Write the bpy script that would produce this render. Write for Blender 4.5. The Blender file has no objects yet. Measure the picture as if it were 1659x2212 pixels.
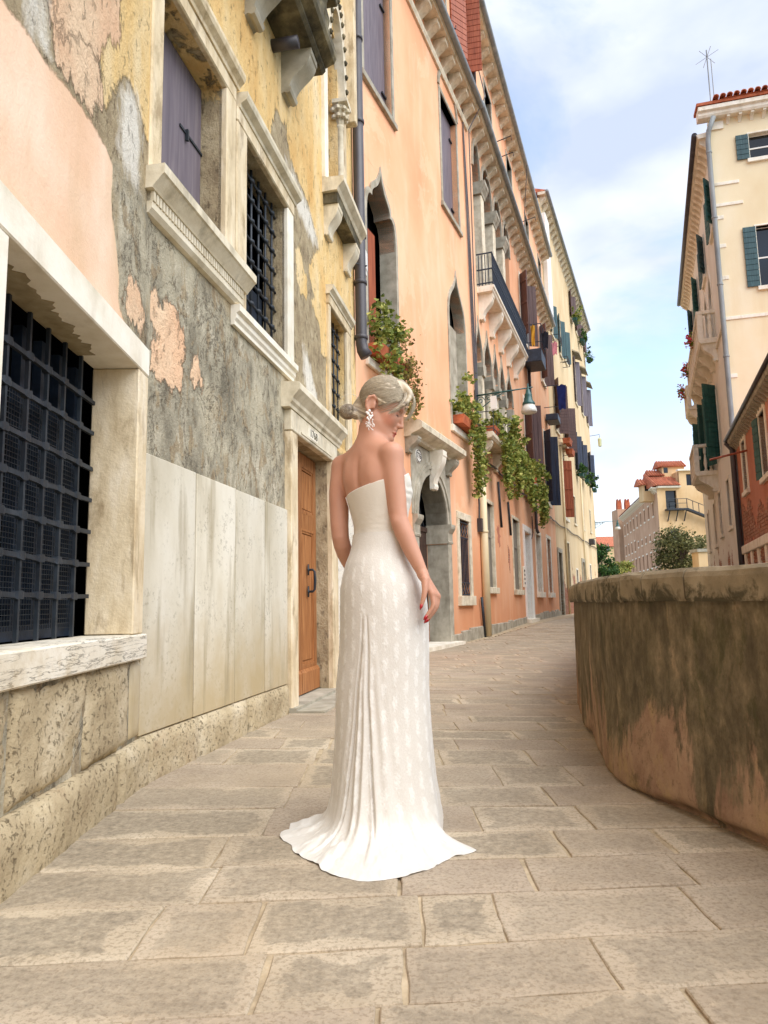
import bpy, bmesh, math, random
import numpy as np
from mathutils import Matrix, Vector, Euler
R = math.radians
random.seed(7)
rng = np.random.default_rng(7)
sc = bpy.context.scene
col = sc.collection

# ------------------------------------------------------------------ camera
CAM_H, CAM_PITCH, CAM_ROLL = 0.88, R(7.4), R(1.15)
cd = bpy.data.cameras.new('camera')
cam = bpy.data.objects.new('camera', cd)
col.objects.link(cam)
cam.matrix_world = Matrix.Translation((0, 0, CAM_H)) @ Matrix.Rotation(R(90) + CAM_PITCH, 4, 'X') @ Matrix.Rotation(-CAM_ROLL, 4, 'Z')
cd.sensor_fit = 'HORIZONTAL'
cd.sensor_width = 36.0
cd.lens = 1533.0 / 1659.0 * 36.0
cd.clip_start = 0.05
cd.clip_end = 3000
sc.camera = cam

# ------------------------------------------------------------------ sky and sun
SUN_EL, SUN_AZ = R(50), R(132)          # azimuth measured clockwise from +Y (the view direction)
world = bpy.data.worlds.new('World')
sc.world = world
world.use_nodes = True
wt = world.node_tree
wt.nodes.clear()
w_out = wt.nodes.new('ShaderNodeOutputWorld')
w_bg = wt.nodes.new('ShaderNodeBackground')
w_sky = wt.nodes.new('ShaderNodeTexSky')
w_sky.sky_type = 'NISHITA'
w_sky.sun_disc = False
w_sky.sun_elevation = SUN_EL
w_sky.sun_rotation = SUN_AZ
w_sky.air_density = 1.0
w_sky.dust_density = 0.6
w_sky.ozone_density = 1.5
w_tc = wt.nodes.new('ShaderNodeTexCoord')
w_map = wt.nodes.new('ShaderNodeMapping')
w_map.inputs['Scale'].default_value = (1.0, 1.0, 2.1)
w_map.inputs['Location'].default_value = (3.1, 1.35, 0.4)
w_map.inputs['Rotation'].default_value = (0.25, 0.5, 0.3)
w_n1 = wt.nodes.new('ShaderNodeTexNoise')
w_n1.inputs['Scale'].default_value = 2.3
w_n1.inputs['Detail'].default_value = 7
w_n1.inputs['Roughness'].default_value = 0.56
w_n1.inputs['Distortion'].default_value = 0.35
w_r = wt.nodes.new('ShaderNodeValToRGB')
w_r.color_ramp.elements[0].position = 0.39
w_r.color_ramp.elements[0].color = (0.18, 0.18, 0.18, 1)
w_r.color_ramp.elements[1].position = 0.535
w_r.color_ramp.elements[1].color = (1, 1, 1, 1)
w_n2 = wt.nodes.new('ShaderNodeTexNoise')
w_n2.inputs['Scale'].default_value = 3.3
w_n2.inputs['Detail'].default_value = 5
w_cc = wt.nodes.new('ShaderNodeValToRGB')
w_cc.color_ramp.elements[0].position = 0.35
w_cc.color_ramp.elements[0].color = (2.5, 2.85, 3.7, 1)
w_cc.color_ramp.elements[1].position = 0.62
w_cc.color_ramp.elements[1].color = (4.0, 4.15, 4.5, 1)
w_tint = wt.nodes.new('ShaderNodeMix')
w_tint.data_type = 'RGBA'
w_tint.blend_type = 'MULTIPLY'
w_tint.inputs[0].default_value = 1.0
w_tint.inputs[7].default_value = (1.5, 1.38, 1.28, 1)
w_mix = wt.nodes.new('ShaderNodeMix')
w_mix.data_type = 'RGBA'
L = wt.links.new
L(w_tc.outputs['Generated'], w_map.inputs['Vector'])
L(w_map.outputs[0], w_n1.inputs['Vector'])
L(w_map.outputs[0], w_n2.inputs['Vector'])
L(w_n1.outputs['Fac'], w_r.inputs['Fac'])
L(w_n2.outputs['Fac'], w_cc.inputs['Fac'])
L(w_sky.outputs[0], w_tint.inputs[6])
L(w_r.outputs[0], w_mix.inputs[0])
L(w_tint.outputs[2], w_mix.inputs[6])
L(w_cc.outputs[0], w_mix.inputs[7])
L(w_mix.outputs[2], w_bg.inputs['Color'])
w_bg.inputs['Strength'].default_value = 0.112
L(w_bg.outputs[0], w_out.inputs['Surface'])

sd = bpy.data.lights.new('sun', 'SUN')
sd.energy = 1.5
sd.angle = R(65)
sd.color = (1.0, 0.985, 0.96)
sun = bpy.data.objects.new('sun', sd)
col.objects.link(sun)
to_sun = Vector((math.sin(SUN_AZ) * math.cos(SUN_EL), math.cos(SUN_AZ) * math.cos(SUN_EL), math.sin(SUN_EL)))
sun.rotation_euler = to_sun.to_track_quat('Z', 'Y').to_euler()
sun.location = (10, -10, 30)

vs = sc.view_settings
vs.view_transform = 'Standard'
vs.look = 'None'
vs.exposure = 1.34
vs.gamma = 1.0
vs.use_curve_mapping = False
sc.cycles.use_denoising = True
sc.cycles.max_bounces = 6
sc.cycles.transparent_max_bounces = 8
sc.cycles.caustics_reflective = False
sc.cycles.caustics_refractive = False

# ------------------------------------------------------------------ mesh helpers
class Frame:
    """facade frame: local x = s along the wall, local -y = o out of the wall, z up"""
    def __init__(self, p0, d, z=0.0):
        l = math.hypot(*d)
        dx, dy = d[0] / l, d[1] / l
        self.M = Matrix(((dx, -dy, 0, p0[0]), (dy, dx, 0, p0[1]), (0, 0, 1, z), (0, 0, 0, 1)))
        self.p0, self.d, self.n = p0, (dx, dy), (dy, -dx)
    def w(self, s, o, z):
        return self.M @ Vector((s, -o, z))

WORLD = Frame((0, 0), (1, 0))
WM = {}                                   # object -> world matrix

def link(o, parent, Mw):
    col.objects.link(o)
    WM[o.name] = Mw.copy()
    if parent is not None:
        o.parent = parent
        o.matrix_parent_inverse = Matrix.Identity(4)
        o.matrix_basis = WM[parent.name].inverted() @ Mw
    else:
        o.matrix_basis = Mw
    return o

def thing(name, label, cat, loc=(0, 0, 0), group=None, kind=None, M=None):
    o = bpy.data.objects.new(name, None)
    o.empty_display_size = 0.2
    link(o, None, M if M is not None else Matrix.Translation(loc))
    tag(o, label, cat, group, kind)
    return o

def tag(o, label=None, cat=None, group=None, kind=None):
    if label: o['label'] = label
    if cat: o['category'] = cat
    if group: o['group'] = group
    if kind: o['kind'] = kind
    return o

class MB:
    """mesh builder; coordinates are (s, o, z) of a facade frame (or x, -y, z in the world frame)"""
    def __init__(self):
        self.v, self.f = [], []
    def add(self, vs, fs):
        b = len(self.v)
        self.v += [tuple(p) for p in vs]
        self.f += [tuple(i + b for i in q) for q in fs]
        return self
    def box(self, s0, s1, o0, o1, z0, z1, j=0.0):
        J = (lambda: random.uniform(-j, j)) if j else (lambda: 0)
        v = [(s + J(), o + J(), z + J()) for z in (z0, z1) for o in (o0, o1) for s in (s0, s1)]
        return self.add(v, [(0, 1, 3, 2), (4, 6, 7, 5), (0, 4, 5, 1), (2, 3, 7, 6), (0, 2, 6, 4), (1, 5, 7, 3)])
    def bbox(self, s0, s1, o0, o1, z0, z1, b=0.01):
        """box with chamfered edges"""
        v, idx = [], {}
        lo, hi = (s0, o0, z0), (s1, o1, z1)
        for cx in (0, 1):
            for cy in (0, 1):
                for cz in (0, 1):
                    c = (cx, cy, cz)
                    for ax in range(3):
                        p = []
                        for a in range(3):
                            e = hi[a] if c[a] else lo[a]
                            if a != ax: e += (-b if c[a] else b)
                            p.append(e)
                        idx[(c, ax)] = len(v)
                        v.append(p)
        f = []
        for ax in range(3):
            a1, a2 = (ax + 1) % 3, (ax + 2) % 3
            for sd_ in (0, 1):
                q = []
                for (u, w) in ((0, 0), (1, 0), (1, 1), (0, 1)):
                    c = [0, 0, 0]; c[ax] = sd_; c[a1] = u; c[a2] = w
                    q.append(idx[(tuple(c), ax)])
                f.append(tuple(q))
            for u in (0, 1):
                for w in (0, 1):
                    c0 = [0, 0, 0]; c0[a1] = u; c0[a2] = w
                    c1 = list(c0); c1[ax] = 1
                    c0, c1 = tuple(c0), tuple(c1)
                    f.append((idx[(c0, a1)], idx[(c1, a1)], idx[(c1, a2)], idx[(c0, a2)]))
        for cx in (0, 1):
            for cy in (0, 1):
                for cz in (0, 1):
                    c = (cx, cy, cz)
                    f.append(tuple(idx[(c, a)] for a in range(3)))
        return self.add(v, f)
    def prism(self, poly, a0, a1, axis='s'):
        """extrude a polygon: axis 's': poly is (o,z); axis 'o': poly is (s,z); axis 'z': poly is (s,o)"""
        n = len(poly)
        mk = {'s': lambda p, a: (a, p[0], p[1]), 'o': lambda p, a: (p[0], a, p[1]), 'z': lambda p, a: (p[0], p[1], a)}[axis]
        v = [mk(p, a0) for p in poly] + [mk(p, a1) for p in poly]
        f = [tuple(range(n)), tuple(range(2 * n - 1, n - 1, -1))]
        f += [(i, (i + 1) % n, n + (i + 1) % n, n + i) for i in range(n)]
        return self.add(v, f)
    def ring(self, outer, inner, o0, o1, closed=False):
        """flat band between two polylines in (s,z), thick from o0 to o1"""
        n = len(outer)
        v = []
        for a in (o0, o1):
            v += [(p[0], a, p[1]) for p in outer] + [(p[0], a, p[1]) for p in inner]
        f = []
        m = n if closed else n - 1
        for i in range(m):
            k = (i + 1) % n
            f += [(i, k, n + k, n + i), (2 * n + i, 3 * n + i, 3 * n + k, 2 * n + k), (i, 2 * n + i, 2 * n + k, k), (n + i, n + k, 3 * n + k, 3 * n + i)]
        if not closed:
            f += [(0, n, 3 * n, 2 * n), (n - 1, 3 * n - 1, 4 * n - 1, 2 * n - 1)]
        return self.add(v, f)
    def tube(self, path, r, n=6, cap=True):
        pts = [Vector(p) for p in path]
        rr = r if isinstance(r, (list, tuple)) else [r] * len(pts)
        v, f = [], []
        up = Vector((0, 0, 1))
        prev = None
        for i, p in enumerate(pts):
            t = (pts[min(i + 1, len(pts) - 1)] - pts[max(i - 1, 0)])
            if t.length < 1e-9: t = Vector((0, 0, 1))
            t.normalize()
            if prev is None:
                a = t.cross(up)
                if a.length < 1e-3: a = t.cross(Vector((1, 0, 0)))
            else:
                a = prev - t * prev.dot(t)
                if a.length < 1e-4: a = t.cross(Vector((1, 0, 0)))
            a.normalize(); prev = a
            b = t.cross(a)
            for k in range(n):
                an = 2 * math.pi * k / n
                v.append(tuple(p + (a * math.cos(an) + b * math.sin(an)) * rr[i]))
        for i in range(len(pts) - 1):
            for k in range(n):
                k2 = (k + 1) % n
                f.append((i * n + k, i * n + k2, (i + 1) * n + k2, (i + 1) * n + k))
        if cap:
            f.append(tuple(range(n - 1, -1, -1)))
            f.append(tuple((len(pts) - 1) * n + k for k in range(n)))
        return self.add(v, f)
    def lathe(self, prof, c, n=12, axis='z'):
        """profile [(r,h)] turned about an axis through c"""
        v, f = [], []
        for (r, h) in prof:
            for k in range(n):
                a = 2 * math.pi * k / n
                x, y = r * math.cos(a), r * math.sin(a)
                p = {'z': (x, y, h), 's': (h, x, y), 'o': (x, h, y)}[axis]
                v.append((c[0] + p[0], c[1] + p[1], c[2] + p[2]))
        for i in range(len(prof) - 1):
            for k in range(n):
                k2 = (k + 1) % n
                f.append((i * n + k, i * n + k2, (i + 1) * n + k2, (i + 1) * n + k))
        f.append(tuple(range(n - 1, -1, -1)))
        f.append(tuple((len(prof) - 1) * n + k for k in range(n)))
        return self.add(v, f)
    def mesh(self, name, smooth=False, recalc=True):
        me = bpy.data.meshes.new(name)
        me.from_pydata([(p[0], -p[1], p[2]) for p in self.v], [], self.f)
        if recalc:
            bm = bmesh.new(); bm.from_mesh(me)
            bmesh.ops.recalc_face_normals(bm, faces=bm.faces)
            bm.to_mesh(me); bm.free()
        if smooth:
            me.polygons.foreach_set('use_smooth', [True] * len(me.polygons))
        me.update()
        return me
    def build(self, name, mat, parent, fr=WORLD, smooth=False, recalc=True, loc=None):
        me = self.mesh(name, smooth, recalc)
        me.materials.append(mat)
        o = bpy.data.objects.new(name, me)
        Mw = fr.M if loc is None else fr.M @ Matrix.Translation((loc[0], -loc[1], loc[2]))
        return link(o, parent, Mw)

def inst(name, me, parent, fr, s, o, z, rot=None, scale=None):
    """another object sharing mesh data, at (s,o,z) of a frame"""
    ob = bpy.data.objects.new(name, me)
    Mw = fr.M @ Matrix.Translation((s, -o, z))
    if rot: Mw = Mw @ Euler(rot).to_matrix().to_4x4()
    if scale: Mw = Mw @ Matrix.Diagonal((*scale, 1))
    return link(ob, parent, Mw)

def np_mesh(name, V, Fq, mat, parent=None, M=None, smooth=True, attrs=None):
    """mesh from numpy arrays, world (or M-local) coordinates"""
    me = bpy.data.meshes.new(name)
    me.from_pydata(V.tolist(), [], Fq.tolist() if hasattr(Fq, 'tolist') else Fq)
    if smooth:
        me.polygons.foreach_set('use_smooth', [True] * len(me.polygons))
    for an, (ty, arr) in (attrs or {}).items():
        a = me.attributes.new(an, ty, 'POINT')
        if ty == 'FLOAT':
            a.data.foreach_set('value', np.ascontiguousarray(arr, dtype=np.float32).ravel())
        elif ty == 'FLOAT_COLOR':
            a.data.foreach_set('color', np.ascontiguousarray(arr, dtype=np.float32).ravel())
        else:
            a.data.foreach_set('vector', np.ascontiguousarray(arr, dtype=np.float32).ravel())
    me.materials.append(mat)
    me.update()
    o = bpy.data.objects.new(name, me)
    return link(o, parent, M if M is not None else Matrix.Identity(4))

def grid_faces(nr, nc, wrap=False):
    i = np.arange(nr - 1)[:, None]
    j = np.arange(nc if wrap else nc - 1)[None, :]
    j2 = (j + 1) % nc
    a = i * nc + j; b = i * nc + j2; c = (i + 1) * nc + j2; d = (i + 1) * nc + j
    return np.stack([a, b, c, d], -1).reshape(-1, 4)

# value noise in numpy (for real relief)
_perm = rng.random((64, 64, 64)).astype(np.float32)
def vnoise(p):
    p = np.asarray(p, dtype=np.float64)
    i = np.floor(p).astype(int); f = p - i
    f = f * f * (3 - 2 * f)
    r = 0
    for dx in (0, 1):
        for dy in (0, 1):
            for dz in (0, 1):
                w = (f[..., 0] if dx else 1 - f[..., 0]) * (f[..., 1] if dy else 1 - f[..., 1]) * (f[..., 2] if dz else 1 - f[..., 2])
                r = r + w * _perm[(i[..., 0] + dx) & 63, (i[..., 1] + dy) & 63, (i[..., 2] + dz) & 63]
    return r - 0.5
def fbm(p, oct=4, gain=0.5):
    r, a, p = 0, 1.0, np.asarray(p, float)
    for k in range(oct):
        r = r + a * vnoise(p); a *= gain; p = p * 2.03 + 11.7
    return r

def sdf_poly(poly, P):
    """signed distance (positive inside) of points P (n,2) to a polygon"""
    poly = np.asarray(poly, float)
    d = np.full(len(P), 1e9); ins = np.zeros(len(P), bool)
    for i in range(len(poly)):
        a, b = poly[i], poly[(i + 1) % len(poly)]
        e = b - a; w = P - a
        t = np.clip((w @ e) / max(e @ e, 1e-12), 0, 1)
        d = np.minimum(d, np.hypot(*(w - t[:, None] * e).T))
        c = (a[1] <= P[:, 1]) != (b[1] <= P[:, 1])
        with np.errstate(divide='ignore', invalid='ignore'):
            xi = a[0] + (P[:, 1] - a[1]) / (b[1] - a[1] if b[1] != a[1] else 1e-12) * (b[0] - a[0])
        ins ^= c & (P[:, 0] < xi)
    return np.where(ins, d, -d)

def wall_mesh(s0, s1, z0, z1, holes, step, depth=0.25, fields=None, hvar=None):
    """wall face at o=0 with rectangular openings whose reveals run back by depth; returns verts(local), faces, attrs"""
    def cuts(lo, hi, extra):
        c = sorted(set([lo, hi] + [e for e in extra if lo < e < hi]))
        out = []
        for a, b in zip(c[:-1], c[1:]):
            n = max(1, int(math.ceil((b - a) / step)))
            out += [a + (b - a) * k / n for k in range(n)]
        return out + [hi]
    S = cuts(s0, s1, [h[i] for h in holes for i in (0, 1)])
    Z = cuts(z0, z1, [h[i] for h in holes for i in (2, 3)])
    S, Z = np.array(S), np.array(Z)
    gs, gz = np.meshgrid(S, Z)
    V = [np.stack([gs.ravel(), np.zeros(gs.size), gz.ravel()], 1)]
    F = grid_faces(len(Z), len(S))
    cs = (S[:-1] + S[1:]) / 2; cz = (Z[:-1] + Z[1:]) / 2
    ms, mz = np.meshgrid(cs, cz)
    keep = np.ones(ms.size, bool)
    for h in holes:
        keep &= ~((ms.ravel() > h[0]) & (ms.ravel() < h[1]) & (mz.ravel() > h[2]) & (mz.ravel() < h[3]))
    faces = F[keep].tolist()
    base = len(V[0])
    ex = []
    for h in holes:
        dp = h[4] if len(h) > 4 else depth
        a, b, c, d = h[:4]
        ex += [(a, 0, c), (b, 0, c), (b, 0, d), (a, 0, d), (a, dp, c), (b, dp, c), (b, dp, d), (a, dp, d)]
        k = base + len(ex) - 8
        faces += [(k, k + 4, k + 5, k + 1), (k + 1, k + 5, k + 6, k + 2), (k + 2, k + 6, k + 7, k + 3), (k + 3, k + 7, k + 4, k)]
    if ex: V.append(np.array(ex, float))
    return np.concatenate(V), faces

def copy_tree(o, Mw, parent=None):
    """copy a thing and its parts; Mw is the copy's world matrix"""
    c = o.copy()
    col.objects.link(c)
    WM[c.name] = Mw.copy()
    if parent is None:
        c.matrix_basis = Mw
    else:
        c.parent = parent
    for ch in list(o.children):
        copy_tree(ch, Mw @ ch.matrix_basis, c)
    return c
# ------------------------------------------------------------------ materials
def lin(*c):
    """sRGB 0-255 -> linear"""
    return tuple((x / 255 / 12.92) if x / 255 <= 0.04045 else ((x / 255 + 0.055) / 1.055) ** 2.4 for x in c)

class NT:
    def __init__(self, name):
        self.m = bpy.data.materials.new(name)
        self.m.use_nodes = True
        self.t = self.m.node_tree
        self.t.nodes.clear()
        self.out = self.t.nodes.new('ShaderNodeOutputMaterial')
        self.bs = self.t.nodes.new('ShaderNodeBsdfPrincipled')
        self.t.links.new(self.bs.outputs[0], self.out.inputs[0])
        self.tc = self.t.nodes.new('ShaderNodeTexCoord')
        self.oi = None
    def l(self, a, b):
        self.t.links.new(a, b)
    def put(self, sock, v):
        if hasattr(v, 'is_linked'): self.l(v, sock)
        elif isinstance(v, tuple) and len(v) == 3 and sock.type == 'RGBA': sock.default_value = (*v, 1)
        else: sock.default_value = v
    def coord(self, scale=(1, 1, 1), loc=(0, 0, 0), which='Object', rnd=0.0, rot=(0, 0, 0)):
        m = self.t.nodes.new('ShaderNodeMapping')
        m.inputs['Scale'].default_value = scale
        m.inputs['Location'].default_value = loc
        m.inputs['Rotation'].default_value = rot
        src = self.tc.outputs[which]
        if rnd:
            a = self.t.nodes.new('ShaderNodeVectorMath'); a.operation = 'ADD'
            self.l(src, a.inputs[0])
            b = self.t.nodes.new('ShaderNodeVectorMath'); b.operation = 'SCALE'
            b.inputs[0].default_value = (37.0, 19.0, 53.0)
            self.l(self.rand(), b.inputs['Scale'])
            self.l(b.outputs[0], a.inputs[1]); src = a.outputs[0]
        self.l(src, m.inputs['Vector'])
        return m.outputs[0]
    def rand(self):
        if self.oi is None: self.oi = self.t.nodes.new('ShaderNodeObjectInfo')
        return self.oi.outputs['Random']
    def noise(self, scale, vec=None, detail=5, rough=0.55, dist=0.0):
        n = self.t.nodes.new('ShaderNodeTexNoise')
        n.inputs['Scale'].default_value = scale
        n.inputs['Detail'].default_value = detail
        n.inputs['Roughness'].default_value = rough
        n.inputs['Distortion'].default_value = dist
        self.l(vec if vec is not None else self.tc.outputs['Object'], n.inputs['Vector'])
        return n.outputs['Fac']
    def voronoi(self, scale, vec=None, feature='F1', out='Distance', rnd=1.0):
        n = self.t.nodes.new('ShaderNodeTexVoronoi')
        n.feature = feature
        n.inputs['Scale'].default_value = scale
        n.inputs['Randomness'].default_value = rnd
        self.l(vec if vec is not None else self.tc.outputs['Object'], n.inputs['Vector'])
        return n.outputs[out]
    def ramp(self, fac, stops, interp='LINEAR'):
        r = self.t.nodes.new('ShaderNodeValToRGB')
        r.color_ramp.interpolation = interp
        e = r.color_ramp.elements
        while len(e) < len(stops): e.new(0.5)
        for k, (p, c) in enumerate(stops):
            e[k].position = p
            e[k].color = (*c, 1) if isinstance(c, tuple) else (c, c, c, 1)
        self.l(fac, r.inputs['Fac'])
        return r.outputs[0]
    def step(self, fac, a, b):
        return self.ramp(fac, [(a, 0.0), (b, 1.0)])
    def mix(self, fac, a, b, mode='MIX'):
        n = self.t.nodes.new('ShaderNodeMix')
        n.data_type = 'RGBA'; n.blend_type = mode
        self.put(n.inputs[0], fac); self.put(n.inputs[6], a); self.put(n.inputs[7], b)
        return n.outputs[2]
    def math(self, op, a, b=0.0, c=None):
        n = self.t.nodes.new('ShaderNodeMath'); n.operation = op
        self.put(n.inputs[0], a); self.put(n.inputs[1], b)
        if c is not None: self.put(n.inputs[2], c)
        return n.outputs[0]
    def attr(self, name, out='Fac'):
        n = self.t.nodes.new('ShaderNodeAttribute'); n.attribute_name = name
        return n.outputs[out]
    def sep(self, vec):
        n = self.t.nodes.new('ShaderNodeSeparateXYZ'); self.l(vec, n.inputs[0])
        return n.outputs
    def jitter(self, color, v=0.1, h=0.0, s=0.0):
        n = self.t.nodes.new('ShaderNodeHueSaturation')
        self.put(n.inputs['Color'], color)
        self.l(self.math('MULTIPLY_ADD', self.rand(), 2 * v, 1 - v), n.inputs['Value'])
        if h: self.l(self.math('MULTIPLY_ADD', self.rand(), 2 * h, 0.5 - h), n.inputs['Hue'])
        return n.outputs[0]
    def bump(self, h, strength=0.3, dist=0.01, prev=None):
        n = self.t.nodes.new('ShaderNodeBump')
        n.inputs['Strength'].default_value = strength
        n.inputs['Distance'].default_value = dist
        self.l(h, n.inputs['Height'])
        if prev is not None: self.l(prev, n.inputs['Normal'])
        return n.outputs[0]
    def done(self, color, rough=0.85, normal=None, metal=0.0, spec=0.35, **kw):
        self.put(self.bs.inputs['Base Color'], color)
        self.put(self.bs.inputs['Roughness'], rough)
        self.bs.inputs['Metallic'].default_value = metal
        self.bs.inputs['Specular IOR Level'].default_value = spec
        if normal is not None: self.l(normal, self.bs.inputs['Normal'])
        for k, v in kw.items():
            self.put(self.bs.inputs[k.replace('_', ' ')], v)
        return self.m

def mat_mottle(name, c, scale=3.0, stretch=(1, 1, 1), rough=0.85, bump=0.25, bscale=40, bdist=0.004, rnd=0.0, dirt=None, dirt_amt=0.5, dirt_scale=2.0, dirt_stretch=(1, 1, 0.35), spec=0.3, jit=0.0, metal=0.0, dthr=(0.5, 0.7)):
    """mottled colours c (2-3 tuples) with optional streaky staining"""
    t = NT(name)
    v = t.coord(stretch, rnd=rnd)
    n = t.noise(scale, v, 7, 0.6)
    if len(c) == 1: c = [c[0], c[0]]
    stops = [(0.3 + 0.4 * k / (len(c) - 1), x) for k, x in enumerate(c)]
    colr = t.ramp(n, stops)
    if dirt is not None:
        d = t.noise(dirt_scale, t.coord(dirt_stretch, (4.2, 1.7, 0.9), rnd=rnd), 8, 0.65, 0.3)
        colr = t.mix(t.math('MULTIPLY', t.step(d, *dthr), dirt_amt), colr, dirt)
    if jit: colr = t.jitter(colr, jit)
    f = t.noise(bscale, t.coord((1, 1, 1), rnd=rnd), 6, 0.65)
    return t.done(colr, rough, t.bump(f, bump, bdist), metal, spec)

MT = {}
# ---- weathered yellow / pink plaster: fields P (pink plaster), Y (yellow paint), C (salmon remnants), W (white salts), G (grey green cement)
def make_weathered():
    t = NT('weathered_plaster')
    v = t.coord((1, 1, 1))
    big = t.noise(1.7, v, 6, 0.6)
    edge = t.noise(7.0, t.coord((1, 1, 0.55)), 10, 0.66, 0.4)
    edge2 = t.noise(16.0, t.coord((1, 1, 0.5), (3, 5, 1)), 8, 0.62, 0.2)
    fine = t.noise(55, v, 6, 0.7)
    streak = t.noise(9.0, t.coord((1, 1, 0.12), (0.3, 0, 0.7)), 6, 0.6)
    def field(name, amp=0.26, w=0.012, e=edge):
        f = t.math('ADD', t.attr(name), t.math('MULTIPLY', t.math('SUBTRACT', e, 0.5), amp))
        return t.ramp(t.math('ADD', f, 0.5), [(0.5 - w, 0.0), (0.5 + w, 1.0)]), f
    # bare render, tan to grey
    tan = t.ramp(t.noise(4.5, v, 8, 0.65), [(0.3, lin(142, 124, 98)), (0.5, lin(178, 160, 128)), (0.68, lin(200, 184, 152))])
    tan = t.mix(t.math('MULTIPLY', t.step(edge2, 0.54, 0.60), 0.35), tan, lin(120, 104, 84))
    grey = t.ramp(t.noise(3.2, t.coord((1, 1, 0.6)), 9, 0.68), [(0.32, lin(104, 98, 83)), (0.43, lin(144, 136, 117)), (0.52, lin(174, 165, 143)), (0.62, lin(206, 196, 172))])
    grey = t.mix(t.math('MULTIPLY', t.step(edge, 0.53, 0.56), 0.75), grey, t.ramp(edge2, [(0.35, lin(128, 108, 82)), (0.6, lin(184, 164, 130))]))
    grey = t.mix(t.math('MULTIPLY', t.step(t.noise(2.0, t.coord((1, 1, 0.7), (6, 1, 2)), 8, 0.66, 0.3), 0.50, 0.58), 0.7), grey, lin(200, 190, 164))
    ck = t.noise(2.6, t.coord((1, 1, 0.8), (4, 4, 9)), 9, 0.68, 0.6)
    crack = t.ramp(ck, [(0.488, 0.0), (0.498, 1.0), (0.502, 1.0), (0.512, 0.0)])
    grey = t.mix(t.math('MULTIPLY', crack, 0.75), grey, lin(64, 54, 42))
    grey = t.mix(t.math('MULTIPLY', t.step(streak, 0.58, 0.72), 0.25), grey, lin(186, 180, 158))
    mG, _ = field('G', 0.5, 0.06)
    c = t.mix(mG, tan, grey)
    yel = t.ramp(t.noise(2.4, t.coord((1, 1, 0.35)), 7, 0.6), [(0.3, lin(230, 182, 112)), (0.48, lin(242, 207, 144)), (0.66, lin(246, 222, 176))])
    yel = t.mix(t.math('MULTIPLY', t.step(streak, 0.52, 0.75), 0.28), yel, lin(214, 164, 90))
    mY, fY = field('Y', 0.30)
    c = t.mix(mY, c, yel)
    mC, fC = field('C', 0.42)
    sal = t.ramp(big, [(0.3, lin(236, 186, 146)), (0.6, lin(246, 214, 178))])
    c = t.mix(mC, c, sal)
    mW, _ = field('W', 0.45, 0.05)
    c = t.mix(t.math('MULTIPLY', mW, 0.85), c, lin(244, 238, 224))
    pink = t.ramp(t.noise(1.3, t.coord((1, 1, 0.8)), 6, 0.55), [(0.32, lin(222, 180, 144)), (0.5, lin(238, 200, 168)), (0.66, lin(246, 218, 192))])
    pink = t.mix(t.math('MULTIPLY', t.step(t.noise(2.6, t.coord((1, 1, 0.3), (2, 2, 2)), 6, 0.6), 0.46, 0.66), 0.6), pink, lin(218, 184, 146))
    mP, fP = field('P', 0.11, 0.008)
    c = t.mix(mP, c, pink)
    # dark flaking edges where a layer breaks off: small chips with their own shape
    chips = t.math('MULTIPLY', t.step(edge2, 0.60, 0.625), t.math('SUBTRACT', 1.0, mP))
    c = t.mix(t.math('MULTIPLY', chips, 0.4), c, lin(112, 96, 74))
    h = t.math('ADD', t.math('ADD', t.math('MULTIPLY', mY, 0.5), t.math('MULTIPLY', mC, 0.6)), t.math('MULTIPLY', mP, 0.9))
    h = t.math('SUBTRACT', h, t.math('MULTIPLY', chips, 0.5))
    n1 = t.bump(h, 0.9, 0.012)
    rough_relief = t.math('MULTIPLY', t.math('ADD', t.math('MULTIPLY', edge, 1.0), t.math('MULTIPLY', fine, 0.35)), t.math('SUBTRACT', 1.15, mP))
    n2 = t.bump(rough_relief, 1.0, 0.035, n1)
    return t.done(c, 0.9, t.bump(fine, 0.2, 0.003, n2), spec=0.2)
MT['weathered'] = make_weathered()

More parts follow.
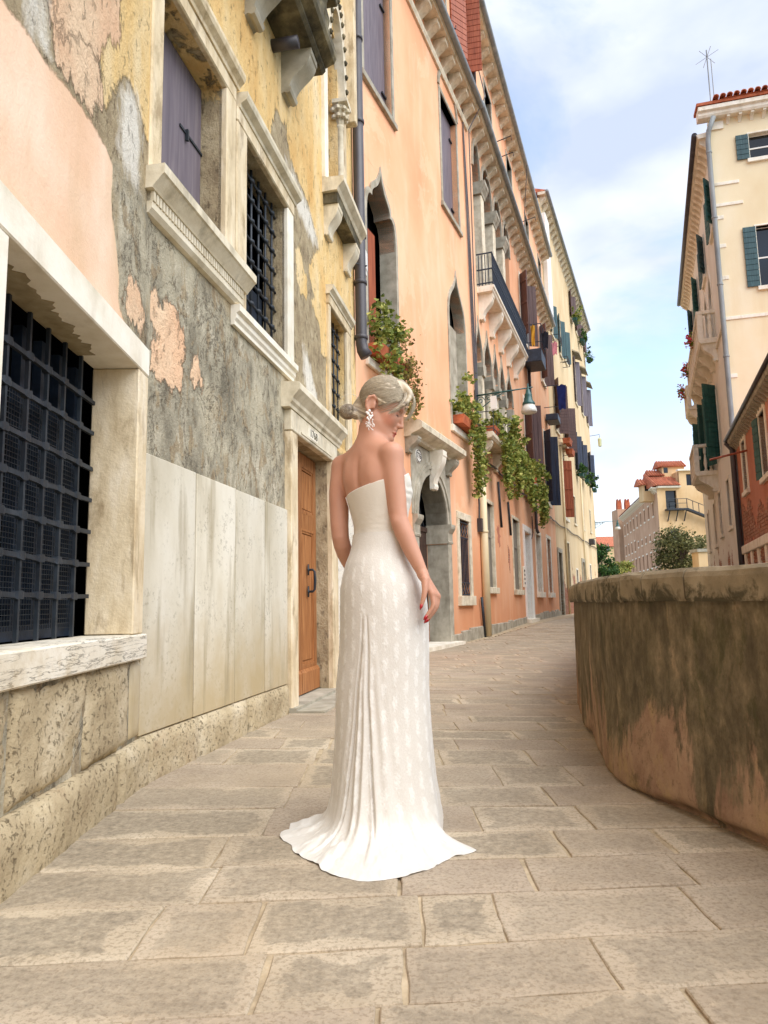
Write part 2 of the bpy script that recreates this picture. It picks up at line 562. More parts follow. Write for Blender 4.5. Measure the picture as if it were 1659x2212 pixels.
def make_orange():
    t = NT('orange_plaster')
    v = t.coord((1, 1, 1))
    a = t.ramp(t.noise(0.55, t.coord((1, 1, 0.6)), 6, 0.55), [(0.3, lin(230, 164, 123)), (0.5, lin(240, 183, 142)), (0.7, lin(245, 199, 163))])
    pale = t.noise(1.3, t.coord((1, 1, 0.18), (5, 0, 0)), 7, 0.6, 0.2)
    a = t.mix(t.math('MULTIPLY', t.step(pale, 0.52, 0.74), 0.55), a, lin(247, 216, 188))
    deep = t.noise(0.9, t.coord((1, 1, 0.5), (9, 3, 1)), 7, 0.62)
    a = t.mix(t.math('MULTIPLY', t.step(deep, 0.55, 0.75), 0.5), a, lin(226, 160, 120))
    pt = t.noise(0.8, t.coord((1, 1, 0.8), (13, 4, 6)), 10, 0.68, 0.4)
    a = t.mix(t.math('MULTIPLY', t.step(pt, 0.56, 0.585), 0.4), a, lin(244, 204, 168))
    # damp, redder band near the pavement with bleached runs
    z = t.sep(t.tc.outputs['Object'])[2]
    low = t.math('ADD', z, t.math('MULTIPLY', t.math('SUBTRACT', deep, 0.5), -3.0))
    a = t.mix(t.math('MULTIPLY', t.ramp(low, [(0.0, 1.0), (3.6 / 4, 0.0)]), 0.0), a, lin(210, 124, 84))
    lowm = t.t.nodes.new('ShaderNodeMapRange')
    lowm.inputs['From Min'].default_value = 3.4; lowm.inputs['From Max'].default_value = 0.4
    t.l(low, lowm.inputs['Value'])
    a = t.mix(t.math('MULTIPLY', lowm.outputs[0], 0.7), a, lin(212, 142, 100))
    run = t.noise(3.0, t.coord((1, 1, 0.1), (1, 7, 0)), 6, 0.6)
    a = t.mix(t.math('MULTIPLY', t.math('MULTIPLY', t.step(run, 0.56, 0.68), lowm.outputs[0]), 0.8), a, lin(240, 196, 154))
    f = t.noise(30, v, 6, 0.65)
    return t.done(a, 0.9, t.bump(f, 0.25, 0.006), spec=0.2)
MT['orange'] = make_orange()

def make_cream(name, c, dirtc, brick=False, bz=(2.4, 0.6)):
    t = NT(name)
    a = t.ramp(t.noise(0.6, t.coord((1, 1, 0.6)), 7, 0.58), [(0.3, c[0]), (0.5, c[1]), (0.7, c[2])])
    st = t.noise(1.6, t.coord((1, 1, 0.12), (4, 2, 0)), 7, 0.62)
    a = t.mix(t.math('MULTIPLY', t.step(st, 0.54, 0.76), 0.5), a, dirtc)
    sp = t.noise(2.4, t.coord((1, 1, 1), (8, 1, 3)), 8, 0.62)
    a = t.mix(t.math('MULTIPLY', t.step(sp, 0.60, 0.68), 0.25), a, c[2])
    f = t.noise(22, t.coord(), 6, 0.65)
    n = t.bump(f, 0.25, 0.008)
    if brick:
        z = t.sep(t.tc.outputs['Object'])[2]
        br = t.t.nodes.new('ShaderNodeTexBrick')
        br.inputs['Color1'].default_value = (*lin(150, 84, 62), 1)
        br.inputs['Color2'].default_value = (*lin(176, 112, 84), 1)
        br.inputs['Mortar'].default_value = (*lin(186, 166, 142), 1)
        br.inputs['Scale'].default_value = 1.0
        br.inputs['Brick Width'].default_value = 0.27
        br.inputs['Row Height'].default_value = 0.075
        br.inputs['Mortar Size'].default_value = 0.008
        co = t.coord((1, 1, 1), rot=(R(90), 0, 0))
        t.l(co, br.inputs['Vector'])
        mr = t.t.nodes.new('ShaderNodeMapRange')
        mr.inputs['From Min'].default_value = bz[0]; mr.inputs['From Max'].default_value = bz[1]
        t.l(z, mr.inputs['Value'])
        k = t.math('ADD', t.noise(0.8, t.coord((1, 1, 0.8), (2, 6, 1)), 8, 0.62), t.math('MULTIPLY', mr.outputs[0], 0.34))
        mk = t.step(k, 0.70, 0.715)
        a = t.mix(mk, a, br.outputs['Color'])
        n = t.bump(t.math('SUBTRACT', 1.0, mk), 0.8, 0.02, n)
    return t.done(a, 0.9, n, spec=0.2)
MT['cream_house'] = make_cream('cream_plaster', [lin(206, 178, 136), lin(218, 194, 154), lin(226, 206, 172)], lin(182, 154, 114), True, (3.4, 0.6))
MT['cream_palace'] = make_cream('pale_cream_plaster', [lin(228, 208, 168), lin(236, 220, 184), lin(240, 228, 200)], lin(220, 194, 148))
MT['grey_palace'] = make_cream('pale_grey_plaster', [lin(228, 223, 208), lin(238, 233, 220), lin(243, 239, 229)], lin(210, 202, 184), True, (3.6, 0.4))
MT['red_house'] = make_cream('red_plaster', [lin(178, 114, 90), lin(194, 130, 105), lin(206, 148, 124)], lin(166, 106, 84), True, (3.2, 0.8))
MT['convent'] = make_cream('rosy_plaster', [lin(176, 138, 110), lin(191, 154, 125), lin(202, 168, 140)], lin(156, 118, 94))
MT['convent_side'] = make_cream('ochre_plaster', [lin(206, 168, 118), lin(218, 184, 138), lin(226, 196, 152)], lin(184, 146, 102))

MT['stone'] = mat_mottle('istrian_stone', [lin(196, 182, 154), lin(222, 210, 184), lin(236, 226, 204)], 6, dirt=lin(120, 110, 88), dirt_amt=0.55, dirt_scale=5, bump=0.35, bscale=45, bdist=0.006, dthr=(0.54, 0.72))
MT['stone_pale'] = mat_mottle('pale_stone', [lin(226, 216, 194), lin(240, 232, 214), lin(246, 240, 226)], 5, dirt=lin(176, 160, 128), dirt_amt=0.45, dirt_scale=3, bump=0.3, bscale=50)
MT['stone_cream'] = mat_mottle('cream_painted_stone', [lin(190, 168, 132), lin(220, 201, 166), lin(236, 221, 194)], 9, (1, 1, 0.3), dirt=lin(138, 114, 80), dirt_amt=0.6, dirt_scale=7, bump=0.6, bscale=38, bdist=0.008, dthr=(0.55, 0.66))
MT['stone_dark'] = mat_mottle('blackened_stone', [lin(62, 58, 46), lin(104, 96, 74), lin(150, 138, 108)], 5, dirt=lin(30, 28, 22), dirt_amt=0.8, dirt_scale=6, bump=0.6, bscale=30, bdist=0.01)
MT['stone_grey'] = mat_mottle('grey_stone', [lin(146, 139, 122), lin(174, 167, 149), lin(196, 189, 171)], 4, dirt=lin(108, 101, 86), dirt_amt=0.5, dirt_scale=3, bump=0.35, bscale=30, bdist=0.006)
def make_veined():
    t = NT('veined_pale_stone')
    v = t.coord((1, 1, 1))
    c = t.ramp(t.noise(5, v, 8, 0.62), [(0.3, lin(208, 196, 172)), (0.5, lin(226, 217, 197)), (0.7, lin(236, 229, 213))])
    n = t.noise(2.2, t.coord((0.55, 1, 5.5)), 9, 0.62, 0.3)
    vein = t.ramp(n, [(0.490, 0.0), (0.498, 1.0), (0.502, 1.0), (0.510, 0.0)])
    n2 = t.noise(3.1, t.coord((0.5, 1, 7.0), (3, 3, 3)), 9, 0.62, 0.3)
    vein2 = t.ramp(n2, [(0.493, 0.0), (0.499, 0.6), (0.501, 0.6), (0.507, 0.0)])
    vm = t.math('MAXIMUM', vein, vein2)
    c = t.mix(t.math('MULTIPLY', vm, 0.8), c, lin(104, 96, 84))
    c = t.mix(t.math('MULTIPLY', t.step(t.noise(6, t.coord(loc=(9, 2, 4)), 8, 0.66), 0.54, 0.68), 0.4), c, lin(190, 168, 128))
    return t.done(c, 0.7, t.bump(t.math('SUBTRACT', t.noise(40, v, 6, 0.65), vm), 0.4, 0.005), spec=0.3)
MT['stone_veined'] = make_veined()
def make_marble():
    t = NT('veined_slab')
    v = t.coord((1, 1, 1), rnd=1)
    c = t.ramp(t.noise(2.0, t.coord((1, 1, 0.4), rnd=1), 7, 0.6), [(0.3, lin(190, 180, 156)), (0.5, lin(212, 204, 184)), (0.7, lin(224, 218, 202))])
    z = t.sep(t.tc.outputs['Object'])[2]
    spk = t.noise(34, v, 7, 0.72)
    spk2 = t.noise(5.0, v, 5, 0.6)
    c = t.mix(t.math('MULTIPLY', t.math('MULTIPLY', t.step(spk, 0.55, 0.60), t.step(spk2, 0.44, 0.60)), 0.42), c, lin(128, 116, 92))
    # grime rising from the foot of each slab
    mr = t.t.nodes.new('ShaderNodeMapRange')
    mr.inputs['From Min'].default_value = 0.95; mr.inputs['From Max'].default_value = 0.25
    t.l(t.math('ADD', z, t.math('MULTIPLY', t.math('SUBTRACT', spk2, 0.5), 0.9)), mr.inputs['Value'])
    c = t.mix(t.math('MULTIPLY', mr.outputs[0], 0.75), c, lin(180, 158, 114))
    st = t.noise(6, t.coord((1, 1, 0.12), rnd=1), 6, 0.6)
    c = t.mix(t.math('MULTIPLY', t.step(st, 0.52, 0.66), 0.6), c, lin(150, 136, 106))
    c = t.jitter(c, 0.05)
    return t.done(c, 0.75, t.bump(spk, 0.35, 0.004), spec=0.3)
MT['slab'] = make_marble()
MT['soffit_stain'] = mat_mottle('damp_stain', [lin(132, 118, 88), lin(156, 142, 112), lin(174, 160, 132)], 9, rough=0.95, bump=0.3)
def make_roughstone():
    t = NT('pitted_stone')
    v = t.coord((1, 1, 1))
    c = t.ramp(t.noise(2.6, v, 8, 0.64), [(0.28, lin(156, 138, 108)), (0.5, lin(190, 173, 140)), (0.72, lin(210, 196, 168))])
    pit = t.noise(42, v, 8, 0.76, 0.4)
    pm = t.step(pit, 0.57, 0.61)
    c = t.mix(t.math('MULTIPLY', pm, 0.5), c, lin(122, 104, 76))
    c = t.mix(t.math('MULTIPLY', t.step(t.noise(3.1, t.coord(loc=(5, 5, 5)), 6, 0.6), 0.55, 0.7), 0.45), c, lin(156, 126, 94))
    n = t.bump(t.math('SUBTRACT', t.noise(12, v, 8, 0.68), t.math('MULTIPLY', pm, 0.6)), 0.9, 0.02)
    return t.done(c, 0.92, n, spec=0.2)
MT['roughstone'] = make_roughstone()
def make_paving():
    t = NT('paving_stone')
    v = t.coord((1, 1, 1))
    vr = t.coord((1, 1, 1), rnd=1)
    c = t.ramp(t.noise(2.3, vr, 7, 0.6), [(0.3, lin(160, 145, 124)), (0.5, lin(182, 166, 143)), (0.7, lin(198, 183, 160))])
    c = t.jitter(c, 0.13, 0.006)
    g = t.noise(70, v, 8, 0.75)
    c = t.mix(t.math('MULTIPLY', t.step(g, 0.50, 0.58), 0.5), c, lin(120, 104, 82))
    c = t.mix(t.math('MULTIPLY', t.step(t.noise(1.1, t.coord(loc=(7, 2, 0)), 6, 0.6), 0.48, 0.7), 0.35), c, lin(206, 184, 150))
    c = t.mix(t.math('MULTIPLY', t.step(t.noise(38, t.coord(loc=(2, 3, 1)), 7, 0.7), 0.56, 0.68), 0.35), c, lin(214, 194, 162))
    # darker worn core against the paler rim of each slab
    core = t.math('ADD', t.attr('core'), t.math('MULTIPLY', t.math('SUBTRACT', t.noise(4.5, v, 10, 0.74, 0.6), 0.5), 0.27))
    cm = t.math('MULTIPLY', t.ramp(core, [(0.034, 0.0), (0.050, 1.0)]), t.math('MULTIPLY_ADD', t.ramp(t.rand(), [(0.2, 0.0), (0.95, 1.0)]), 0.55, 0.14))
    c = t.mix(cm, c, t.ramp(t.noise(30, v, 8, 0.75), [(0.38, lin(104, 96, 82)), (0.5, lin(140, 129, 110)), (0.62, lin(172, 158, 136))]))
    n = t.bump(t.noise(14, v, 9, 0.7), 0.45, 0.006)
    n = t.bump(g, 0.7, 0.005, n)
    return t.done(c, t.ramp(g, [(0.3, 0.55), (0.7, 0.85)]), n, spec=0.4)
MT['paving'] = make_paving()
MT['bedding'] = mat_mottle('mortar_bed', [lin(150, 132, 106), lin(186, 168, 138), lin(206, 188, 158)], 6, dirt=lin(88, 74, 56), dirt_amt=0.6, dirt_scale=8, dirt_stretch=(1, 1, 1), bump=0.6, bscale=40, bdist=0.008)
def make_parapet():
    t = NT('stained_parapet_render')
    # uv: u metres along the wall, v metres up
    uv = t.t.nodes.new('ShaderNodeAttribute'); uv.attribute_name = 'wuv'
    src = uv.outputs['Vector']
    def co(scale, loc=(0, 0, 0)):
        m = t.t.nodes.new('ShaderNodeMapping'); m.inputs['Scale'].default_value = scale; m.inputs['Location'].default_value = loc
        t.l(src, m.inputs['Vector']); return m.outputs[0]
    base = t.ramp(t.noise(3.0, co((1, 0.8, 1)), 10, 0.7), [(0.3, lin(122, 96, 78)), (0.46, lin(154, 124, 102)), (0.6, lin(174, 145, 119)), (0.75, lin(192, 168, 138))])
    yel = t.noise(5, co((1, 0.6, 1), (3, 4, 0)), 10, 0.72, 0.4)
    base = t.mix(t.math('MULTIPLY', t.step(yel, 0.52, 0.60), 0.6), base, lin(176, 150, 108))
    vv = t.sep(src)[1]
    # algae and soot spreading down from under the coping
    big = t.noise(1.5, co((1, 0.55, 1), (1.5, 2, 0)), 10, 0.72, 0.5)
    run = t.noise(6.0, co((1.4, 0.30, 1), (4.5, 2, 0)), 9, 0.70, 0.3)
    mr = t.t.nodes.new('ShaderNodeMapRange')
    mr.inputs['From Min'].default_value = 0.0; mr.inputs['From Max'].default_value = 0.88
    t.l(vv, mr.inputs['Value'])
    k = t.math('ADD', t.math('ADD', t.math('MULTIPLY', big, 1.15), t.math('MULTIPLY', run, 0.55)), t.math('MULTIPLY', mr.outputs[0], 0.42))
    m1 = t.step(k, 0.92, 1.20)
    c = t.mix(t.math('MULTIPLY', m1, 0.90), base, t.ramp(t.noise(9, co((1, 0.45, 1)), 10, 0.72), [(0.32, lin(58, 56, 44)), (0.46, lin(86, 80, 62)), (0.56, lin(114, 104, 82)), (0.68, lin(156, 136, 108))]))
    gr = t.noise(4, co((1, 0.6, 1), (7, 7, 0)), 10, 0.74, 0.4)
    c = t.mix(t.math('MULTIPLY', t.step(gr, 0.54, 0.64), 0.6), c, lin(66, 66, 40))
    pale = t.noise(11, co((1, 0.14, 1), (0, 9, 0)), 8, 0.68)
    c = t.mix(t.math('MULTIPLY', t.step(pale, 0.60, 0.68), 0.4), c, lin(170, 146, 110))
    sp = t.noise(30, co((1, 0.7, 1), (2, 2, 0)), 8, 0.75)
    c = t.mix(t.math('MULTIPLY', t.step(sp, 0.56, 0.64), 0.4), c, lin(74, 60, 44))
    g = t.noise(45, co((1, 1, 1)), 8, 0.7)
    n = t.bump(t.noise(8, co((1, 0.7, 1)), 9, 0.68), 0.7, 0.02)
    return t.done(c, 0.92, t.bump(g, 0.5, 0.006, n), spec=0.15)
MT['parapet'] = make_parapet()
def make_coping():
    t = NT('coping_stone')
    v = t.coord((1, 1, 1), rnd=1)
    c = t.ramp(t.noise(5, v, 8, 0.62), [(0.3, lin(112, 100, 80)), (0.5, lin(142, 128, 104)), (0.7, lin(172, 158, 134))])
    d = t.noise(7, v, 9, 0.7, 0.4)
    z = t.sep(t.tc.outputs['Object'])[2]
    mr = t.t.nodes.new('ShaderNodeMapRange')
    mr.inputs['From Min'].default_value = 0.02; mr.inputs['From Max'].default_value = -0.13
    t.l(z, mr.inputs['Value'])
    k = t.math('ADD', d, t.math('MULTIPLY', mr.outputs[0], 0.2))
    c = t.mix(t.math('MULTIPLY', t.step(k, 0.56, 0.66), 0.85), c, lin(58, 54, 38))
    c = t.mix(t.math('MULTIPLY', t.step(t.noise(40, v, 8, 0.75), 0.56, 0.64), 0.45), c, lin(96, 86, 66))
    return t.done(c, 0.9, t.bump(t.noise(25, v, 8, 0.7), 0.5, 0.01), spec=0.2)
MT['coping'] = make_coping()

def make_wood(name, c, stretch=(14, 14, 0.9), rough=0.5, spec=0.4, grain=0.35):
    t = NT(name)
    n = t.noise(3.0, t.coord(stretch, rnd=1), 7, 0.6, 0.6)
    cc = t.ramp(n, [(0.3, c[0]), (0.5, c[1]), (0.7, c[2])])
    cc = t.jitter(cc, 0.07)
    return t.done(cc, rough, t.bump(n, grain, 0.003), spec=spec)
MT['door_wood'] = make_wood('varnished_oak', [lin(120, 72, 36), lin(160, 104, 60), lin(188, 134, 86)])
MT['brown_door'] = make_wood('dark_brown_wood', [lin(50, 36, 30), lin(70, 52, 44), lin(88, 66, 56)])
MT['mauve_shutter'] = make_wood('grey_mauve_paint', [lin(92, 84, 92), lin(112, 102, 110), lin(128, 118, 122)], (8, 8, 0.5), 0.6, grain=0.2)
MT['brown_shutter'] = make_wood('brown_paint', [lin(74, 54, 54), lin(92, 70, 68), lin(108, 84, 78)], (8, 8, 0.5), 0.6, grain=0.2)
MT['navy_shutter'] = make_wood('navy_paint', [lin(26, 34, 52), lin(38, 48, 70), lin(52, 64, 88)], (8, 8, 0.5), 0.55, grain=0.2)
MT['green_shutter'] = make_wood('green_paint', [lin(22, 62, 60), lin(34, 84, 80), lin(52, 104, 98)], (8, 8, 0.5), 0.55, grain=0.2)
MT['slate_shutter'] = make_wood('slate_green_paint', [lin(36, 62, 66), lin(50, 80, 84), lin(66, 96, 98)], (8, 8, 0.5), 0.55, grain=0.2)
MT['rust_wood'] = make_wood('red_brown_paint', [lin(128, 62, 36), lin(156, 80, 50), lin(176, 100, 66)], (8, 8, 0.5), 0.6)
MT['iron'] = mat_mottle('wrought_iron', [lin(20, 25, 32), lin(32, 40, 48), lin(48, 56, 64)], 9, rough=0.55, bump=0.4, bscale=60, bdist=0.003, spec=0.5, dirt=lin(70, 52, 40), dirt_amt=0.25)
MT['blue_iron'] = mat_mottle('blue_black_iron', [lin(20, 30, 42), lin(32, 44, 60), lin(44, 58, 76)], 9, rough=0.5, bump=0.3, bscale=60, spec=0.5)
MT['pipe_dark'] = mat_mottle('dark_metal_pipe', [lin(52, 48, 52), lin(66, 62, 66), lin(82, 78, 80)], 4, (1, 1, 0.3), rough=0.45, bump=0.1, spec=0.5)
MT['pipe_grey'] = mat_mottle('grey_metal_pipe', [lin(116, 122, 124), lin(140, 146, 146), lin(158, 162, 160)], 4, (1, 1, 0.3), rough=0.45, bump=0.1, spec=0.5)
MT['pipe_cream'] = mat_mottle('cream_painted_pipe', [lin(214, 194, 152), lin(228, 212, 174)], 4, (1, 1, 0.3), rough=0.5, bump=0.1, spec=0.4)
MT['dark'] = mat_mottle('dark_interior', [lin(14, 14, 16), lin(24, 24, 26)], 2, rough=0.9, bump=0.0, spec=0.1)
MT['grey_door'] = mat_mottle('grey_painted_door', [lin(166, 166, 156), lin(184, 184, 174)], 3, (1, 1, 0.3), rough=0.5, bump=0.1)
MT['screen'] = mat_mottle('grey_roller_blind', [lin(126, 120, 108), lin(146, 138, 124)], 3, (1, 1, 0.4), rough=0.7, bump=0.2)
MT['terracotta'] = mat_mottle('terracotta', [lin(150, 74, 46), lin(178, 96, 62), lin(196, 116, 80)], 6, rough=0.8, rnd=1, jit=0.12, bump=0.3)
MT['old_brick'] = mat_mottle('old_brick', [lin(138, 90, 70), lin(164, 114, 92), lin(188, 144, 118)], 6, rough=0.9, rnd=1, jit=0.2, bump=0.5, dirt=lin(196, 174, 146), dirt_amt=0.6, dirt_scale=6)
MT['roof_tile'] = mat_mottle('roof_tile', [lin(150, 82, 58), lin(186, 108, 78), lin(206, 134, 100)], 5, rough=0.85, rnd=1, jit=0.15, dirt=lin(96, 80, 66), dirt_amt=0.4, dirt_scale=4)
MT['lamp_green'] = mat_mottle('green_enamel', [lin(18, 66, 64), lin(28, 84, 80)], 5, rough=0.35, bump=0.05, spec=0.6)
MT['plastic_box'] = mat_mottle('green_planter', [lin(24, 62, 54), lin(34, 78, 68)], 4, rough=0.6)
MT['white_paint'] = mat_mottle('white_paint', [lin(224, 220, 212), lin(238, 234, 226)], 5, rough=0.6, bump=0.1)
def make_glass(name, c):
    t = NT(name)
    return t.done(c, 0.06, spec=0.7)
MT['glass'] = make_glass('window_glass', lin(20, 24, 28))
def make_opal():
    t = NT('opal_glass')
    return t.done(lin(236, 234, 224), 0.25, spec=0.5, Transmission_Weight=0.25)
MT['opal'] = make_opal()
def make_leaf(name, c, trans=0.25):
    t = NT(name)
    k = t.attr('lv')
    cc = t.ramp(k, [(0.0, c[0]), (0.5, c[1]), (1.0, c[2])])
    m = t.done(cc, 0.6, spec=0.25)
    tr = t.t.nodes.new('ShaderNodeBsdfTranslucent')
    t.l(cc, tr.inputs[0])
    mx = t.t.nodes.new('ShaderNodeMixShader'); mx.inputs[0].default_value = trans
    t.l(t.bs.outputs[0], mx.inputs[1]); t.l(tr.outputs[0], mx.inputs[2]); t.l(mx.outputs[0], t.out.inputs[0])
    return m
MT['leaf'] = make_leaf('ivy_leaf', [lin(78, 96, 42), lin(138, 150, 68), lin(196, 192, 108)])
MT['leaf_dry'] = make_leaf('dry_leaf', [lin(104, 96, 50), lin(150, 138, 78), lin(186, 172, 104)])
MT['leaf_dark'] = make_leaf('dark_leaf', [lin(34, 58, 28), lin(58, 90, 42), lin(92, 124, 56)])
MT['leaf_tree'] = make_leaf('tree_leaf', [lin(70, 74, 44), lin(104, 104, 62), lin(140, 134, 84)])
MT['leaf_autumn'] = make_leaf('autumn_leaf', [lin(96, 112, 50), lin(150, 150, 72), lin(190, 172, 96)])
MT['bark'] = mat_mottle('bark', [lin(70, 56, 44), lin(98, 80, 62)], 8, (1, 1, 0.2), bump=0.8, bscale=30, bdist=0.02)
def make_water():
    t = NT('canal_water')
    n = t.noise(1.6, t.coord((1, 0.5, 1)), 5, 0.55, 0.3)
    return t.done(lin(62, 86, 78), 0.08, t.bump(n, 0.35, 0.08), spec=0.6)
MT['water'] = make_water()
MT['cloth_blue'] = mat_mottle('navy_cloth', [lin(24, 34, 84), lin(36, 48, 110)], 6, rough=0.9)
MT['cloth_yellow'] = mat_mottle('mustard_cloth', [lin(196, 142, 40), lin(216, 166, 60)], 6, rough=0.9)
MT['cloth_pink'] = mat_mottle('pink_cloth', [lin(226, 140, 150), lin(240, 168, 174)], 6, rough=0.9)
MT['cloth_black'] = mat_mottle('dark_cloth', [lin(28, 28, 36), lin(44, 44, 54)], 6, rough=0.9)
MT['flower'] = mat_mottle('red_flower', [lin(180, 40, 60), lin(220, 90, 110)], 8, rough=0.7, rnd=1, jit=0.2)
MT['plate'] = mat_mottle('enamel_plate', [lin(236, 232, 222), lin(242, 240, 232)], 3, rough=0.35, bump=0.03)
MT['ink'] = mat_mottle('black_paint', [lin(30, 26, 24), lin(44, 38, 34)], 6, rough=0.6, bump=0.1)
MT['red_ink'] = mat_mottle('red_paint', [lin(150, 40, 30), lin(170, 60, 44)], 6, rough=0.6, bump=0.1)
MT['lamp_yellow'] = mat_mottle('frosted_lantern', [lin(196, 196, 150), lin(214, 214, 172)], 6, rough=0.4)
# ------------------------------------------------------------------ ground plan (metres; camera stands at x=0, y=0)
PA0, PA1 = (-1.211, 0.30), (-1.283, 3.781)           # near house front
PB1 = (-0.331, 8.936)
FA = Frame(PA0, (PA1[0] - PA0[0], PA1[1] - PA0[1]))
FB = Frame(PA1, (PB1[0] - PA1[0], PB1[1] - PA1[1]))
C0 = (-0.404, 10.908); C1 = (2.448, 17.887)
FC1 = Frame(C0, (C1[0] - C0[0], C1[1] - C0[1]))
FC2 = Frame(C1, (0.339, 0.941))
D0 = (8.211, 33.88)
FD = Frame(D0, (0.3713, 0.9285))
E0 = (10.124, 20.0)
FE = Frame((E0[0] + 0.3484 * 13.4, E0[1] + 0.9373 * 13.4), (-0.3484, -0.9373))   # canal front of the palace; s runs towards the camera
FF = Frame(E0, (math.cos(R(-15)), math.sin(R(-15))))                               # its end wall
FG = Frame(E0, (-0.339, -0.9408))                                                  # red house, s runs towards the camera
CL1, CL2, CLD = 7.54, 17.0, 20.3

def ground_z(y):
    t = min(max((y - 14.0) / 13.0, 0), 1)
    return 0.19 * t * t * (3 - 2 * t)
def left_x(y):
    if y < 3.781: return -1.211 - 0.0207 * (y - 0.3)
    if y < 8.936: return -1.283 + 0.1848 * (y - 3.781)
    if y < 17.887: return -0.404 + 0.4086 * (y - 10.908)
    return 2.448 + 0.3602 * (y - 17.887)
PAR = [(3.3, -5.0), (2.55, -2.4), (2.02, -0.5), (1.72, 0.7), (1.50, 1.65), (1.311, 2.602), (1.219, 2.983), (1.150, 3.333), (1.130, 3.679), (1.262, 4.48), (1.42, 5.3), (1.716, 6.547), (2.08, 7.7), (2.75, 9.6), (3.68, 12.1), (5.16, 16.1), (8.86, 26.1), (12.56, 36.1), (16.26, 46.1)]
def catmull(P, n):
    P = [np.array(p, float) for p in P]
    out = []
    for i in range(len(P) - 1):
        p0, p1, p2, p3 = P[max(i - 1, 0)], P[i], P[i + 1], P[min(i + 2, len(P) - 1)]
        m = max(2, int(np.linalg.norm(p2 - p1) / n))
        for k in range(m):
            t = k / m
            out.append(0.5 * ((2 * p1) + (-p0 + p2) * t + (2 * p0 - 5 * p1 + 4 * p2 - p3) * t * t + (-p0 + 3 * p1 - 3 * p2 + p3) * t ** 3))
    out.append(P[-1])
    return np.array(out)
PARC = catmull(PAR, 0.05)
def right_x(y):
    return float(np.interp(y, PARC[:, 1], PARC[:, 0]))

# ------------------------------------------------------------------ lagoon bed, water, street
m = MB().add([(-400, 60, -2.6), (400, 60, -2.6), (400, -1500, -2.6), (-400, -1500, -2.6)], [(0, 1, 2, 3)])
tag(m.build('ground', MT['bedding'], None, recalc=False), 'sandy bed under the water reaching the horizon', None, kind='structure')
m = MB().add([(-300, 50, -1.3), (300, 50, -1.3), (300, -900, -1.3), (-300, -900, -1.3)], [(0, 1, 2, 3)])
tag(m.build('canal_water', MT['water'], None, recalc=False), 'green canal water behind the parapet', None, kind='structure')
ys = np.concatenate([np.arange(-6, 14, 1.0), np.arange(14, 62, 1.0)])
v, f = [], []
for y in ys:
    z = ground_z(y) - 0.0075
    v += [(left_x(y) - 1.6, -y, z), (left_x(y) + 0.4, -y, z), (right_x(y) - 0.3, -y, z), (right_x(y) + 0.32, -y, z)]
for i in range(len(ys) - 1):
    for k in range(3):
        a = i * 4 + k
        f.append((a, a + 1, a + 5, a + 4))
street = MB().add(v, f).build('pavement', MT['bedding'], None, recalc=False)
tag(street, 'beige stone paved street running beside the canal', None, kind='structure')
# quay wall that carries the street above the water
q = MB()
for i in range(0, len(PARC) - 6, 6):
    a, b = PARC[i], PARC[min(i + 6, len(PARC) - 1)]
    q.add([(a[0] + 0.31, -a[1], -2.6), (b[0] + 0.31, -b[1], -2.6), (b[0] + 0.31, -b[1], -0.02 + ground_z(b[1])), (a[0] + 0.31, -a[1], -0.02 + ground_z(a[1]))], [(0, 1, 2, 3)])
tag(q.build('quay_wall', MT['stone_grey'], street, recalc=False))

def row_tilt(y):
    return float(np.interp(y, [1.2, 1.9, 2.9, 4.0, 6.0, 12, 20], [0.07, 0.075, 0.0, -0.11, -0.17, -0.33, -0.36]))
rows = [0.1, 0.45, 0.78, 1.10, 1.40, 1.70, 1.97, 2.29, 2.58, 2.89, 3.25, 3.60, 4.07, 4.50, 4.84, 5.18]
while rows[-1] < 48:
    rows.append(rows[-1] + random.uniform(0.30, 0.40))
# cross joints read off the photograph for the near courses (x, on the course line)
known = {5: [-0.95, -0.32, 0.03, 0.52, 1.05], 6: [-1.25, -0.67, -0.38, 0.08, 0.30, 0.88], 7: [-1.3, -0.58, 0.02, 0.45, 0.95],
         8: [-1.4, -0.62, -0.10, 0.62, 1.0], 9: [-1.5, -0.50, 0.36, 0.80], 10: [-1.5, -0.47, 0.20, 0.72], 11: [-1.45, -0.45, 0.10, 0.55, 0.93], 12: [-1.4, -0.95, -0.42, 0.3, 0.8]}
def stone_mesh(c4, top, edge_j, core=0.09):
    """one paving slab: irregular outline, rounded arris, flat top with an inner ring carrying the distance to the edge"""
    P = []
    for i in range(4):
        a, b = np.array(c4[i]), np.array(c4[(i + 1) % 4])
        ln = np.hypot(*(b - a)); n = 5 if ln > 0.5 else 3
        for k in range(n):
            p = a + (b - a) * k / n
            if k: p = p + np.array([random.uniform(-1, 1), random.uniform(-1, 1)]) * edge_j
            P.append(p)
    P = np.array(P); c = P.mean(0)
    n = len(P)
    tilt = (random.uniform(-.006, .006), random.uniform(-.006, .006))
    V, A = [], []
    for ins, dz, cr in ((0.0, -0.035, 0.0), (0.0008, -0.004, 0.0), (0.0035, -0.0006, 0.004), (0.010, 0.0, 0.01), (core, random.uniform(-.0015, .001), core)):
        for p in P:
            d = c - p; l = np.hypot(*d)
            k = min(ins * 1.25, l * 0.75)
            r = p + d / l * k
            V.append((r[0], r[1], top + dz + (r[0] - c[0]) * tilt[0] + (r[1] - c[1]) * tilt[1])); A.append(cr)
    F = []
    for q in range(4):
        for i in range(n):
            k = (i + 1) % n
            F.append((q * n + i, q * n + k, (q + 1) * n + k, (q + 1) * n + i))
    V.append((c[0], c[1], top - 0.001)); A.append(core)
    for i in range(n):
        F.append((4 * n + i, 4 * n + (i + 1) % n, 5 * n))
    return V, F, A
far_v, far_f, far_a = [], [], []
count = 0
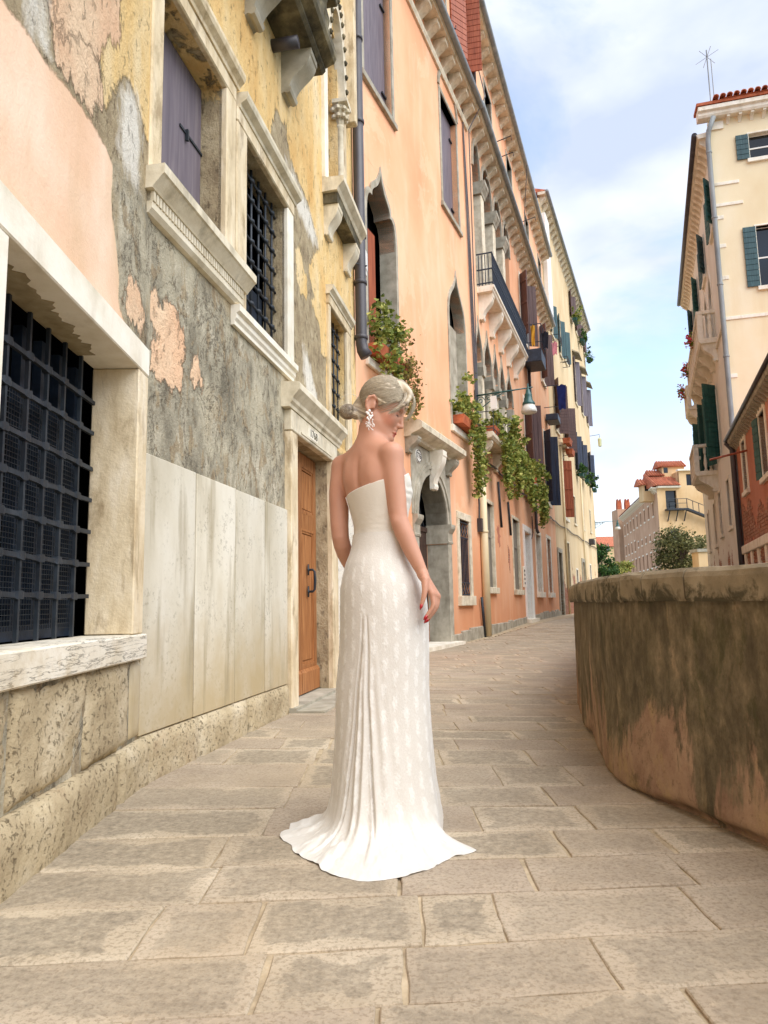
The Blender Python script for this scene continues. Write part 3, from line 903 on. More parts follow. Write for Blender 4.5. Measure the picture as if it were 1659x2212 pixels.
for ri in range(len(rows) - 1):
    y0, y1 = rows[ri], rows[ri + 1]
    ym = (y0 + y1) / 2
    xl, xr = left_x(ym) - 0.03, right_x(ym) + 0.10
    if ri in known:
        js = [min(known[ri][0], xl - .2)] + known[ri][1:]
        while js[-1] < xr: js.append(js[-1] + random.uniform(0.5, 0.9))
    else:
        x = xl - random.uniform(0.1, 0.7); js = [x]
        while x < xr:
            x += random.choice([0.32, 0.55, 0.65, 0.75, 0.85, 0.95]) * random.uniform(0.9, 1.1); js.append(x)
    t0, t1 = row_tilt(y0), row_tilt(y1)
    for a, b in zip(js[:-1], js[1:]):
        if a > xr: break
        a2, b2 = max(a, xl), min(b, xr)
        if b2 - a2 < 0.08: continue
        g, gy = random.choice([.002, .003, .005, .009]), random.choice([.0015, .0025, .004, .006])
        sk = random.uniform(-0.007, 0.007)
        c4 = [(a2 + g, y0 + t0 * a2 + gy), (b2 - g, y0 + t0 * b2 + gy), (b2 - g + sk, y1 + t1 * b2 - gy), (a2 + g + sk, y1 + t1 * a2 - gy)]
        V, F, A = stone_mesh(c4, ground_z(ym) + random.uniform(-0.003, 0.003), 0.005)
        if ym < 13.5 and count < 290:
            me = bpy.data.meshes.new('paving_stone')
            me.from_pydata(V, [], F)
            at = me.attributes.new('core', 'FLOAT', 'POINT'); at.data.foreach_set('value', A)
            me.materials.append(MT['paving'])
            link(bpy.data.objects.new('paving_stone', me), street, Matrix.Identity(4))
            count += 1
        else:
            b0 = len(far_v)
            far_v += V; far_a += A
            far_f += [tuple(i + b0 for i in q) for q in F]
me = bpy.data.meshes.new('far_paving')
me.from_pydata(far_v, [], far_f)
at = me.attributes.new('core', 'FLOAT', 'POINT'); at.data.foreach_set('value', far_a)
me.materials.append(MT['paving'])
tag(link(bpy.data.objects.new('far_paving', me), street, Matrix.Identity(4)), kind='stuff')

# ------------------------------------------------------------------ canal parapet
arc = np.concatenate([[0], np.cumsum(np.hypot(*np.diff(PARC, axis=0).T))])
tan = np.gradient(PARC, axis=0); tan /= np.hypot(*tan.T)[:, None]
nrm = np.stack([-tan[:, 1], tan[:, 0]], 1)             # towards the street (left of travel)
par = thing('canal_parapet', 'curved waist-high parapet with stained brown render along the canal', 'parapet', (1.3, 3.0, 0))
near = PARC[:, 1] < 14
idx = np.where(near)[0]
def parapet_face(idx, rowsz, name, rough=0.012):
    U = arc[idx]; nz = len(rowsz)
    Pn, N = PARC[idx], nrm[idx]
    V = np.zeros((nz, len(idx), 3)); UV = np.zeros((nz, len(idx), 3))
    for k, z in enumerate(rowsz):
        gz = np.array([ground_z(y) for y in Pn[:, 1]])
        q = np.stack([U, np.full_like(U, z), np.zeros_like(U)], 1)
        off = fbm(q * 2.2 + 5, 5) * rough * 1.6 + fbm(q * 14 + 3, 3) * rough * 0.35
        batter = 0.012 * (0.87 - z)
        under = 0.055 * np.clip((0.035 + 0.05 * fbm(np.stack([U * 3, U * 0 + 2, U * 0], 1), 3) - z) / 0.03, 0, 1)
        d = off + batter - under
        V[k, :, 0] = Pn[:, 0] + N[:, 0] * d; V[k, :, 1] = Pn[:, 1] + N[:, 1] * d; V[k, :, 2] = z + gz
        UV[k] = np.stack([U, np.full_like(U, z), np.zeros_like(U)], 1)
    o = np_mesh(name, V.reshape(-1, 3), grid_faces(nz, len(idx)), MT['parapet'], None, attrs={'wuv': ('FLOAT_VECTOR', UV.reshape(-1, 3))})
    return o
def reparent(o, p):
    o.parent = p
    o.matrix_parent_inverse = Matrix.Identity(4)
    o.matrix_basis = WM[p.name].inverted() @ WM[o.name]
zr = np.concatenate([[-0.03, 0.0, 0.015, 0.03, 0.045], np.linspace(0.06, 0.88, 40)])
reparent(parapet_face(idx, zr, 'wall_face'), par)
reparent(parapet_face(np.where(PARC[:, 1] >= 13.9)[0][::4], np.linspace(-0.03, 0.88, 6), 'wall_face'), par)
# back face and the core between
b = MB()
for i in range(0, len(PARC) - 4, 4):
    p, r2 = PARC[i], PARC[min(i + 4, len(PARC) - 1)]
    n1, n2 = nrm[i], nrm[min(i + 4, len(PARC) - 1)]
    ga, gb = ground_z(p[1]), ground_z(r2[1])
    b.add([(p[0] - n1[0] * .3, -(p[1] - n1[1] * .3), -0.4), (r2[0] - n2[0] * .3, -(r2[1] - n2[1] * .3), -0.4), (r2[0] - n2[0] * .3, -(r2[1] - n2[1] * .3), 0.88 + gb), (p[0] - n1[0] * .3, -(p[1] - n1[1] * .3), 0.88 + ga)], [(0, 1, 2, 3)])
b.build('back_face', MT['stone_grey'], par, recalc=False)
# coping stones, each its own block following the curve
def arc_at_az(az):
    a = PARC[:, 0] / np.maximum(PARC[:, 1], .1)
    for i in range(len(PARC) - 1, 0, -1):
        if PARC[i, 1] < 6.4 and PARC[i, 1] > 1 and (a[i] - az) * (a[i - 1] - az) <= 0: return arc[i]
    return None
cut = [x for x in (arc_at_az(z) for z in (0.432, 0.373, 0.339, 0.304)) if x]
cuts = sorted(cut)
lo = cuts[0]
while lo > 0.3:
    lo -= random.uniform(0.75, 1.0); cuts.insert(0, max(lo, 0))
while cuts[-1] < arc[-1] - 1.2:
    cuts.append(cuts[-1] + random.uniform(0.6, 0.95))
prof = [(0.028, 0.868), (0.036, 0.885), (0.036, 0.965), (0.030, 0.985), (0.012, 1.0), (-0.10, 1.008), (-0.24, 1.004), (-0.325, 0.985), (-0.335, 0.89), (-0.325, 0.868)]
def at_arc(u):
    return (np.interp(u, arc, PARC[:, 0]), np.interp(u, arc, PARC[:, 1]), np.interp(u, arc, nrm[:, 0]), np.interp(u, arc, nrm[:, 1]))
for a, b2 in zip(cuts[:-1], cuts[1:]):
    n = max(3, int((b2 - a) / 0.06)) if at_arc(a)[1] < 14 else 3
    V, F = [], []
    us = np.linspace(a + 0.004, b2 - 0.004, n)
    x0, y0, _, _ = at_arc((a + b2) / 2)
    gz = ground_z(y0)
    c0 = np.array([x0, y0, 0.96 + gz])
    dz = random.uniform(-.004, .004)
    for u in us:
        x, y, nx, ny = at_arc(u)
        for (d, z) in prof:
            jd = 0.006 * float(fbm(np.array([u * 9, z * 30, d * 20]), 3))
            V.append((x + nx * (d + jd) - c0[0], -(y + ny * (d + jd) - c0[1]), z + gz + dz + jd - c0[2]))
    k = len(prof)
    for i in range(n - 1):
        for j in range(k):
            j2 = (j + 1) % k
            F.append((i * k + j, i * k + j2, (i + 1) * k + j2, (i + 1) * k + j))
    F += [tuple(range(k)), tuple((n - 1) * k + j for j in range(k))[::-1]]
    MB().add(V, F).build('coping_stone', MT['coping'], par, Frame((c0[0], c0[1]), (1, 0), c0[2]))
# ------------------------------------------------------------------ shared building parts
def bez(p0, p1, p2, p3, n):
    out = []
    for k in range(n + 1):
        t = k / n
        out.append(tuple((1 - t) ** 3 * a + 3 * (1 - t) ** 2 * t * b + 3 * (1 - t) * t * t * c + t ** 3 * d for a, b, c, d in zip(p0, p1, p2, p3)))
    return out
def part(name, parent, fr, s=0, o=0, z=0):
    e = bpy.data.objects.new(name, None)
    e.empty_display_size = 0.1
    return link(e, parent, fr.M @ Matrix.Translation((s, -o, z)))

def surround(par_, fr, s0, s1, z0, z1, w, o1, mat, o0=-0.02, sill=None, lintel=None, b=0.008):
    """stone jambs, lintel and sill round an opening s0..s1, z0..z1"""
    MB().bbox(s0 - w, s0, o0, o1, z0, z1, b).build('jamb', mat, par_, fr)
    MB().bbox(s1, s1 + w, o0, o1, z0, z1, b).build('jamb', mat, par_, fr)
    lw = lintel or w
    MB().bbox(s0 - w - .002, s1 + w + .002, o0, o1 + .003, z1, z1 + lw, b).build('lintel', mat, par_, fr)
    if sill:
        MB().bbox(s0 - w - sill[2], s1 + w + sill[2], o0, sill[1], z0 - sill[0], z0, b).build('sill', mat, par_, fr)

def shutter_leaf(par_, fr, s, z0, z1, width, ang, mat, side, boards=None, arch=False, o=0.03, battens=True):
    """a shutter hinged at s; ang=0 closed in the wall plane, 180 folded flat on the wall. side -1: hinge on the low-s jamb"""
    n = boards or max(2, round(width / 0.16))
    Mw = fr.M @ Matrix.Translation((s, -o, 0)) @ Matrix.Rotation(R(-ang) * (1 if side < 0 else -1), 4, 'Z')
    sg = 1 if side < 0 else -1
    m = MB()
    h = z1 - z0
    if boards == 'h':
        k = max(3, round(h / 0.17)); n = k
        for i in range(k):
            a, b_ = z0 + h * i / k + 0.010, z0 + h * (i + 1) / k - 0.010
            m.box(*sorted((0, sg * width)), -0.02, 0.02, a, b_)
        m.box(*sorted((sg * .01, sg * (width - .01))), -0.008, 0.008, z0 + .011, z1 - .011)
    else:
        for i in range(n):
            a, b_ = width * i / n + 0.006, width * (i + 1) / n - 0.006
            top = z1
            if arch: top = z1 - 0.35 * width * (1 - math.sqrt(max(0, 1 - (((a + b_) / 2 / width - (1 if True else 0))) ** 2))) * 2.0
            m.box(*sorted((sg * a, sg * b_)), -0.02, 0.02, z0, top)
    o_ = m.build('shutter', mat, par_, fr)
    o_.matrix_basis = WM[par_.name].inverted() @ Mw; WM[o_.name] = Mw
    if battens:
        for zz in (z0 + h * .15, z0 + h * .5, z0 + h * .85):
            m = MB().box(*sorted((sg * 0.02, sg * (width - 0.03))), 0.021, 0.045, zz - 0.04, zz + 0.04)
            k_ = m.build('batten', mat, par_, fr)
            k_.matrix_basis = WM[par_.name].inverted() @ Mw; WM[k_.name] = Mw
    return o_

def pane_set(par_, fr, s0, s1, z0, z1, o, mat_frame, nx=2, nz=3, bar=0.045):
    """casement with its own panes"""
    m = MB()
    for i in range(nx + 1):
        x = s0 + (s1 - s0) * i / nx
        m.box(max(s0, x - bar / 2), min(s1, x + bar / 2), o - 0.02, o + 0.02, z0, z1)
    for k in range(nz + 1):
        z = z0 + (z1 - z0) * k / nz
        m.box(s0, s1, o - 0.017, o + 0.017, max(z0, z - bar / 2), min(z1, z + bar / 2))
    m.build('casement', mat_frame, par_, fr)
    for i in range(nx):
        for k in range(nz):
            a, b_ = s0 + (s1 - s0) * i / nx, s0 + (s1 - s0) * (i + 1) / nx
            c, d = z0 + (z1 - z0) * k / nz, z0 + (z1 - z0) * (k + 1) / nz
            MB().box(a, b_, o - 0.006, o, c, d).build('pane', MT['glass'], par_, fr)

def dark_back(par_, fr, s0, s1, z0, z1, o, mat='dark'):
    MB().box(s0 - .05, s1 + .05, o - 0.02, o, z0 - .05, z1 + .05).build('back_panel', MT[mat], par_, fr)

def moulding(par_, fr, s0, s1, prof, mat, name='cornice', ret=True):
    """run a profile [(o,z)] from s0 to s1"""
    return MB().prism(prof, s0, s1, 's').build(name, mat, par_, fr)

def console_prof(o, z1, h, n=14):
    """scroll bracket profile in (o,z), hanging from z1"""
    P = [(0, z1), (o, z1), (o, z1 - h * 0.14)]
    for k in range(n + 1):
        t = k / n
        P.append((o * (0.96 - 0.10 * math.sin(t * math.pi) - 0.70 * t ** 1.5) + o * 0.06 * math.sin(t * 2 * math.pi), z1 - h * (0.16 + 0.70 * t)))
    c = (o * 0.20, z1 - h * 0.90)
    for k in range(5):
        a = R(40 - k * 45)
        P.append((c[0] + o * 0.14 * math.cos(a), c[1] + h * 0.10 * math.sin(a)))
    P.append((0, z1 - h))
    return P

def text_mesh(txt, size, depth=0.004):
    cu = bpy.data.curves.new('lettering', 'FONT')
    cu.body = txt; cu.size = size; cu.extrude = depth; cu.align_x = 'CENTER'; cu.align_y = 'CENTER'
    ob = bpy.data.objects.new('lettering', cu)
    col.objects.link(ob)
    dg = bpy.context.evaluated_depsgraph_get()
    me = bpy.data.meshes.new_from_object(ob.evaluated_get(dg))
    bpy.data.objects.remove(ob)
    return me
def lettering(par_, fr, txt, size, s, o, z, mat, depth=0.004, sx=1.0):
    me = text_mesh(txt, size, depth)
    me.materials.append(mat)
    ob = bpy.data.objects.new('lettering', me)
    # text faces -y (out of the wall) in the frame; reads along +s
    Mw = fr.M @ Matrix.Translation((s, -o, z)) @ Matrix.Rotation(R(90), 4, 'X') @ Matrix.Diagonal((sx, 1, 1, 1))
    return link(ob, par_, Mw)

# ------------------------------------------------------------------ the near house: pink, grey and yellow flaking plaster
house = thing('weathered_house', 'old house with flaking pink, grey and yellow plaster beside the woman', 'house', M=FB.M)
HA = [(1.80, 3.32, 0.70, 2.20)]
HB = [(0.03, 0.94, 3.32, 4.62), (1.33, 2.34, 3.05, 4.50), (3.88, 4.64, 2.70, 4.20), (2.53, 3.75, -0.2, 2.41), (3.78, 4.42, 5.62, 7.9)]
def field_attrs(V, fields):
    out = {}
    P2 = V[:, [0, 2]]
    for k in 'PYCWG':
        d = np.full(len(P2), -0.6)
        for poly, sign in fields.get(k, []):
            q = sdf_poly(poly, P2)
            d = np.maximum(d, q) if sign > 0 else np.minimum(d, -q)
        out[k] = ('FLOAT', np.clip(d, -0.6, 0.6))
    return out
fieldsA = {
    'P': [([(-6, 3.0), (1.9, 2.94), (2.2, 2.97), (2.52, 3.03), (2.76, 3.04), (2.87, 3.0), (2.86, 2.79), (2.93, 2.65), (2.98, 2.5), (3.0, 2.33), (3.17, 2.28), (3.3, 2.0), (3.3, 0.75), (-6, 0.75)], 1)],
    'W': [([(1.97, 3.04), (2.14, 3.4), (2.16, 3.16), (2.2, 3.03), (2.16, 2.98), (2.04, 2.96)], 1), ([(2.95, 3.5), (3.1, 3.6), (3.24, 3.58), (3.25, 3.31), (3.26, 3.13), (3.07, 3.08), (2.96, 3.13)], 1)],
    'Y': [([(2.20, 3.30), (2.48, 3.9), (2.5, 3.4), (2.42, 3.3), (2.33, 3.18), (2.22, 3.13)], 1), ([(3.02, 9.8), (3.4, 9.8), (3.38, 3.7), (3.12, 3.62), (3.02, 3.8)], 1), ([(2.66, 3.45), (2.81, 3.6), (2.87, 3.43), (2.80, 3.24), (2.71, 3.22)], 1), ([(-6, 3.15), (2.0, 3.2), (2.9, 3.45), (3.05, 3.6), (3.6, 3.4), (3.6, 9.8), (-6, 9.8)], 1)],
    'C': [([(2.15, 3.2), (2.5, 4.6), (2.95, 4.4), (2.92, 3.7), (2.68, 3.42), (2.70, 3.2), (2.63, 3.04), (2.52, 3.05), (2.21, 3.02)], 1), ([(3.11, 2.53), (3.26, 2.58), (3.37, 2.49), (3.3, 2.33), (3.11, 2.34)], 1), ([(-6, 3.0), (1.9, 3.0), (2.0, 4.3), (-6, 4.3)], 1)],
    'G': [([(2.86, 3.02), (3.6, 3.2), (3.6, 0), (3.2, 0), (3.2, 2.3), (3.0, 2.33), (2.93, 2.65)], 1), ([(-7, .7), (3.6, .7), (3.6, -.2), (-7, -.2)], 1)],
}
fieldsB = {
    'G': [([(-0.3, 3.12), (0.54, 3.10), (0.98, 3.03), (2.28, 2.94), (2.41, 2.72), (2.40, 0), (-0.3, 0)], 1)],
    'C': [([(-0.04, 2.64), (0.05, 2.68), (0.14, 2.6), (0.21, 2.68), (0.27, 2.7), (0.33, 2.63), (0.43, 2.56), (0.47, 2.46), (0.34, 2.38), (0.36, 2.31), (0.38, 2.2), (0.23, 2.16), (0.13, 2.18), (0.05, 2.21), (0.04, 2.35), (0.08, 2.43), (-0.02, 2.5)], 1), ([(0.53, 2.46), (0.6, 2.47), (0.69, 2.34), (0.61, 2.2), (0.52, 2.29)], 1)],
    'Y': [([(-0.2, 4.6), (1.2, 4.6), (2.4, 4.55), (2.6, 4.4), (2.6, 2.8), (5.6, 2.5), (5.6, 10.2), (-0.2, 10.2)], 1), ([(2.10, 5.28), (2.41, 5.36), (2.47, 5.12), (3.1, 4.98), (3.51, 4.72), (3.28, 4.55), (3.13, 4.24), (3.3, 4.07), (3.21, 3.97), (3.5, 3.79), (3.55, 3.56), (3.77, 3.55), (3.75, 2.0), (2.0, 2.0), (2.0, 4.4), (1.89, 4.78)], -1), ([(2.66, 4.27), (2.81, 4.36), (3.05, 4.12), (3.05, 3.95), (2.86, 3.88), (2.72, 4.03)], 1)],
    'W': [([(2.41, 5.01), (2.63, 5.0), (3.13, 4.96), (3.51, 4.7), (3.28, 4.63), (2.77, 4.72)], 1), ([(2.9, 3.4), (3.1, 3.3), (3.4, 3.0), (3.4, 2.9), (3.0, 2.9)], 1), ([(3.9, 2.5), (5.4, 2.4), (5.4, 0.3), (3.9, 0.3)], 1)],
    'P': [],
}
V, Fc = wall_mesh(-7.0, 3.4815, -0.1, 10.2, HA, 0.09, 0.21)
np_mesh('wall', V, Fc, MT['weathered'], house, FA.M, smooth=False, attrs=field_attrs(V, fieldsA))
V, Fc = wall_mesh(0.0, 5.24, -0.1, 10.2, [h + (dp,) for h, dp in zip(HB, (0.20, 0.20, 0.2, 0.17, 0.22))], 0.07, 0.2)
np_mesh('wall', V, Fc, MT['weathered'], house, FB.M, smooth=False, attrs=field_attrs(V, fieldsB))
# body of the house behind its fronts, end wall, eaves and roof
m = MB()
m.box(-7.0, 3.48, -6.0, -0.45, -0.1, 10.15)
m.build('core', MT['dark'], house, FA)
MB().box(0.02, 5.2, -6.0, -0.45, -0.1, 10.15).build('core', MT['dark'], house, FB)
MB().box(5.2, 5.238, -6.0, -0.004, -0.1, 10.15).build('end_wall', MT['orange'], house, FB)
MB().box(-0.02, 5.3, -0.5, 0.35, 10.2, 10.35).build('eaves', MT['stone'], house, FB)
MB().box(-7.0, 3.5, -0.5, 0.35, 10.203, 10.353).build('eaves', MT['stone'], house, FA)
MB().prism([(0.5, 10.36), (-6, 10.36), (-6, 12.4)], -0.1, 5.3, 's').build('roof', MT['roof_tile'], house, FB)
MB().prism([(0.5, 10.363), (-6, 10.363), (-6, 12.4)], -7.0, 3.5, 's').build('roof', MT['roof_tile'], house, FA)

# ---- plinth stones and rough blocks along the foot of the wall
def rough_block(par_, fr, s0, s1, o1, z0, z1, mat, name, amp=0.012, step=0.045, seed=0):
    """block with a relief-carved front: dense front face, soft edges"""
    ns, nz = max(4, int((s1 - s0) / step)), max(4, int((z1 - z0) / step))
    S = np.linspace(s0, s1, ns); Z = np.linspace(z0, z1, nz)
    gs, gz = np.meshgrid(S, Z)
    p = np.stack([gs * 1.0 + seed * 3.1, gz * 1.0 + seed, gs * 0 + seed * 1.7], -1)
    h = fbm(p * 3.2, 4) * amp * 1.8 + fbm(p * 17, 4, 0.6) * amp * 0.8
    ed = np.minimum(np.minimum(gs - s0, s1 - gs), np.minimum(gz - z0, z1 - gz))
    rnd = 0.022 * (1 - np.clip(ed / 0.035, 0, 1)) ** 2
    O = o1 + h - rnd
    top = np.stack([gs.ravel(), -O.ravel(), gz.ravel()], 1)
    back = np.stack([gs.ravel(), np.full(gs.size, 0.02), gz.ravel()], 1)
    V = np.concatenate([top, back])
    F = grid_faces(nz, ns).tolist()
    n = ns * nz
    for i in range(ns - 1):
        F.append((i + 1, i, n + i, n + i + 1)); a = (nz - 1) * ns + i
        F.append((a, a + 1, n + a + 1, n + a))
    for k in range(nz - 1):
        a = k * ns; F.append((a, a + ns, n + a + ns, n + a))
        a = k * ns + ns - 1; F.append((a + ns, a, n + a, n + a + ns))
    return np_mesh(name, V, F, mat, par_, fr.M)
x = -6.9
k = 0
while x < 3.50:
    w = random.choice([0.9, 1.15, 1.3])
    e = min(x + w, 3.515)
    if 3.515 - e < 0.3: e = 3.515
    rough_block(house, FA, x + .004, e - .004, 0.055, -0.08, 0.222, MT['roughstone'], 'plinth_stone', 0.014, 0.04 if e > 1 else 0.3, seed=k)
    k += 1; x = e
    if e >= 3.514: break
for a, b_ in ((-0.03, 0.62), (0.62, 1.42), (1.42, 2.34)):
    rough_block(house, FB, a + .004, b_ - .004, 0.052, -0.08, 0.228, MT['roughstone'], 'plinth_stone', 0.007, 0.04, seed=20 + a)
for kk, (a, b_) in enumerate(((-3.2, -2.0), (-2.0, -0.9), (-0.9, 0.2), (0.2, 1.12), (1.12, 2.10), (2.10, 2.72), (2.72, 3.27), (3.27, 3.47))):
    rough_block(house, FA, a + .005, b_ - .005, 0.012, 0.226, 0.628, MT['roughstone'] if kk < 7 else MT['slab'], 'stone_block', 0.02 if kk < 7 else 0.004, 0.03 if a > 1 else 0.2, seed=40 + kk)
# four tall facing slabs
for a, b_, zt in ((-0.055, 0.565, 1.712), (0.568, 1.20, 1.709), (1.203, 1.79, 1.706), (1.793, 2.335, 1.704)):
    MB().bbox(a + .005, b_ - .005, -0.01, 0.024 + random.uniform(-.003, .004), 0.236, zt, 0.004).build('facing_slab', MT['slab'], house, FB)

# ---- the big grated window
wn = part('window', house, FA, 2.6, 0, 0.75)
wn['label'] = 'large low window with heavy iron grating'
MB().bbox(1.74, 1.90, -0.20, 0.035, 0.757, 2.108, 0.006).build('jamb', MT['stone_pale'], wn, FA)
MB().bbox(3.222, 3.372, -0.205, 0.035, 0.757, 2.108, 0.006).build('jamb', MT['stone_cream'], wn, FA)
MB().bbox(1.735, 3.376, -0.205, 0.038, 2.11, 2.262, 0.006).build('lintel', MT['stone_pale'], wn, FA)
MB().bbox(1.55, 3.405, -0.02, 0.050, 0.630, 0.754, .007).build('sill', MT['stone_veined'], wn, FA)
MB().box(1.9, 3.22, -0.21, 0.02, 0.745, 0.756).build('sill_top', MT['stone_veined'], wn, FA)
dark_back(wn, FA, 1.9, 3.22, 0.755, 2.11, -0.40)
n_ = 40
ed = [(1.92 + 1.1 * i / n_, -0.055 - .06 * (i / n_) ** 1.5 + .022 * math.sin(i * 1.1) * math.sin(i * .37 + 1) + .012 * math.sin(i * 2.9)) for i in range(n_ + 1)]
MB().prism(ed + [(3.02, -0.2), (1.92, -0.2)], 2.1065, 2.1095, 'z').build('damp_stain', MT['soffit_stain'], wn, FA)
vb = [1.99, 2.16, 2.335, 2.51, 2.68, 2.85, 3.03]
hb = [0.945, 1.10, 1.26, 1.42, 1.58, 1.76, 1.92]
for s in vb:
    m = MB(); ns = 14
    m.box(s - .008, s + .008, -0.193, -0.177, 0.76, 2.108)
    m.build('upright_bar', MT['iron'], wn, FA)
for z in hb:
    m = MB()
    p = []; w = []
    xs = sorted([1.90, 3.20] + vb + [v_ + d for v_ in vb for d in (-0.035, -0.02, 0.02, 0.035)])
    q = []
    for x_ in xs:
        nearb = min(abs(x_ - v_) for v_ in vb)
        t_ = 0.0175 if nearb < 0.021 else 0.0105
        q.append((x_, t_, random.uniform(-.003, .003)))
    V, F = [], []
    for (x_, t_, j) in q:
        V += [(x_, -0.185 - t_ * .8, z - t_ * .95 + j), (x_, -0.185 + t_ * .8, z - t_ * .95 + j), (x_, -0.185 + t_ * .8, z + t_ * .95 + j), (x_, -0.185 - t_ * .8, z + t_ * .95 + j)]
    for i in range(len(q) - 1):
        for c in range(4):
            c2 = (c + 1) % 4
            F.append((i * 4 + c, i * 4 + c2, i * 4 + 4 + c2, i * 4 + 4 + c))
    m.add(V, F).build('cross_bar', MT['iron'], wn, FA)
# timber window behind with fine wire screens
m = MB()
for s in np.linspace(1.92, 3.2, 8):
    m.box(s - 0.03, s + 0.03, -0.31, -0.27, 0.76, 2.1)
m.box(1.9, 3.22, -0.305, -0.265, 0.76, 0.82)
m.build('window_frame', MT['blue_iron'], wn, FA)
m = MB()
for s in np.arange(1.95, 3.2, 0.022): m.box(s - .0016, s + .0016, -0.252, -0.249, 0.80, 1.80)
for z in np.arange(0.80, 1.80, 0.022): m.box(1.92, 3.2, -0.2525, -0.2485, z - .0016, z + .0016)
tag(m.build('wire_screen', MT['iron'], wn, FA, recalc=False), kind='stuff')

# ---- upper window with closed shutters and a dentilled sill
wn = part('window', house, FB, 0.5, 0, 3.3)
wn['label'] = 'shuttered window above a dentilled stone sill'
MB().bbox(-0.10, 0.032, -0.03, 0.035, 3.322, 4.62, 0.01).build('jamb', MT['stone_cream'], wn, FB)
MB().bbox(0.94, 1.10, -0.03, 0.045, 3.322, 4.62, 0.01).build('jamb', MT['stone_cream'], wn, FB)
MB().bbox(-0.10, 1.12, -0.03, 0.04, 4.622, 4.74, 0.01).build('lintel', MT['stone_cream'], wn, FB)
MB().prism([(-.02, 4.74), (.05, 4.742), (.055, 4.77), (.09, 4.80), (.10, 4.83), (.10, 4.86), (-.02, 4.87)], -0.13, 1.15, 's').build('cornice', MT['stone_cream'], wn, FB)
MB().prism([(-.02, 3.32), (.14, 3.318), (.14, 3.262), (.128, 3.255), (.075, 3.195), (.068, 3.185), (-.02, 3.185)], -0.13, 1.28, 's').build('sill', MT['stone'], wn, FB)
MB().prism([(-.02, 3.125), (.052, 3.125), (.052, 3.085), (.03, 3.06), (-.02, 3.05)], -0.10, 1.25, 's').build('sill_moulding', MT['stone'], wn, FB)
m = MB()
for s in np.arange(-0.095, 1.235, 0.036): m.box(s, s + 0.023, -0.02, 0.060, 3.127, 3.184)
tag(m.build('dentil_band', MT['stone'], wn, FB, recalc=False), kind='stuff')
MB().box(-.095, 1.245, -0.02, 0.04, 3.127, 3.183).build('sill_core', MT['stone'], wn, FB)
for a, b_ in ((0.03, 0.335), (0.342, 0.94)):
    MB().bbox(a + .004, b_ - .004, -0.19, -0.155, 3.325, 4.615, 0.006).build('shutter', MT['mauve_shutter'], wn, FB)
m = MB(); m.box(0.60, 0.94, -0.154, -0.145, 4.10, 4.118); m.box(0.68, 0.70, -0.15, -0.13, 4.05, 4.13); m.build('latch_bar', MT['iron'], wn, FB)
dark_back(wn, FB, 0.03, 0.94, 3.32, 4.62, -0.22)

# ---- upper window with a knotted grating
def knot_grille(wn, fr, s0, s1, z0, z1, o, nv, nh, r=0.011):
    vb = [s0 + (s1 - s0) * (i + .5) / nv for i in range(nv)]
    hb = [z0 + (z1 - z0) * (i + .5) / nh for i in range(nh)]
    for s in vb:
        MB().tube([(s, o, z0 - .02), (s, o, z1 + .02)], r, 6).build('upright_bar', MT['iron'], wn, fr, smooth=True)
    for z in hb:
        m = MB()
        pts, rr = [], []
        pts.append((s0 - .02, o + .004, z)); rr.append(r)
        for s in vb:
            for d, q in ((-.030, r), (-.022, r * 1.9), (0, r * 2.3), (.022, r * 1.9), (.030, r)):
                pts.append((s + d, o + .004, z + (0.004 if abs(d) < .01 else 0))); rr.append(q)
        pts.append((s1 + .02, o + .004, z)); rr.append(r)
        m.tube(pts, rr, 7).build('cross_bar', MT['iron'], wn, fr, smooth=True)
wn = part('window', house, FB, 1.8, 0, 3.05)
wn['label'] = 'upper window with a knotted iron grating'
MB().bbox(1.135, 1.332, -0.03, 0.042, 3.052, 4.50, 0.01).build('jamb', MT['stone_cream'], wn, FB)
MB().bbox(2.34, 2.50, -0.03, 0.04, 3.052, 4.50, 0.01).build('jamb', MT['stone_pale'], wn, FB)
MB().bbox(1.135, 2.52, -0.03, 0.043, 4.502, 4.62, 0.01).build('lintel', MT['stone_cream'], wn, FB)
MB().prism([(-.02, 4.62), (.05, 4.622), (.055, 4.65), (.10, 4.68), (.11, 4.71), (.11, 4.74), (-.02, 4.75)], 1.16, 2.56, 's').build('cornice', MT['stone'], wn, FB)
MB().prism([(-.02, 3.05), (.07, 3.05), (.07, 3.0), (.045, 2.985), (.045, 2.95), (.03, 2.93), (.03, 2.90), (-.02, 2.90)], 1.13, 2.53, 's').build('sill', MT['stone_pale'], wn, FB)
knot_grille(wn, FB, 1.335, 2.335, 3.06, 4.49, -0.09, 6, 8)
dark_back(wn, FB, 1.33, 2.34, 3.05, 4.5, -0.55)
MB().box(1.34, 2.33, -0.24, -0.21, 3.06, 3.62).build('inner_board', MT['blue_iron'], wn, FB)

# ---- narrow window beside the drainpipe
wn = part('window', house, FB, 4.25, 0, 2.8)
wn['label'] = 'narrow grated window above the carved door hood'
MB().bbox(3.79, 3.88, -0.02, 0.03, 2.702, 4.20, 0.008).build('jamb', MT['stone_cream'], wn, FB)
MB().bbox(4.64, 4.84, -0.02, 0.035, 2.702, 4.20, 0.008).build('jamb', MT['stone_cream'], wn, FB)
MB().bbox(3.785, 4.845, -0.02, 0.038, 4.202, 4.31, 0.008).build('lintel', MT['stone_cream'], wn, FB)
MB().prism([(-.02, 4.31), (.045, 4.312), (.05, 4.335), (.085, 4.365), (.09, 4.41), (-.02, 4.42)], 3.77, 4.87, 's').build('cornice', MT['stone'], wn, FB)
knot_grille(wn, FB, 3.885, 4.635, 2.72, 4.19, -0.07, 4, 8, 0.010)
dark_back(wn, FB, 3.88, 4.64, 2.7, 4.2, -0.5)
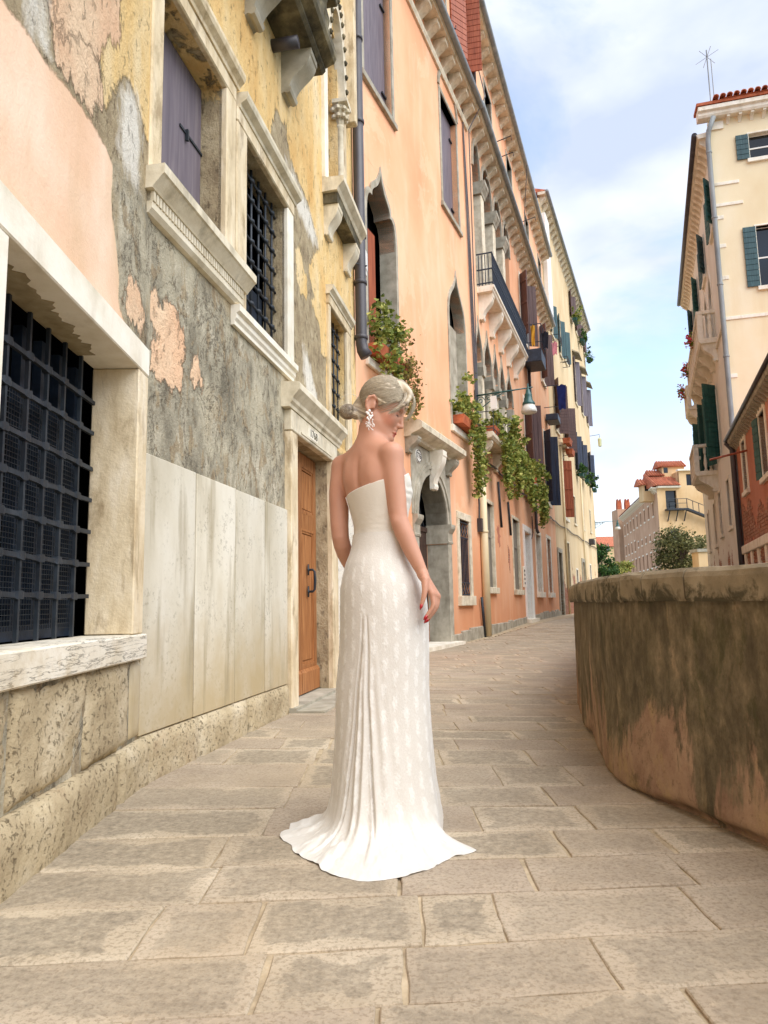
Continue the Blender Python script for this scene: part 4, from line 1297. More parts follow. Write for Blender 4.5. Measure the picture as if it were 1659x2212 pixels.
MB().box(3.9, 4.63, -0.20, -0.17, 2.72, 3.9).build('inner_board', MT['blue_iron'], wn, FB)

# ---- pointed window with colonettes, cut by the top of the view, on a bracketed sill
wn = part('window', house, FB, 4.2, 0, 5.6)
wn['label'] = 'tall carved window with slender column on a bracketed sill'
MB().bbox(3.66, 3.78, -0.02, 0.05, 5.62, 7.9, 0.012).build('jamb', MT['stone_pale'], wn, FB)
m = MB()
m.lathe([(.055, 5.62), (.07, 5.64), (.07, 5.70), (.05, 5.73), (.044, 5.76), (.042, 6.75), (.05, 6.77), (.05, 6.80)], (4.46, 0.02, 0), 12)
m.build('colonette', MT['stone'], wn, FB, smooth=True)
m = MB()
m.lathe([(.05, 6.80), (.055, 6.86), (.075, 6.95), (.10, 7.02), (.10, 7.05)], (4.46, 0.02, 0), 8)
for k in range(8):
    a = k * math.pi / 4
    for zz, r1 in ((6.90, .085), (6.99, .105)):
        m.lathe([(.001, -.035), (.03, -.02), (.03, .01), (.012, .03), (.001, .035)], (4.46 + r1 * math.cos(a), 0.02 + r1 * math.sin(a), zz), 6)
m.box(4.34, 4.58, -0.05, 0.14, 7.05, 7.10)
m.build('capital', MT['stone'], wn, FB)
MB().bbox(4.56, 4.72, -0.02, 0.04, 5.62, 8.6, 0.01).build('jamb', MT['stone_cream'], wn, FB)
arc_o = [(3.66 + .0, 7.1)] + [(4.12 - 0.46 * math.cos(R(a)), 7.1 + 1.25 * math.sin(R(a)) ** 1.0) for a in range(0, 91, 10)] + [(4.12 + 0.46 * math.cos(R(a)), 7.1 + 1.25 * math.sin(R(a))) for a in range(80, -1, -10)]
arc_i = [(3.78, 7.1)] + [(4.12 - 0.34 * math.cos(R(a)), 7.1 + 0.98 * math.sin(R(a))) for a in range(0, 91, 10)] + [(4.12 + 0.34 * math.cos(R(a)), 7.1 + 0.98 * math.sin(R(a))) for a in range(80, -1, -10)]
MB().ring(arc_o, arc_i, -0.03, 0.09).build('arch', MT['stone'], wn, FB)
m = MB()
for (p, q) in zip(arc_o[1:-1], arc_i[1:-1]):
    c = ((p[0] + q[0]) / 2, 0.10, (p[1] + q[1]) / 2)
    m.lathe([(.001, -.03), (.032, -.012), (.032, .012), (.001, .03)], c, 6, 'o')
tag(m.build('rope_moulding', MT['stone_dark'], wn, FB), kind='stuff')
MB().bbox(4.74, 4.86, -0.02, 0.16, 7.05, 10.1, 0.012).build('outer_pilaster', MT['stone_cream'], wn, FB)
MB().bbox(3.785, 4.415, -0.18, -0.14, 5.63, 7.85, 0.006).build('shutter', MT['mauve_shutter'], wn, FB)
dark_back(wn, FB, 3.78, 4.42, 5.62, 7.9, -0.22)
MB().prism([(-.02, 5.62), (.25, 5.62), (.25, 5.56), (.23, 5.54), (.19, 5.50), (.17, 5.46), (-.02, 5.45)], 3.66, 4.90, 's').build('sill', MT['stone'], wn, FB)
MB().box(3.70, 4.86, -0.02, 0.165, 5.33, 5.449).build('frieze', MT['stone_dark'], wn, FB)
for a in (3.72, 4.62):
    MB().prism(console_prof(0.17, 5.33, 0.36), a, a + 0.2, 's').build('console', MT['stone'], wn, FB)

# ---- stone balcony at the top of the view
bal = part('balcony', house, FB, 1.7, 0, 6.0)
bal['label'] = 'blackened stone balcony slab on scroll consoles'
MB().prism([(-.02, 6.00), (.30, 6.0), (.33, 6.03), (.33, 6.06), (.42, 6.10), (.44, 6.14), (.44, 6.22), (-.02, 6.22)], 0.35, 2.62, 's').build('slab', MT['stone_dark'], bal, FB)
for a in (0.55, 1.36, 2.26):
    MB().prism(console_prof(0.29, 6.0, 0.42), a, a + 0.20, 's').build('console', MT['stone_grey'], bal, FB)
for a in np.arange(0.42, 2.56, 0.17):
    MB().lathe([(.03, 6.22), (.045, 6.25), (.03, 6.29), (.06, 6.42), (.03, 6.56), (.03, 6.62), (.045, 6.66), (.03, 6.70)], (a, 0.36, 0), 8).build('baluster', MT['stone_dark'], bal, FB, smooth=True)
MB().bbox(0.35, 2.62, 0.26, 0.46, 6.70, 6.82, 0.01).build('handrail', MT['stone_dark'], bal, FB)
m = MB(); m.tube([(2.02, 0.0, 5.86), (2.02, 0.24, 5.86)], 0.055, 12); m.build('vent_pipe', MT['pipe_dark'], house, FB, smooth=True)

# ---- front door with carved hood
dr = part('doorway', house, FB, 3.1, 0, 0)
dr['label'] = 'panelled oak front door under a carved stone hood'
MB().bbox(2.345, 2.53, -0.165, 0.062, 0.0, 2.41, 0.008).build('jamb', MT['stone_cream'], dr, FB)
MB().bbox(3.752, 3.93, -0.165, 0.055, 0.0, 2.41, 0.008).build('jamb', MT['stone_cream'], dr, FB)
MB().bbox(3.935, 4.12, -0.02, 0.02, 0.0, 2.41, 0.008).build('pilaster', MT['stone_cream'], dr, FB)
MB().bbox(2.335, 3.94, -0.165, 0.068, 2.412, 2.60, 0.008).build('lintel', MT['stone'], dr, FB)
MB().box(2.60, 3.68, 0.0681, 0.076, 2.44, 2.455).build('lintel_fillet', MT['stone'], dr, FB)
MB().prism([(-.02, 2.602), (.075, 2.602), (.08, 2.63), (.10, 2.65), (.105, 2.68), (.15, 2.73), (.17, 2.75), (.17, 2.80), (.16, 2.815), (-.02, 2.83)], 2.25, 4.02, 's').build('hood', MT['stone'], dr, FB)
MB().bbox(2.84, 3.16, 0.06, 0.0745, 2.455, 2.565, .006).build('number_tablet', MT['stone_pale'], dr, FB)
lettering(dr, FB, '1768', 0.105, 3.0, 0.0746, 2.51, MT['stone_dark'], 0.003, 1.2)
MB().box(2.34, 4.15, -0.3, 0.10, -0.06, 0.035).build('doorstep', MT['stone_grey'], dr, FB)
MB().box(2.34, 3.95, 0.101, 0.34, -0.06, 0.012).build('doorstep', MT['stone_grey'], dr, FB)
def door_leaf(s0, s1):
    lf = MB()
    o0, o1 = -0.165, -0.125
    sw = 0.085
    lf.box(s0 + .003, s0 + sw, o0, o1, 0.05, 2.40); lf.box(s1 - sw, s1 - .003, o0, o1, 0.05, 2.40)
    for a, b_ in ((0.05, 0.30), (1.64, 1.80), (2.28, 2.40)): lf.box(s0 + sw + .0005, s1 - sw - .0005, o0, o1 - .001, a, b_)
    d = lf.build('door_leaf', MT['door_wood'], dr, FB)
    for a, b_ in ((0.30, 1.64), (1.80, 2.28)):
        m = MB(); m.box(s0 + sw, s1 - sw, o0, o0 + .012, a, b_)
        m.prism([(s0 + sw + .05, a + .05), (s1 - sw - .05, a + .05), (s1 - sw - .05, b_ - .05), (s0 + sw + .05, b_ - .05)], o0 + .012, o0 + .026, 'o')
        m.build('panel', MT['door_wood'], dr, FB)
        m = MB()
        for t_, oo in ((0.0, 0.012), (0.022, 0.004)):
            m.ring([(s0 + sw + t_ - .006, a + t_ - .006), (s1 - sw - t_ + .006, a + t_ - .006), (s1 - sw - t_ + .006, b_ - t_ + .006), (s0 + sw + t_ - .006, b_ - t_ + .006)],
                   [(s0 + sw + t_ + .018, a + t_ + .018), (s1 - sw - t_ - .018, a + t_ + .018), (s1 - sw - t_ - .018, b_ - t_ - .018), (s0 + sw + t_ + .018, b_ - t_ - .018)], o0, o1 + oo - 0.012, True)
        m.build('panel_moulding', MT['door_wood'], dr, FB)
    MB().prism([(o1, 0.05), (o1 + .03, 0.05), (o1 + .03, 0.24), (o1 + .012, 0.27), (o1, 0.27)], s0 + .004, s1 - .004, 's').build('kick_board', MT['door_wood'], dr, FB)
door_leaf(2.535, 3.14); door_leaf(3.143, 3.748)
m = MB()
hs = 3.44
for zz in (1.02, 1.24):
    m.lathe([(.005, -.012), (.022, -.004), (.022, .004), (.010, .012)], (hs, -0.118, zz), 8, 'o')
    m.prism([(hs - .012, zz - .055), (hs + .012, zz - .055), (hs + .02, zz), (hs + .012, zz + .055), (hs - .012, zz + .055), (hs - .02, zz)], -0.125, -0.115, 'o')
m.tube([(hs, -0.12, 1.02), (hs, -0.075, 1.02), (hs, -0.055, 1.04), (hs, -0.05, 1.13), (hs, -0.055, 1.22), (hs, -0.075, 1.24), (hs, -0.12, 1.24)], [.012, .012, .012, .015, .012, .012, .012], 8)
m.build('door_handle', MT['iron'], dr, FB, smooth=True)
dark_back(dr, FB, 2.53, 3.75, 0, 2.41, -0.3)

# ---- drainpipe between the two houses
dp = part('drainpipe', house, FB, 5.26, 0.05, 4)
m = MB(); s_ = 5.20
m.tube([(s_, 0.09, 10.2), (s_, 0.09, 4.25), (s_ + .01, 0.105, 4.16), (s_ + .02, 0.15, 4.08)], [.075, .075, .08, .085], 14)
m.build('pipe', MT['pipe_dark'], dp, FB, smooth=True)
m = MB()
for z in (4.30, 5.05, 5.7, 7.35, 8.6): m.lathe([(.078, z), (.088, z + .005), (.088, z + .05), (.078, z + .055)], (s_, 0.09, 0), 14)
m.build('collar', MT['pipe_dark'], dp, FB, smooth=True)
m = MB(); m.box(s_ - .02, s_ + .2, 0.0, 0.02, 5.30, 5.33); m.tube([(s_ - .1, 0.05, 5.31), (s_, 0.18, 5.31), (s_ + .12, 0.05, 5.31)], 0.008, 5); m.build('bracket', MT['iron'], dp, FB)
sb = MB(); sb.bbox(5.33, 5.47, 0.02, 0.14, 5.34, 5.62, 0.012); sb.box(5.35, 5.45, 0.03, 0.13, 5.28, 5.34)
sb.build('junction_box', MT['white_paint'], house, FB)
# ------------------------------------------------------------------ the orange palazzo
def ogee(sc_, w, zs, h, n=10, cusp=False):
    """left spring to right spring, in (s,z)"""
    if cusp:
        L_ = bez((-w, 0), (-w, .34 * h), (-.86 * w, .50 * h), (-.62 * w, .46 * h), n // 2) + bez((-.62 * w, .46 * h), (-.66 * w, .66 * h), (-.18 * w, .62 * h), (0, h), n)[1:]
    else:
        L_ = bez((-w, 0), (-w, .60 * h), (-.20 * w, .52 * h), (0, h), n)
    R_ = [(-x, z) for x, z in L_[::-1]][1:]
    return [(sc_ + x, zs + z) for x, z in L_ + R_]
def roundarch(sc_, w, zs, h, n=12):
    return [(sc_ - w * math.cos(math.pi * k / n), zs + h * math.sin(math.pi * k / n)) for k in range(n + 1)]
def arched_opening(wn, fr, wallmat, stone, sc_, w, z0, zs, h, depth, band=0.12, kind='ogee', proud=0.03, cusp=False, jambs=True):
    cur = ogee(sc_, w, zs, h, cusp=cusp) if kind == 'ogee' else roundarch(sc_, w, zs, h)
    MB().ring([(x, zs + h) for x, z in cur], cur, -depth, -0.0015).build('spandrel', wallmat, wn, fr)
    out = []
    for (x, z) in cur:
        out.append((sc_ + (x - sc_) * (w + band) / w, zs + (z - zs) * (h + band * (1.7 if kind == 'ogee' else 1.0)) / h))
    MB().ring(out, cur, -depth - .002, proud).build('arch_band', stone, wn, fr)
    if jambs:
        MB().box(sc_ - w - band, sc_ - w + .001, -depth - .002, proud, z0, zs).build('jamb', stone, wn, fr)
        MB().box(sc_ + w - .001, sc_ + w + band, -depth - .002, proud, z0, zs).build('jamb', stone, wn, fr)

pal = thing('orange_palazzo', 'tall orange palazzo with pointed windows and bracketed cornices along the street', 'house', M=FC1.M)
OR = MT['orange']
holes1 = [(0.50, 1.87, 10.13, 13.0, .2), (0.49, 1.85, 4.95, 8.60, .3), (5.10, 6.45, 10.2, 13.1, .2), (5.26, 6.58, 4.9, 8.75, .25), (2.75, 4.61, -0.2, 3.48, .46), (5.50, 6.32, 1.03, 2.77, .22), (0.9, 2.0, 15.2, 17.2, .2), (4.9, 5.9, 15.2, 17.2, .2)]
V, Fc = wall_mesh(0, CL1, -0.2, 18.0, holes1, 0.6)
np_mesh('wall', V, Fc, OR, pal, FC1.M, smooth=False)
holes2 = [(0.42, 1.55, 1.26, 3.5, .15), (4.65, 5.90, 1.25, 3.5, .15), (6.95, 8.35, -0.1, 3.3, .25), (9.8, 11.1, 1.22, 3.45, .2), (13.2, 14.4, 1.22, 3.55, .2),
          (0.10, 5.75, 5.2, 8.6, .35), (0.60, 6.40, 9.46, 14.0, .4), (8.7, 9.7, 10.9, 13.4, .2), (14.3, 15.3, 10.9, 13.4, .2), (8.4, 9.4, 5.6, 8.4, .2), (14.0, 15.1, 5.2, 8.4, .2),
          (2.9, 4.0, 15.3, 17.3, .2), (6.8, 7.9, 15.3, 17.3, .2), (11.2, 12.2, 15.3, 17.3, .2), (15.2, 16.2, 15.3, 17.3, .2)]
V, Fc = wall_mesh(0, CL2, -0.2, 18.0, holes2, 0.6)
np_mesh('wall', V, Fc, OR, pal, FC2.M, smooth=False)
MB().box(0.02, CL1 - .02, -5, -0.6, -.2, 17.9).build('core', MT['dark'], pal, FC1)
MB().box(0.02, CL2 - .02, -5, -0.6, -.2, 17.9).build('core', MT['dark'], pal, FC2)
MB().box(-0.6, 0.0, -5, -0.03, -.2, 17.9).build('end_wall', OR, pal, FC1)
MB().box(CL2 - .02, CL2, -5, -0.002, -.2, 18).build('end_wall', OR, pal, FC2)

# stone footings
for fr, a0, a1 in ((FC1, 4.66, 7.50), (FC2, 0.02, 6.6), (FC2, 8.75, 16.9)):
    x = a0; k = 0
    while x < a1 - .1:
        e = min(x + random.uniform(0.45, 0.9), a1)
        z = ground_z(fr.w((x + e) / 2, 0, 0).y)
        MB().bbox(x + .005, e - .005, -0.02, 0.05 + random.uniform(-.008, .008), -0.1 + z, 0.24 + z + random.uniform(-.05, .05), 0.015).build('footing_stone', MT['stone_grey'], pal, fr)
        x = e

# ---- pointed windows on the near half
def label(o, t): o['label'] = t; return o
SG = MT['stone_grey']
wn = label(part('window', pal, FC1, 1.17, 0, 4.95), 'pointed stone window holding the leafy box nearest the drainpipe')
arched_opening(wn, FC1, OR, SG, 1.17, 0.68, 4.95, 7.45, 1.15, 0.3, 0.10, cusp=True)
MB().bbox(0.40, 1.98, -0.3, 0.06, 4.80, 4.95, .012).build('sill', MT['stone_pale'], wn, FC1)
MB().box(0.50, 0.95, -0.20, -0.16, 4.96, 8.0).build('shutter', MT['navy_shutter'], wn, FC1)
MB().box(1.00, 1.42, -0.26, -0.22, 4.96, 7.6).build('shutter', MT['rust_wood'], wn, FC1)
dark_back(wn, FC1, .49, 1.85, 4.95, 8.6, -0.42)
wn = label(part('window', pal, FC1, 5.92, 0, 4.9), 'narrow pointed stone window above the barred ground floor window')
arched_opening(wn, FC1, OR, SG, 5.92, 0.66, 4.9, 7.55, 1.2, 0.25, 0.09)
MB().bbox(5.16, 6.70, -0.2, 0.07, 4.74, 4.9, .012).build('sill', MT['stone_pale'], wn, FC1)
MB().box(5.27, 6.57, -0.24, -0.2, 4.9, 7.6).build('blind', MT['stone_grey'], wn, FC1)
dark_back(wn, FC1, 5.26, 6.58, 4.9, 8.75, -0.3)
for (a, b_, z0, z1, m_, lb) in ((0.50, 1.87, 10.13, 13.0, 'mauve_shutter', 'tall shuttered window above the pointed one'), (5.10, 6.45, 10.2, 13.1, 'mauve_shutter', 'shuttered window under a blind pointed arch')):
    wn = label(part('window', pal, FC1, (a + b_) / 2, 0, z0), lb)
    surround(wn, FC1, a, b_, z0, z1, 0.10, 0.03, SG, -0.2, (0.12, 0.07, 0.05))
    c = (a + b_) / 2
    for p, q in ((a, c), (c, b_)):
        MB().bbox(p + .006, q - .006, -0.17, -0.13, z0 + .01, z1 - .01, .006).build('shutter', MT[m_], wn, FC1)
    for zz in (z0 + .5, z1 - .5): MB().box(b_ - .22, b_ - .02, -0.125, -0.09, zz - .02, zz + .02).build('hinge', MT['iron'], wn, FC1)
    dark_back(wn, FC1, a, b_, z0, z1, -0.25)
    if a > 3:
        cur = ogee(c, 0.72, z1 + .12, 0.95); out = [(c + (x - c) * 1.16, z1 + .12 + (z - z1 - .12) * 1.14) for x, z in cur]
        MB().ring(out, cur, -0.01, 0.04).build('blind_arch', SG, wn, FC1)
for fr, L_ in ((FC1, [(0.9, 2.0), (4.9, 5.9)]), (FC2, [(2.9, 4.0), (6.8, 7.9), (11.2, 12.2), (15.2, 16.2)])):
    for (a, b_) in L_:
        z0, z1 = (15.2, 17.2) if fr is FC1 else (15.3, 17.3)
        wn = part('window', pal, fr, (a + b_) / 2, 0, z0)
        surround(wn, fr, a, b_, z0, z1, 0.10, 0.025, SG, -0.2, (0.1, 0.06, 0.04))
        MB().box(a, (a + b_) / 2 - .01, -0.16, -0.12, z0, z1).build('shutter', MT['mauve_shutter'], wn, fr)
        dark_back(wn, fr, a, b_, z0, z1, -0.25)
        for zz in (z0 + .25,):
            MB().tube([(b_ + .15, 0, zz), (b_ + .15, 0.22, zz), (b_ + .15, 0.22, zz + .08)], 0.018, 5).build('shutter_stay', MT['iron'], wn, fr)
wn = label(part('window', pal, FC1, 6.9, 0, 15.2), 'attic window with open brown shutters')
for a, an in ((6.3, 150), (7.2, 100)):
    shutter_leaf(wn, FC1, a, 15.1, 17.3, 0.55, an, MT['rust_wood'], 1, boards='h')
MB().tube([(7.45, 0.3, 14.3), (7.45, 0.3, 18)], 0.06, 8).build('downpipe', MT['pipe_dark'], pal, FC1, smooth=True)

# ---- arched street door, carved hood with keystone scroll
dr = label(part('doorway', pal, FC1, 3.68, 0, 0), 'round arched stone doorway with carved hood')
cur = roundarch(3.68, 0.93, 2.55, 0.93)
MB().ring([(x, 3.48) for x, z in cur], cur, -0.46, -0.0015).build('spandrel', SG, dr, FC1)
for q0, q1, oo in ((1.0, 1.12, 0.035), (1.125, 1.20, 0.06), (1.205, 1.27, 0.045)):
    MB().ring([(3.68 + (x - 3.68) * q1, 2.55 + (z - 2.55) * q1) for x, z in cur], [(3.68 + (x - 3.68) * q0, 2.55 + (z - 2.55) * q0) for x, z in cur], -0.46 if q0 == 1.0 else -0.01, oo).build('archivolt', SG, dr, FC1)
for a, b_ in ((2.50, 2.752), (4.608, 4.86)):
    MB().bbox(a, b_, -0.46, 0.03, 0.0, 2.14, .012).build('pier', SG, dr, FC1)
    MB().prism([(-.46, 2.141), (.04, 2.141), (.05, 2.18), (.035, 2.20), (.035, 2.36), (.06, 2.40), (.10, 2.46), (.11, 2.50), (.11, 2.55), (-.46, 2.55)], a - .03, b_ + .05, 's').build('capital', SG, dr, FC1)
MB().ring([(2.44, 2.56)] + [(min(max(3.68 + (x - 3.68) * 1.9, 2.44), 4.92), 3.95 if 0 < k < len(cur) - 1 else 2.56) for k, (x, z) in enumerate(cur)] + [(4.92, 2.56)], [(3.68 - .93 * 1.26, 2.56)] + [(3.68 + (x - 3.68) * 1.26, 2.56 + (z - 2.55) * 1.26) for x, z in cur] + [(3.68 + .93 * 1.26, 2.56)], -0.02, 0.012).build('door_panel_stone', SG, dr, FC1)
MB().prism([(-.02, 3.96), (.12, 3.96), (.14, 4.0), (.30, 4.06), (.36, 4.10), (.37, 4.20), (.33, 4.24), (-.02, 4.34)], 2.12, 5.08, 's').build('hood', MT['stone'], dr, FC1)
MB().prism(console_prof(0.26, 3.96, 0.34), 4.62, 4.86, 's').build('console', SG, dr, FC1)
MB().prism(console_prof(0.26, 3.96, 0.30), 2.16, 2.36, 's').build('console', SG, dr, FC1)
MB().prism(console_prof(0.30, 3.96, 0.80), 3.55, 3.81, 's').build('keystone', MT['stone_pale'], dr, FC1)
MB().box(2.74, 4.62, -0.5, -0.46, -.1, 2.42).build('door_leaf', MT['brown_door'], dr, FC1)
m = MB()
for x in np.linspace(2.9, 4.46, 9): m.tube([(x, -0.45, 2.45), (3.68 + (x - 3.68) * .55, -0.45, 2.95), (x, -0.45, 3.4)], 0.014, 5)
m.build('fanlight_grille', MT['iron'], dr, FC1)
MB().box(2.74, 4.62, -0.47, -0.43, 2.40, 2.50).build('transom', MT['brown_door'], dr, FC1)
dark_back(dr, FC1, 2.74, 4.62, 0, 3.5, -0.55)
MB().box(2.45, 4.92, -0.45, 0.25, -0.1, 0.07).build('doorstep', MT['stone_pale'], dr, FC1)
pl = MB(); pl.lathe([(.001, 0), (.17, 0), (.17, .012), (.15, .02), (.001, .02)], (0, 0, 0), 24, 'o')
pl_o = pl.build('number_plate', MT['plate'], dr, FC1, loc=(2.84, 0.013, 3.72))
Mw = FC1.M @ Matrix.Translation((2.84, -0.013, 3.72)) @ Matrix.Diagonal((1.0, 1, 0.78, 1)); pl_o.matrix_basis = WM[dr.name].inverted() @ Mw; WM[pl_o.name] = Mw
m = MB(); th = [2 * math.pi * k / 28 for k in range(28)]
m.ring([(2.84 + .155 * math.cos(a), 3.72 + .122 * math.sin(a)) for a in th], [(2.84 + .14 * math.cos(a), 3.72 + .108 * math.sin(a)) for a in th], 0.03, 0.036, True)
m.build('plate_rim', MT['ink'], dr, FC1)
lettering(dr, FC1, '776', 0.15, 2.84, 0.036, 3.72, MT['ink'], 0.002, 1.05)

# ---- barred ground floor window
wn = label(part('window', pal, FC1, 5.9, 0, 1.0), 'ground floor window with black scrolled bars')
surround(wn, FC1, 5.50, 6.32, 1.03, 2.77, 0.17, 0.04, MT['stone'], -0.22, (0.22, 0.09, 0.03))
for s in np.linspace(5.56, 6.26, 7):
    MB().tube([(s, -0.02, 1.35), (s, -0.02, 2.35)], 0.013, 6).build('upright_bar', MT['blue_iron'], wn, FC1)
for z in (1.33, 2.37, 1.06, 2.72): MB().box(5.5, 6.32, -0.035, -0.005, z - .015, z + .015).build('cross_bar', MT['blue_iron'], wn, FC1)
m = MB()
for zc in (1.2, 2.54):
    for k in range(4):
        c = 5.6 + k * 0.21
        m.tube([(c - .1, -.02, zc - .13), (c, -.02, zc), (c - .1, -.02, zc + .13)], 0.010, 5); m.tube([(c + .1, -.02, zc - .13), (c, -.02, zc), (c + .1, -.02, zc + .13)], 0.010, 5)
m.build('scrollwork', MT['blue_iron'], wn, FC1)
dark_back(wn, FC1, 5.5, 6.32, 1.03, 2.77, -0.3)
# pale downpipe and its cable bundle
m = MB(); m.tube([(7.44, 0.10, 0.05), (7.44, 0.10, 3.9)], 0.10, 12)
m.build('downpipe', MT['pipe_cream'], pal, FC1, smooth=True)
MB().lathe([(.10, 0), (.115, .01), (.115, .06), (.10, .07)], (7.44, 0.10, 2.6), 12).build('pipe_collar', MT['pipe_cream'], pal, FC1, smooth=True)
MB().lathe([(.10, 0), (.12, .02), (.13, .14), (.08, .16)], (7.44, 0.10, 3.86), 12).build('pipe_collar', MT['pipe_cream'], pal, FC1, smooth=True)
m = MB()
for k in range(4):
    m.tube([(7.36 + .05 * k, 0.06, 3.95), (7.34 + .05 * k, 0.05, 5.0 + .4 * k), (7.2 + .05 * k, 0.04, 8 + k), (7.1, 0.03, 14)], 0.012, 5)
m.build('cable_bundle', MT['pipe_dark'], pal, FC1)
m = MB()
m.tube([(7.2, 0.05, 2.9), (7.22, 0.06, 3.3), (7.16, 0.05, 4.2)], 0.025, 6); m.box(7.16, 7.30, 0.01, 0.12, 2.62, 2.95)
m.build('meter_box', MT['pipe_dark'], pal, FC1)
# sagging cable along the front
m = MB()
pts = [(s, 0.06, 4.62 - 0.05 * math.sin(s * 1.7) ** 2) for s in np.linspace(-0.1, 16.9, 50)]
m.tube(pts, 0.03, 6); m.tube([(p[0], 0.10, p[2] - .05 - .03 * math.sin(p[0] * 2.3)) for p in pts], 0.018, 5)
m.build('wall_cable', MT['pipe_dark'], pal, FC2)

# ---- ground floor of the far half
for k, (a, b_, z0, z1) in enumerate(((0.42, 1.55, 1.26, 3.5), (4.65, 5.90, 1.25, 3.5))):
    wn = part('window', pal, FC2, (a + b_) / 2, 0, z0)
    surround(wn, FC2, a, b_, z0, z1, 0.10, 0.03, MT['stone'], -0.15, (0.16, 0.10, 0.04))
    MB().box(a, b_, -0.12, -0.09, z0, z1).build('blind', MT['screen'], wn, FC2)
    m = MB()
    for x in (a + .03, (a + b_) / 2, b_ - .03): m.box(x - .025, x + .025, -0.089, -0.06, z0, z1)
    m.box(a, b_, -0.088, -0.062, z0 + 1.35, z0 + 1.42); m.build('casement', MT['screen'], wn, FC2)
for k, (a, b_, z0, z1) in enumerate(((9.8, 11.1, 1.22, 3.45), (13.2, 14.4, 1.22, 3.55))):
    wn = part('window', pal, FC2, (a + b_) / 2, 0, z0)
    surround(wn, FC2, a, b_, z0, z1, 0.16, 0.04, MT['stone_pale'], -0.2, (0.2, 0.12, 0.04))
    pane_set(wn, FC2, a, b_, z0, z1, -0.15, MT['brown_shutter'], 2, 3)
    dark_back(wn, FC2, a, b_, z0, z1, -0.3)
dr = label(part('doorway', pal, FC2, 7.65, 0, 0.15), 'grey street door in a white stone frame')
MB().bbox(6.72, 6.95, -0.25, 0.05, 0.0, 3.3, .012).build('jamb', MT['white_paint'], dr, FC2)
MB().bbox(8.35, 8.58, -0.25, 0.05, 0.0, 3.3, .012).build('jamb', MT['white_paint'], dr, FC2)
MB().bbox(6.72, 8.58, -0.25, 0.053, 3.302, 3.52, .012).build('lintel', MT['white_paint'], dr, FC2)
m = MB(); m.box(6.96, 8.34, -0.24, -0.2, 0.2, 3.29); m.build('door_leaf', MT['grey_door'], dr, FC2)
m = MB()
for z0, z1 in ((0.4, 1.4), (1.55, 2.9)):
    for p, q in ((7.06, 7.6), (7.7, 8.24)): m.box(p, q, -0.2, -0.19, z0, z1)
m.build('panel', MT['grey_door'], dr, FC2)
MB().box(6.7, 8.6, -0.2, 0.2, 0.0, 0.28).build('doorstep', MT['stone_pale'], dr, FC2)
MB().bbox(6.35, 6.6, 0.0, 0.05, 1.35, 2.05, .01).build('bell_panel', MT['stone_pale'], pal, FC2)
m = MB()
for i in range(4):
    for j in range(2): m.box(6.40 + .10 * j, 6.45 + .10 * j, 0.051, 0.06, 1.45 + .14 * i, 1.52 + .14 * i)
tag(m.build('bell_buttons', MT['ink'], pal, FC2), kind='stuff')
# bare patches where the render fell off, with rusty stains
for (c, z, sx, sz) in ((2.35, 2.75, 0.32, 0.38), (3.9, 2.2, 0.25, 0.45)):
    m = MB(); n = 14
    rr = [1 + 0.35 * math.sin(k * 2.1 + c) + 0.2 * math.sin(k * 5.3) for k in range(n)]
    m.prism([(c + sx * .7 * rr[k] * math.cos(2 * math.pi * k / n), z + sz * .7 * rr[k] * math.sin(2 * math.pi * k / n)) for k in range(n)], 0.001, 0.006, 'o')
    m.build('bare_patch', MT['red_house'], pal, FC2)
for s, z0, z1 in ((2.35, 3.0, 4.3), (3.85, 2.9, 3.9), (-0.45, -0.1, 1.0)):
    MB().tube([(s, 0.05, z1), (s + .25, 0.05, z0)], 0.035, 6).build('cut_pipe', MT['iron'], pal, FC2, smooth=True)
MB().tube([(8.78, 0.06, 4.0), (8.85, 0.06, 3.4), (8.5, 0.05, 3.15)], 0.02, 6).build('hanging_cable', MT['pipe_dark'], pal, FC2)
MB().tube([(9.75, 0.08, 12.6), (9.75, 0.08, 3.6), (9.78, 0.14, 3.45)], 0.06, 8).build('downpipe', MT['pipe_dark'], pal, FC2, smooth=True)

# ---- first floor row of four pointed lights with columns
wn = label(part('arcade_window', pal, FC2, 2.9, 0, 5.2), 'row of pointed windows on grey columns behind the green street lamp')
colx = [1.0, 2.30, 3.32, 4.42]
edges = [0.10] + colx + [5.75]
for i in range(5):
    a, b_ = edges[i] + (0.0 if i == 0 else .13), edges[i + 1] - (0.0 if i == 4 else .13)
    c, w = (a + b_) / 2, (b_ - a) / 2
    cur = ogee(c, w, 7.35, 1.05)
    top = 8.6
    MB().ring([(x, top) for x, z in cur], cur, -0.30, -0.0015).build('spandrel', OR, wn, FC2)
    MB().ring([(c + (x - c) * 1.22, 7.35 + (z - 7.35) * 1.16) for x, z in cur], cur, -0.305, 0.04).build('arch_band', SG, wn, FC2)
    pane_set(wn, FC2, a, b_, 5.25, 8.2, -0.25, MT['brown_shutter'], 2, 4)
for x in colx:
    sq = x in (1.0, 4.42)
    if sq: MB().box(x - .14, x + .14, -0.28, 0.0, 5.2, 7.0).build('column', MT['stone'], wn, FC2)
    else: MB().lathe([(.19, 5.2), (.19, 5.3), (.14, 5.36), (.125, 6.2), (.115, 6.95), (.14, 6.98), (.14, 7.0)], (x, -.14, 0), 14).build('column', MT['stone'], wn, FC2, smooth=True)
    MB().box(x - .1335, x + .1335, -0.29, 0.0, 7.36, 8.598).build('arch_pier', OR, wn, FC2)
    MB().prism([(x - .14, 7.0), (x + .14, 7.0), (x + .22, 7.22), (x + .22, 7.35), (x - .22, 7.35), (x - .22, 7.22)], -0.30, 0.06, 'o').build('capital', SG, wn, FC2)
